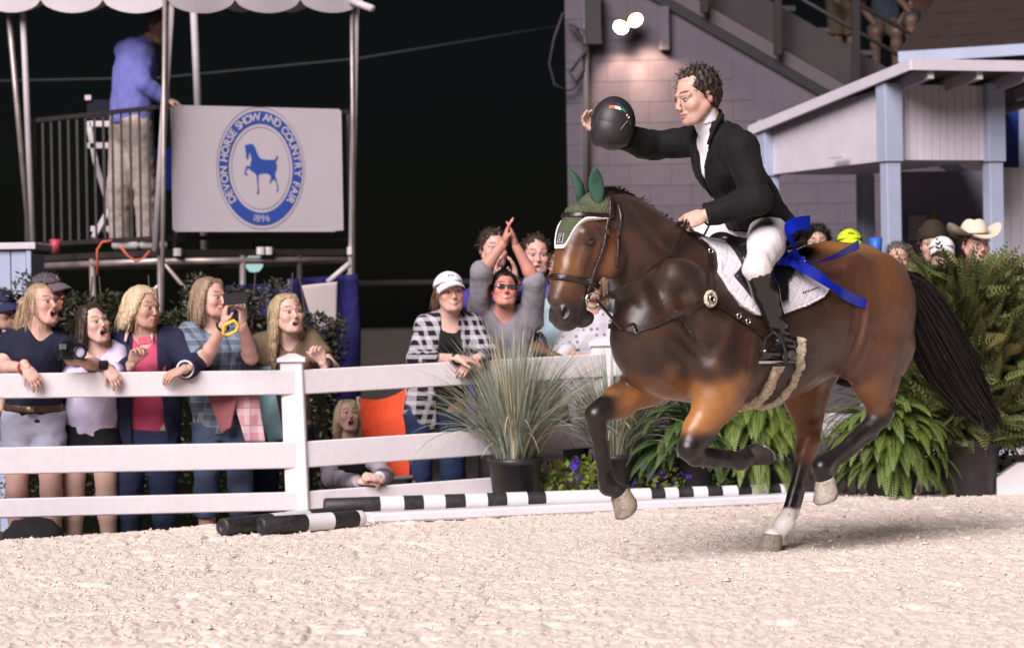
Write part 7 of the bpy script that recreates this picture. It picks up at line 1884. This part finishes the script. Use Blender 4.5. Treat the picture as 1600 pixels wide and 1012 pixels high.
# right hand group behind the horse
def bust(label, Y, head, skin, hair, face, top, topmat, hip_py=560, S=1.0, g=1.0, w=44, sleeve=1.8, legs=False, **kw):
    px, py = head[0], head[1]; k = 4400 / Y; d = .285 * k * S
    face = dict(h=.0054, **face)
    p = spectator(label, Y, head, (px - w, py + d, .04), (px + w, py + d, .04), (px, py + d + .52 * k * S, .08), ((px - w - 8, py + d + .28 * k, 0), (px - w + 6, py + d + .52 * k, -.12)), ((px + w + 8, py + d + .28 * k, 0), (px + w - 6, py + d + .52 * k, -.12)), skin, hair, face, S=S, g=g, legs=legs, **kw)
    p.top(top, topmat, sleeve=sleeve, hem=.1, neck=.68, e=.022); return p
p = bust('curly dark-haired man whose forehead shows above the saddle', 19.5, (1277, 380, 4, 0, 0), 'tan', (BLK, 'short', dict(seed=50, vol=.024, strands=500)), dict(fem=0, brow=(.02, .015, .012)), 'grey_jacket', fabric('grey_jacket', (.10, .095, .11)))
p = bust('person in neon yellow cap looking over the horse croup', 19.3, (1328, 386, 2, 0, 0), 'brown', (BLK, 'short', dict(seed=52)), dict(fem=0), 'dark_top', blackc)
p.cap(fabric('neon_cap', (.52, .68, .02)), tilt=-4, logo=(M('dark_thread', (.05, .07, .03), .8), [(-.012, .088, .012, .014), (.004, .088, .012, .014), (.019, .085, .010, .014)]))
p = bust('grey-haired man peering past the horse rump', 18.6, (1404, 407, 14, 0, 0), 'tan', ((.085, .075, .075), 'short', dict(seed=54, vol=.010)), dict(fem=0, stubble=.55, flush=.1), 'khaki_coat', fabric('khaki_coat', (.16, .125, .10)), legs=True)
p.pants('khaki_trousers', khaki)
p = bust('man in dark brown beanie and navy jacket behind the evergreen', 18.7, (1458, 382, 12, 0, 0), 'tan', (DBROWN, 'short', dict(seed=56)), dict(fem=0, stubble=.4), 'navy_jacket', fabric('navy_jacket', (.016, .017, .045)), w=56, g=1.15, S=1.05)
f = Field(); f.ell(A(0, .016, .050), (.092, .108, .098), k=.01); f.ell(A(0, .03, .125), (.045, .05, .03), k=.04); v_, f_ = f.skin(.006, lambda P: .0016 * np.sin(np.arctan2(P[:, 0], P[:, 1]) * 44), clip=[(A(0, -.05, .030), A(0, -.25, -1))]); p.add('beanie', p.hat_pt(v_), f_, fabric('brown_knit', (.030, .022, .015)))
p = bust('woman in white cap in front of the man with the beanie', 18.25, (1472, 398, 6, -2, 0), 'fair', ((.12, .07, .04), 'tail', dict(length=.12, seed=58, vol=.005)), dict(flush=.1), 'navy_top', navyc, w=38, S=.95)
p.cap(MATS['white_cap_cotton'], tilt=-8, logo=(M('grey_thread', (.25, .22, .32), .8), [(0, .090, .014, .004), (0, .084, .010, .004)]))
p = bust('man in cream cowboy hat standing behind the evergreen', 18.4, (1524, 382, -18, -2, 0), 'pink', (DBROWN, 'short', dict(seed=60)), dict(fem=0, stubble=.5, flush=.2), 'dark_shirt', fabric('charcoal_shirt', (.045, .040, .045)), w=50, S=1.05)
f = Field(); f.ell(A(0, .016, .085), (.082, .100, .085), k=.01); f.ell(A(0, .02, .175), (.022, .08, .03), k=.03, op='s'); v_, f_ = f.skin(.006, clip=[(A(0, 0, .052), -UP)]); straw = fabric('cream_felt', (.60, .52, .41)); hat = p.add('cowboy_hat', p.hat_pt(v_), f_, straw)
V, F = [], []; n, m = 40, 6
for lay in (0, .006):
    for i in range(n):
        a = 2 * math.pi * i / n
        for j in range(m):
            t = j / (m - 1); x = math.sin(a) * (.082 + .085 * t); y = .016 - math.cos(a) * (.098 + .075 * t); V.append(A(x, y, .056 + lay + .075 * t * t * abs(math.sin(a)) ** 2.5 - .022 * t * t * abs(math.cos(a)) ** 2))
for lay in (0, 1):
    for i in range(n):
        for j in range(m - 1): a_, b_ = lay * n * m + i * m + j, lay * n * m + ((i + 1) % n) * m + j; F.append((a_, b_, b_ + 1, a_ + 1))
p.add('brim', p.hat_pt(np.array(V)), np.array(F), straw, parent=hat)
f = Field(); f.tube([A(0, .016, .056), A(0, .016, .072)], [.086, .085], [.103, .102], A(1, 0, 0), k=.005); v_, f_ = f.skin(.006, clip=[(A(0, 0, .055), -UP), (A(0, 0, .073), UP)]); p.add('hat_band', p.hat_pt(v_), f_, leatherb, parent=hat)
p = bust('person in white jacket half hidden behind the evergreen at the right edge', 18.6, (1612, 440, 10, 0, 0), 'tan', (LBROWN, 'mid', dict(seed=62, length=.15)), {}, 'white_jacket', fabric('white_nylon', (.58, .52, .62), .5), w=44)
cupb = tag(MB().lathe([(0, 0), (.034, 0), (.045, .14), (.041, .14), (.03, .01)], 18).build('paper_cup', M('blue_cup', (.02, .10, .42), .5), None, True), 'blue paper cup held up behind the horse rump beside the grey-haired man', 'cup'); cupb.location = at(1369, 404, 18.9)
# ------------------------------------------------------------------ announcer on the stage and his chair
p = spectator('man in blue dress shirt and khaki trousers standing on the stage', 22.75, (247, 44, -62, -18, 4), (196, 80, .12), (226, 86, -.12), (205, 192, 0), ((204, 128, .10), (262, 152, .02), None), ((224, 132, -.16), (262, 156, -.10), dict(fwd=A(.9, .1, -.3), palm=A(0, .2, -1), curl=.3)), 'dim', ((.05, .035, .03), 'short', dict(seed=70, vol=.006)), dict(fem=0), S=1.06, g=1.10, group='officials', ground=FZ, legs=True)
p.top('blue_dress_shirt', fabric('blue_oxford', (.12, .125, .36)), sleeve=1.92, hem=.02, neck=.75, e=.026, loose=.012, deep=0); p.pants('khaki_trousers', fabric('khaki_pale', (.34, .275, .245)), upto=1.98, waist=.06, e=.022, flare=.02)
for k in 'LR':
    f = Field(); a_ = p.J['an' + k]; f.cap(a_ + A(-.03, 0, -.04), a_ + A(.13, 0, -.045), .038, .032, k=.02); v_, f_ = f.skin(.010); p.add('shoe', v_, f_, M('white_shoe', (.4, .36, .36), .6))
dch = thing('director_chair', 'tall white director chair with black canvas back on the stage', 'chair', at(160, 378, 23.2)); do = at(160, 378, 23.2); wch = M('chair_white', (.50, .44, .46), .6)
D_ = lambda x, y, d=0: at(x, y, 23.2 + d) - do
for (a, b) in (((146, 372, 0), (186, 300, .25)), ((186, 372, .25), (150, 255, 0)), ((150, 255, 0), (138, 190, 0)), ((146, 372, .5), (186, 300, .5)), ((186, 372, .5), (150, 255, .5))):
    m_ = MB(); m_.beam(D_(*a), D_(*b), .045, .045, (0, 1, 0), .005); m_.build('leg', wch, dch)
for (a, b) in (((134, 228, 0), (182, 228, 0)), ((140, 194, 0), (174, 194, 0)), ((142, 358, .1), (180, 358, .1))):
    m_ = MB(); m_.beam(D_(*a), D_(*b), .05, .045, (0, 1, 0), .005); m_.build('cross_bar', wch, dch)
m_ = MB(); m_.prism([D_(136, 156), D_(172, 156), D_(172, 186), D_(136, 186)], (0, 0, 0), (0, .02, 0)); m_.build('canvas_back', fabric('black_canvas', (.012, .012, .020)), dch)
m_ = MB(); m_.box(D_(138, 153), (.05, .05, .04)); m_.build('finial', wch, dch)
tb = thing('stage_table', 'table under a blue cloth on the stage behind the sign', 'table', A(*at(250, 378, 23.4)[:2], FZ)); to_ = A(*at(250, 378, 23.4)[:2], FZ)
m_ = MB(); m_.prism([at(222, 231, 23.4) - to_, at(275, 230, 23.4) - to_, at(275, 296, 23.4) - to_, at(222, 296, 23.4) - to_], (0, 0, 0), (0, .6, 0)); m_.build('table_cloth', fabric('blue_cloth', (.02, .05, .36)), tb)
for px in (226, 272):
    m_ = MB(); a_ = at(px, 296, 23.5) - to_; m_.beam(a_, A(a_[0], a_[1], 0), .03, .03, (0, 1, 0)); m_.build('leg', steelm, tb)
# ------------------------------------------------------------------ people up in the grandstand, dim light put into skin and clothes colours
def stand_person(label, px, py, S, top, bot, pose='stand', skin='dim', seed=80):
    Y = 28.3; k = 4400 / Y
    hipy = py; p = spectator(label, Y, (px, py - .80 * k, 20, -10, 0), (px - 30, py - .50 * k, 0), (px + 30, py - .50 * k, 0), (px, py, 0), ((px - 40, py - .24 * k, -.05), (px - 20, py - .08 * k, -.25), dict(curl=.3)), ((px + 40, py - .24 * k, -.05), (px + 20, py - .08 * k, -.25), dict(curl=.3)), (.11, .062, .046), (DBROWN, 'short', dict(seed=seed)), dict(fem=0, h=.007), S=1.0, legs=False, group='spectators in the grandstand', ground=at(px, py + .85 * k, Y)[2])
    kn = .44 * k
    for kk, sx in (('L', 1), ('R', -1)):
        if pose == 'stand': p.J['kn' + kk] = at(px + 12 * sx, py + .42 * k, Y - .03); p.J['an' + kk] = at(px + 13 * sx, py + .82 * k, Y)
        else: p.J['kn' + kk] = at(px + 16 * sx, py + .02 * k, Y - .42); p.J['an' + kk] = at(px + 16 * sx, py + .44 * k, Y - .40)
    f = Field()
    for kk in 'LR': p.leg(f, kk)
    v_, f_ = f.skin(.014); p.add('legs', v_, f_, SKINM, np.tile(p.skin, (len(v_), 1)))
    p.top('shirt', top, sleeve=.8, hem=.08, neck=.68, e=.02); p.pants('shorts', bot, upto=.85, e=.02); return p
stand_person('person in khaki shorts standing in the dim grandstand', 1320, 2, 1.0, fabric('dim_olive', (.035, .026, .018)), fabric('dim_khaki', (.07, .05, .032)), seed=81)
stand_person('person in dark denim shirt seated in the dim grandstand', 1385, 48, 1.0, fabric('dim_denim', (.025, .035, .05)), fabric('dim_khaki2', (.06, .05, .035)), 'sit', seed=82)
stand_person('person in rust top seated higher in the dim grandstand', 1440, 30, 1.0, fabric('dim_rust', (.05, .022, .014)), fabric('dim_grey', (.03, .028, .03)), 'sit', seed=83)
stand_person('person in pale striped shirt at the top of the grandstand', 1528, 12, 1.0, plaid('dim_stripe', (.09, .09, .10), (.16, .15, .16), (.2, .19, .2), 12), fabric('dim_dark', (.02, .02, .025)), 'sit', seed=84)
# bag on the ground at the left
f = Field(); q = at(52, 826, 15.25); f.ell(A(0, 0, .10), (.17, .12, .11), k=.02); f.cap(A(-.10, -.02, .19), A(.10, -.02, .19), .015, k=.03); v_, f_ = f.skin(.012, lambda P: .012 * waves(P, .10, 7), clip=[(A(0, 0, 0), -UP)]); o = tag(obj('bag', mesh(v_, f_), blackc), 'black bag slumped on the ground below the left end of the fence', 'bag'); o.location = A(q[0], q[1], GZ + .13)
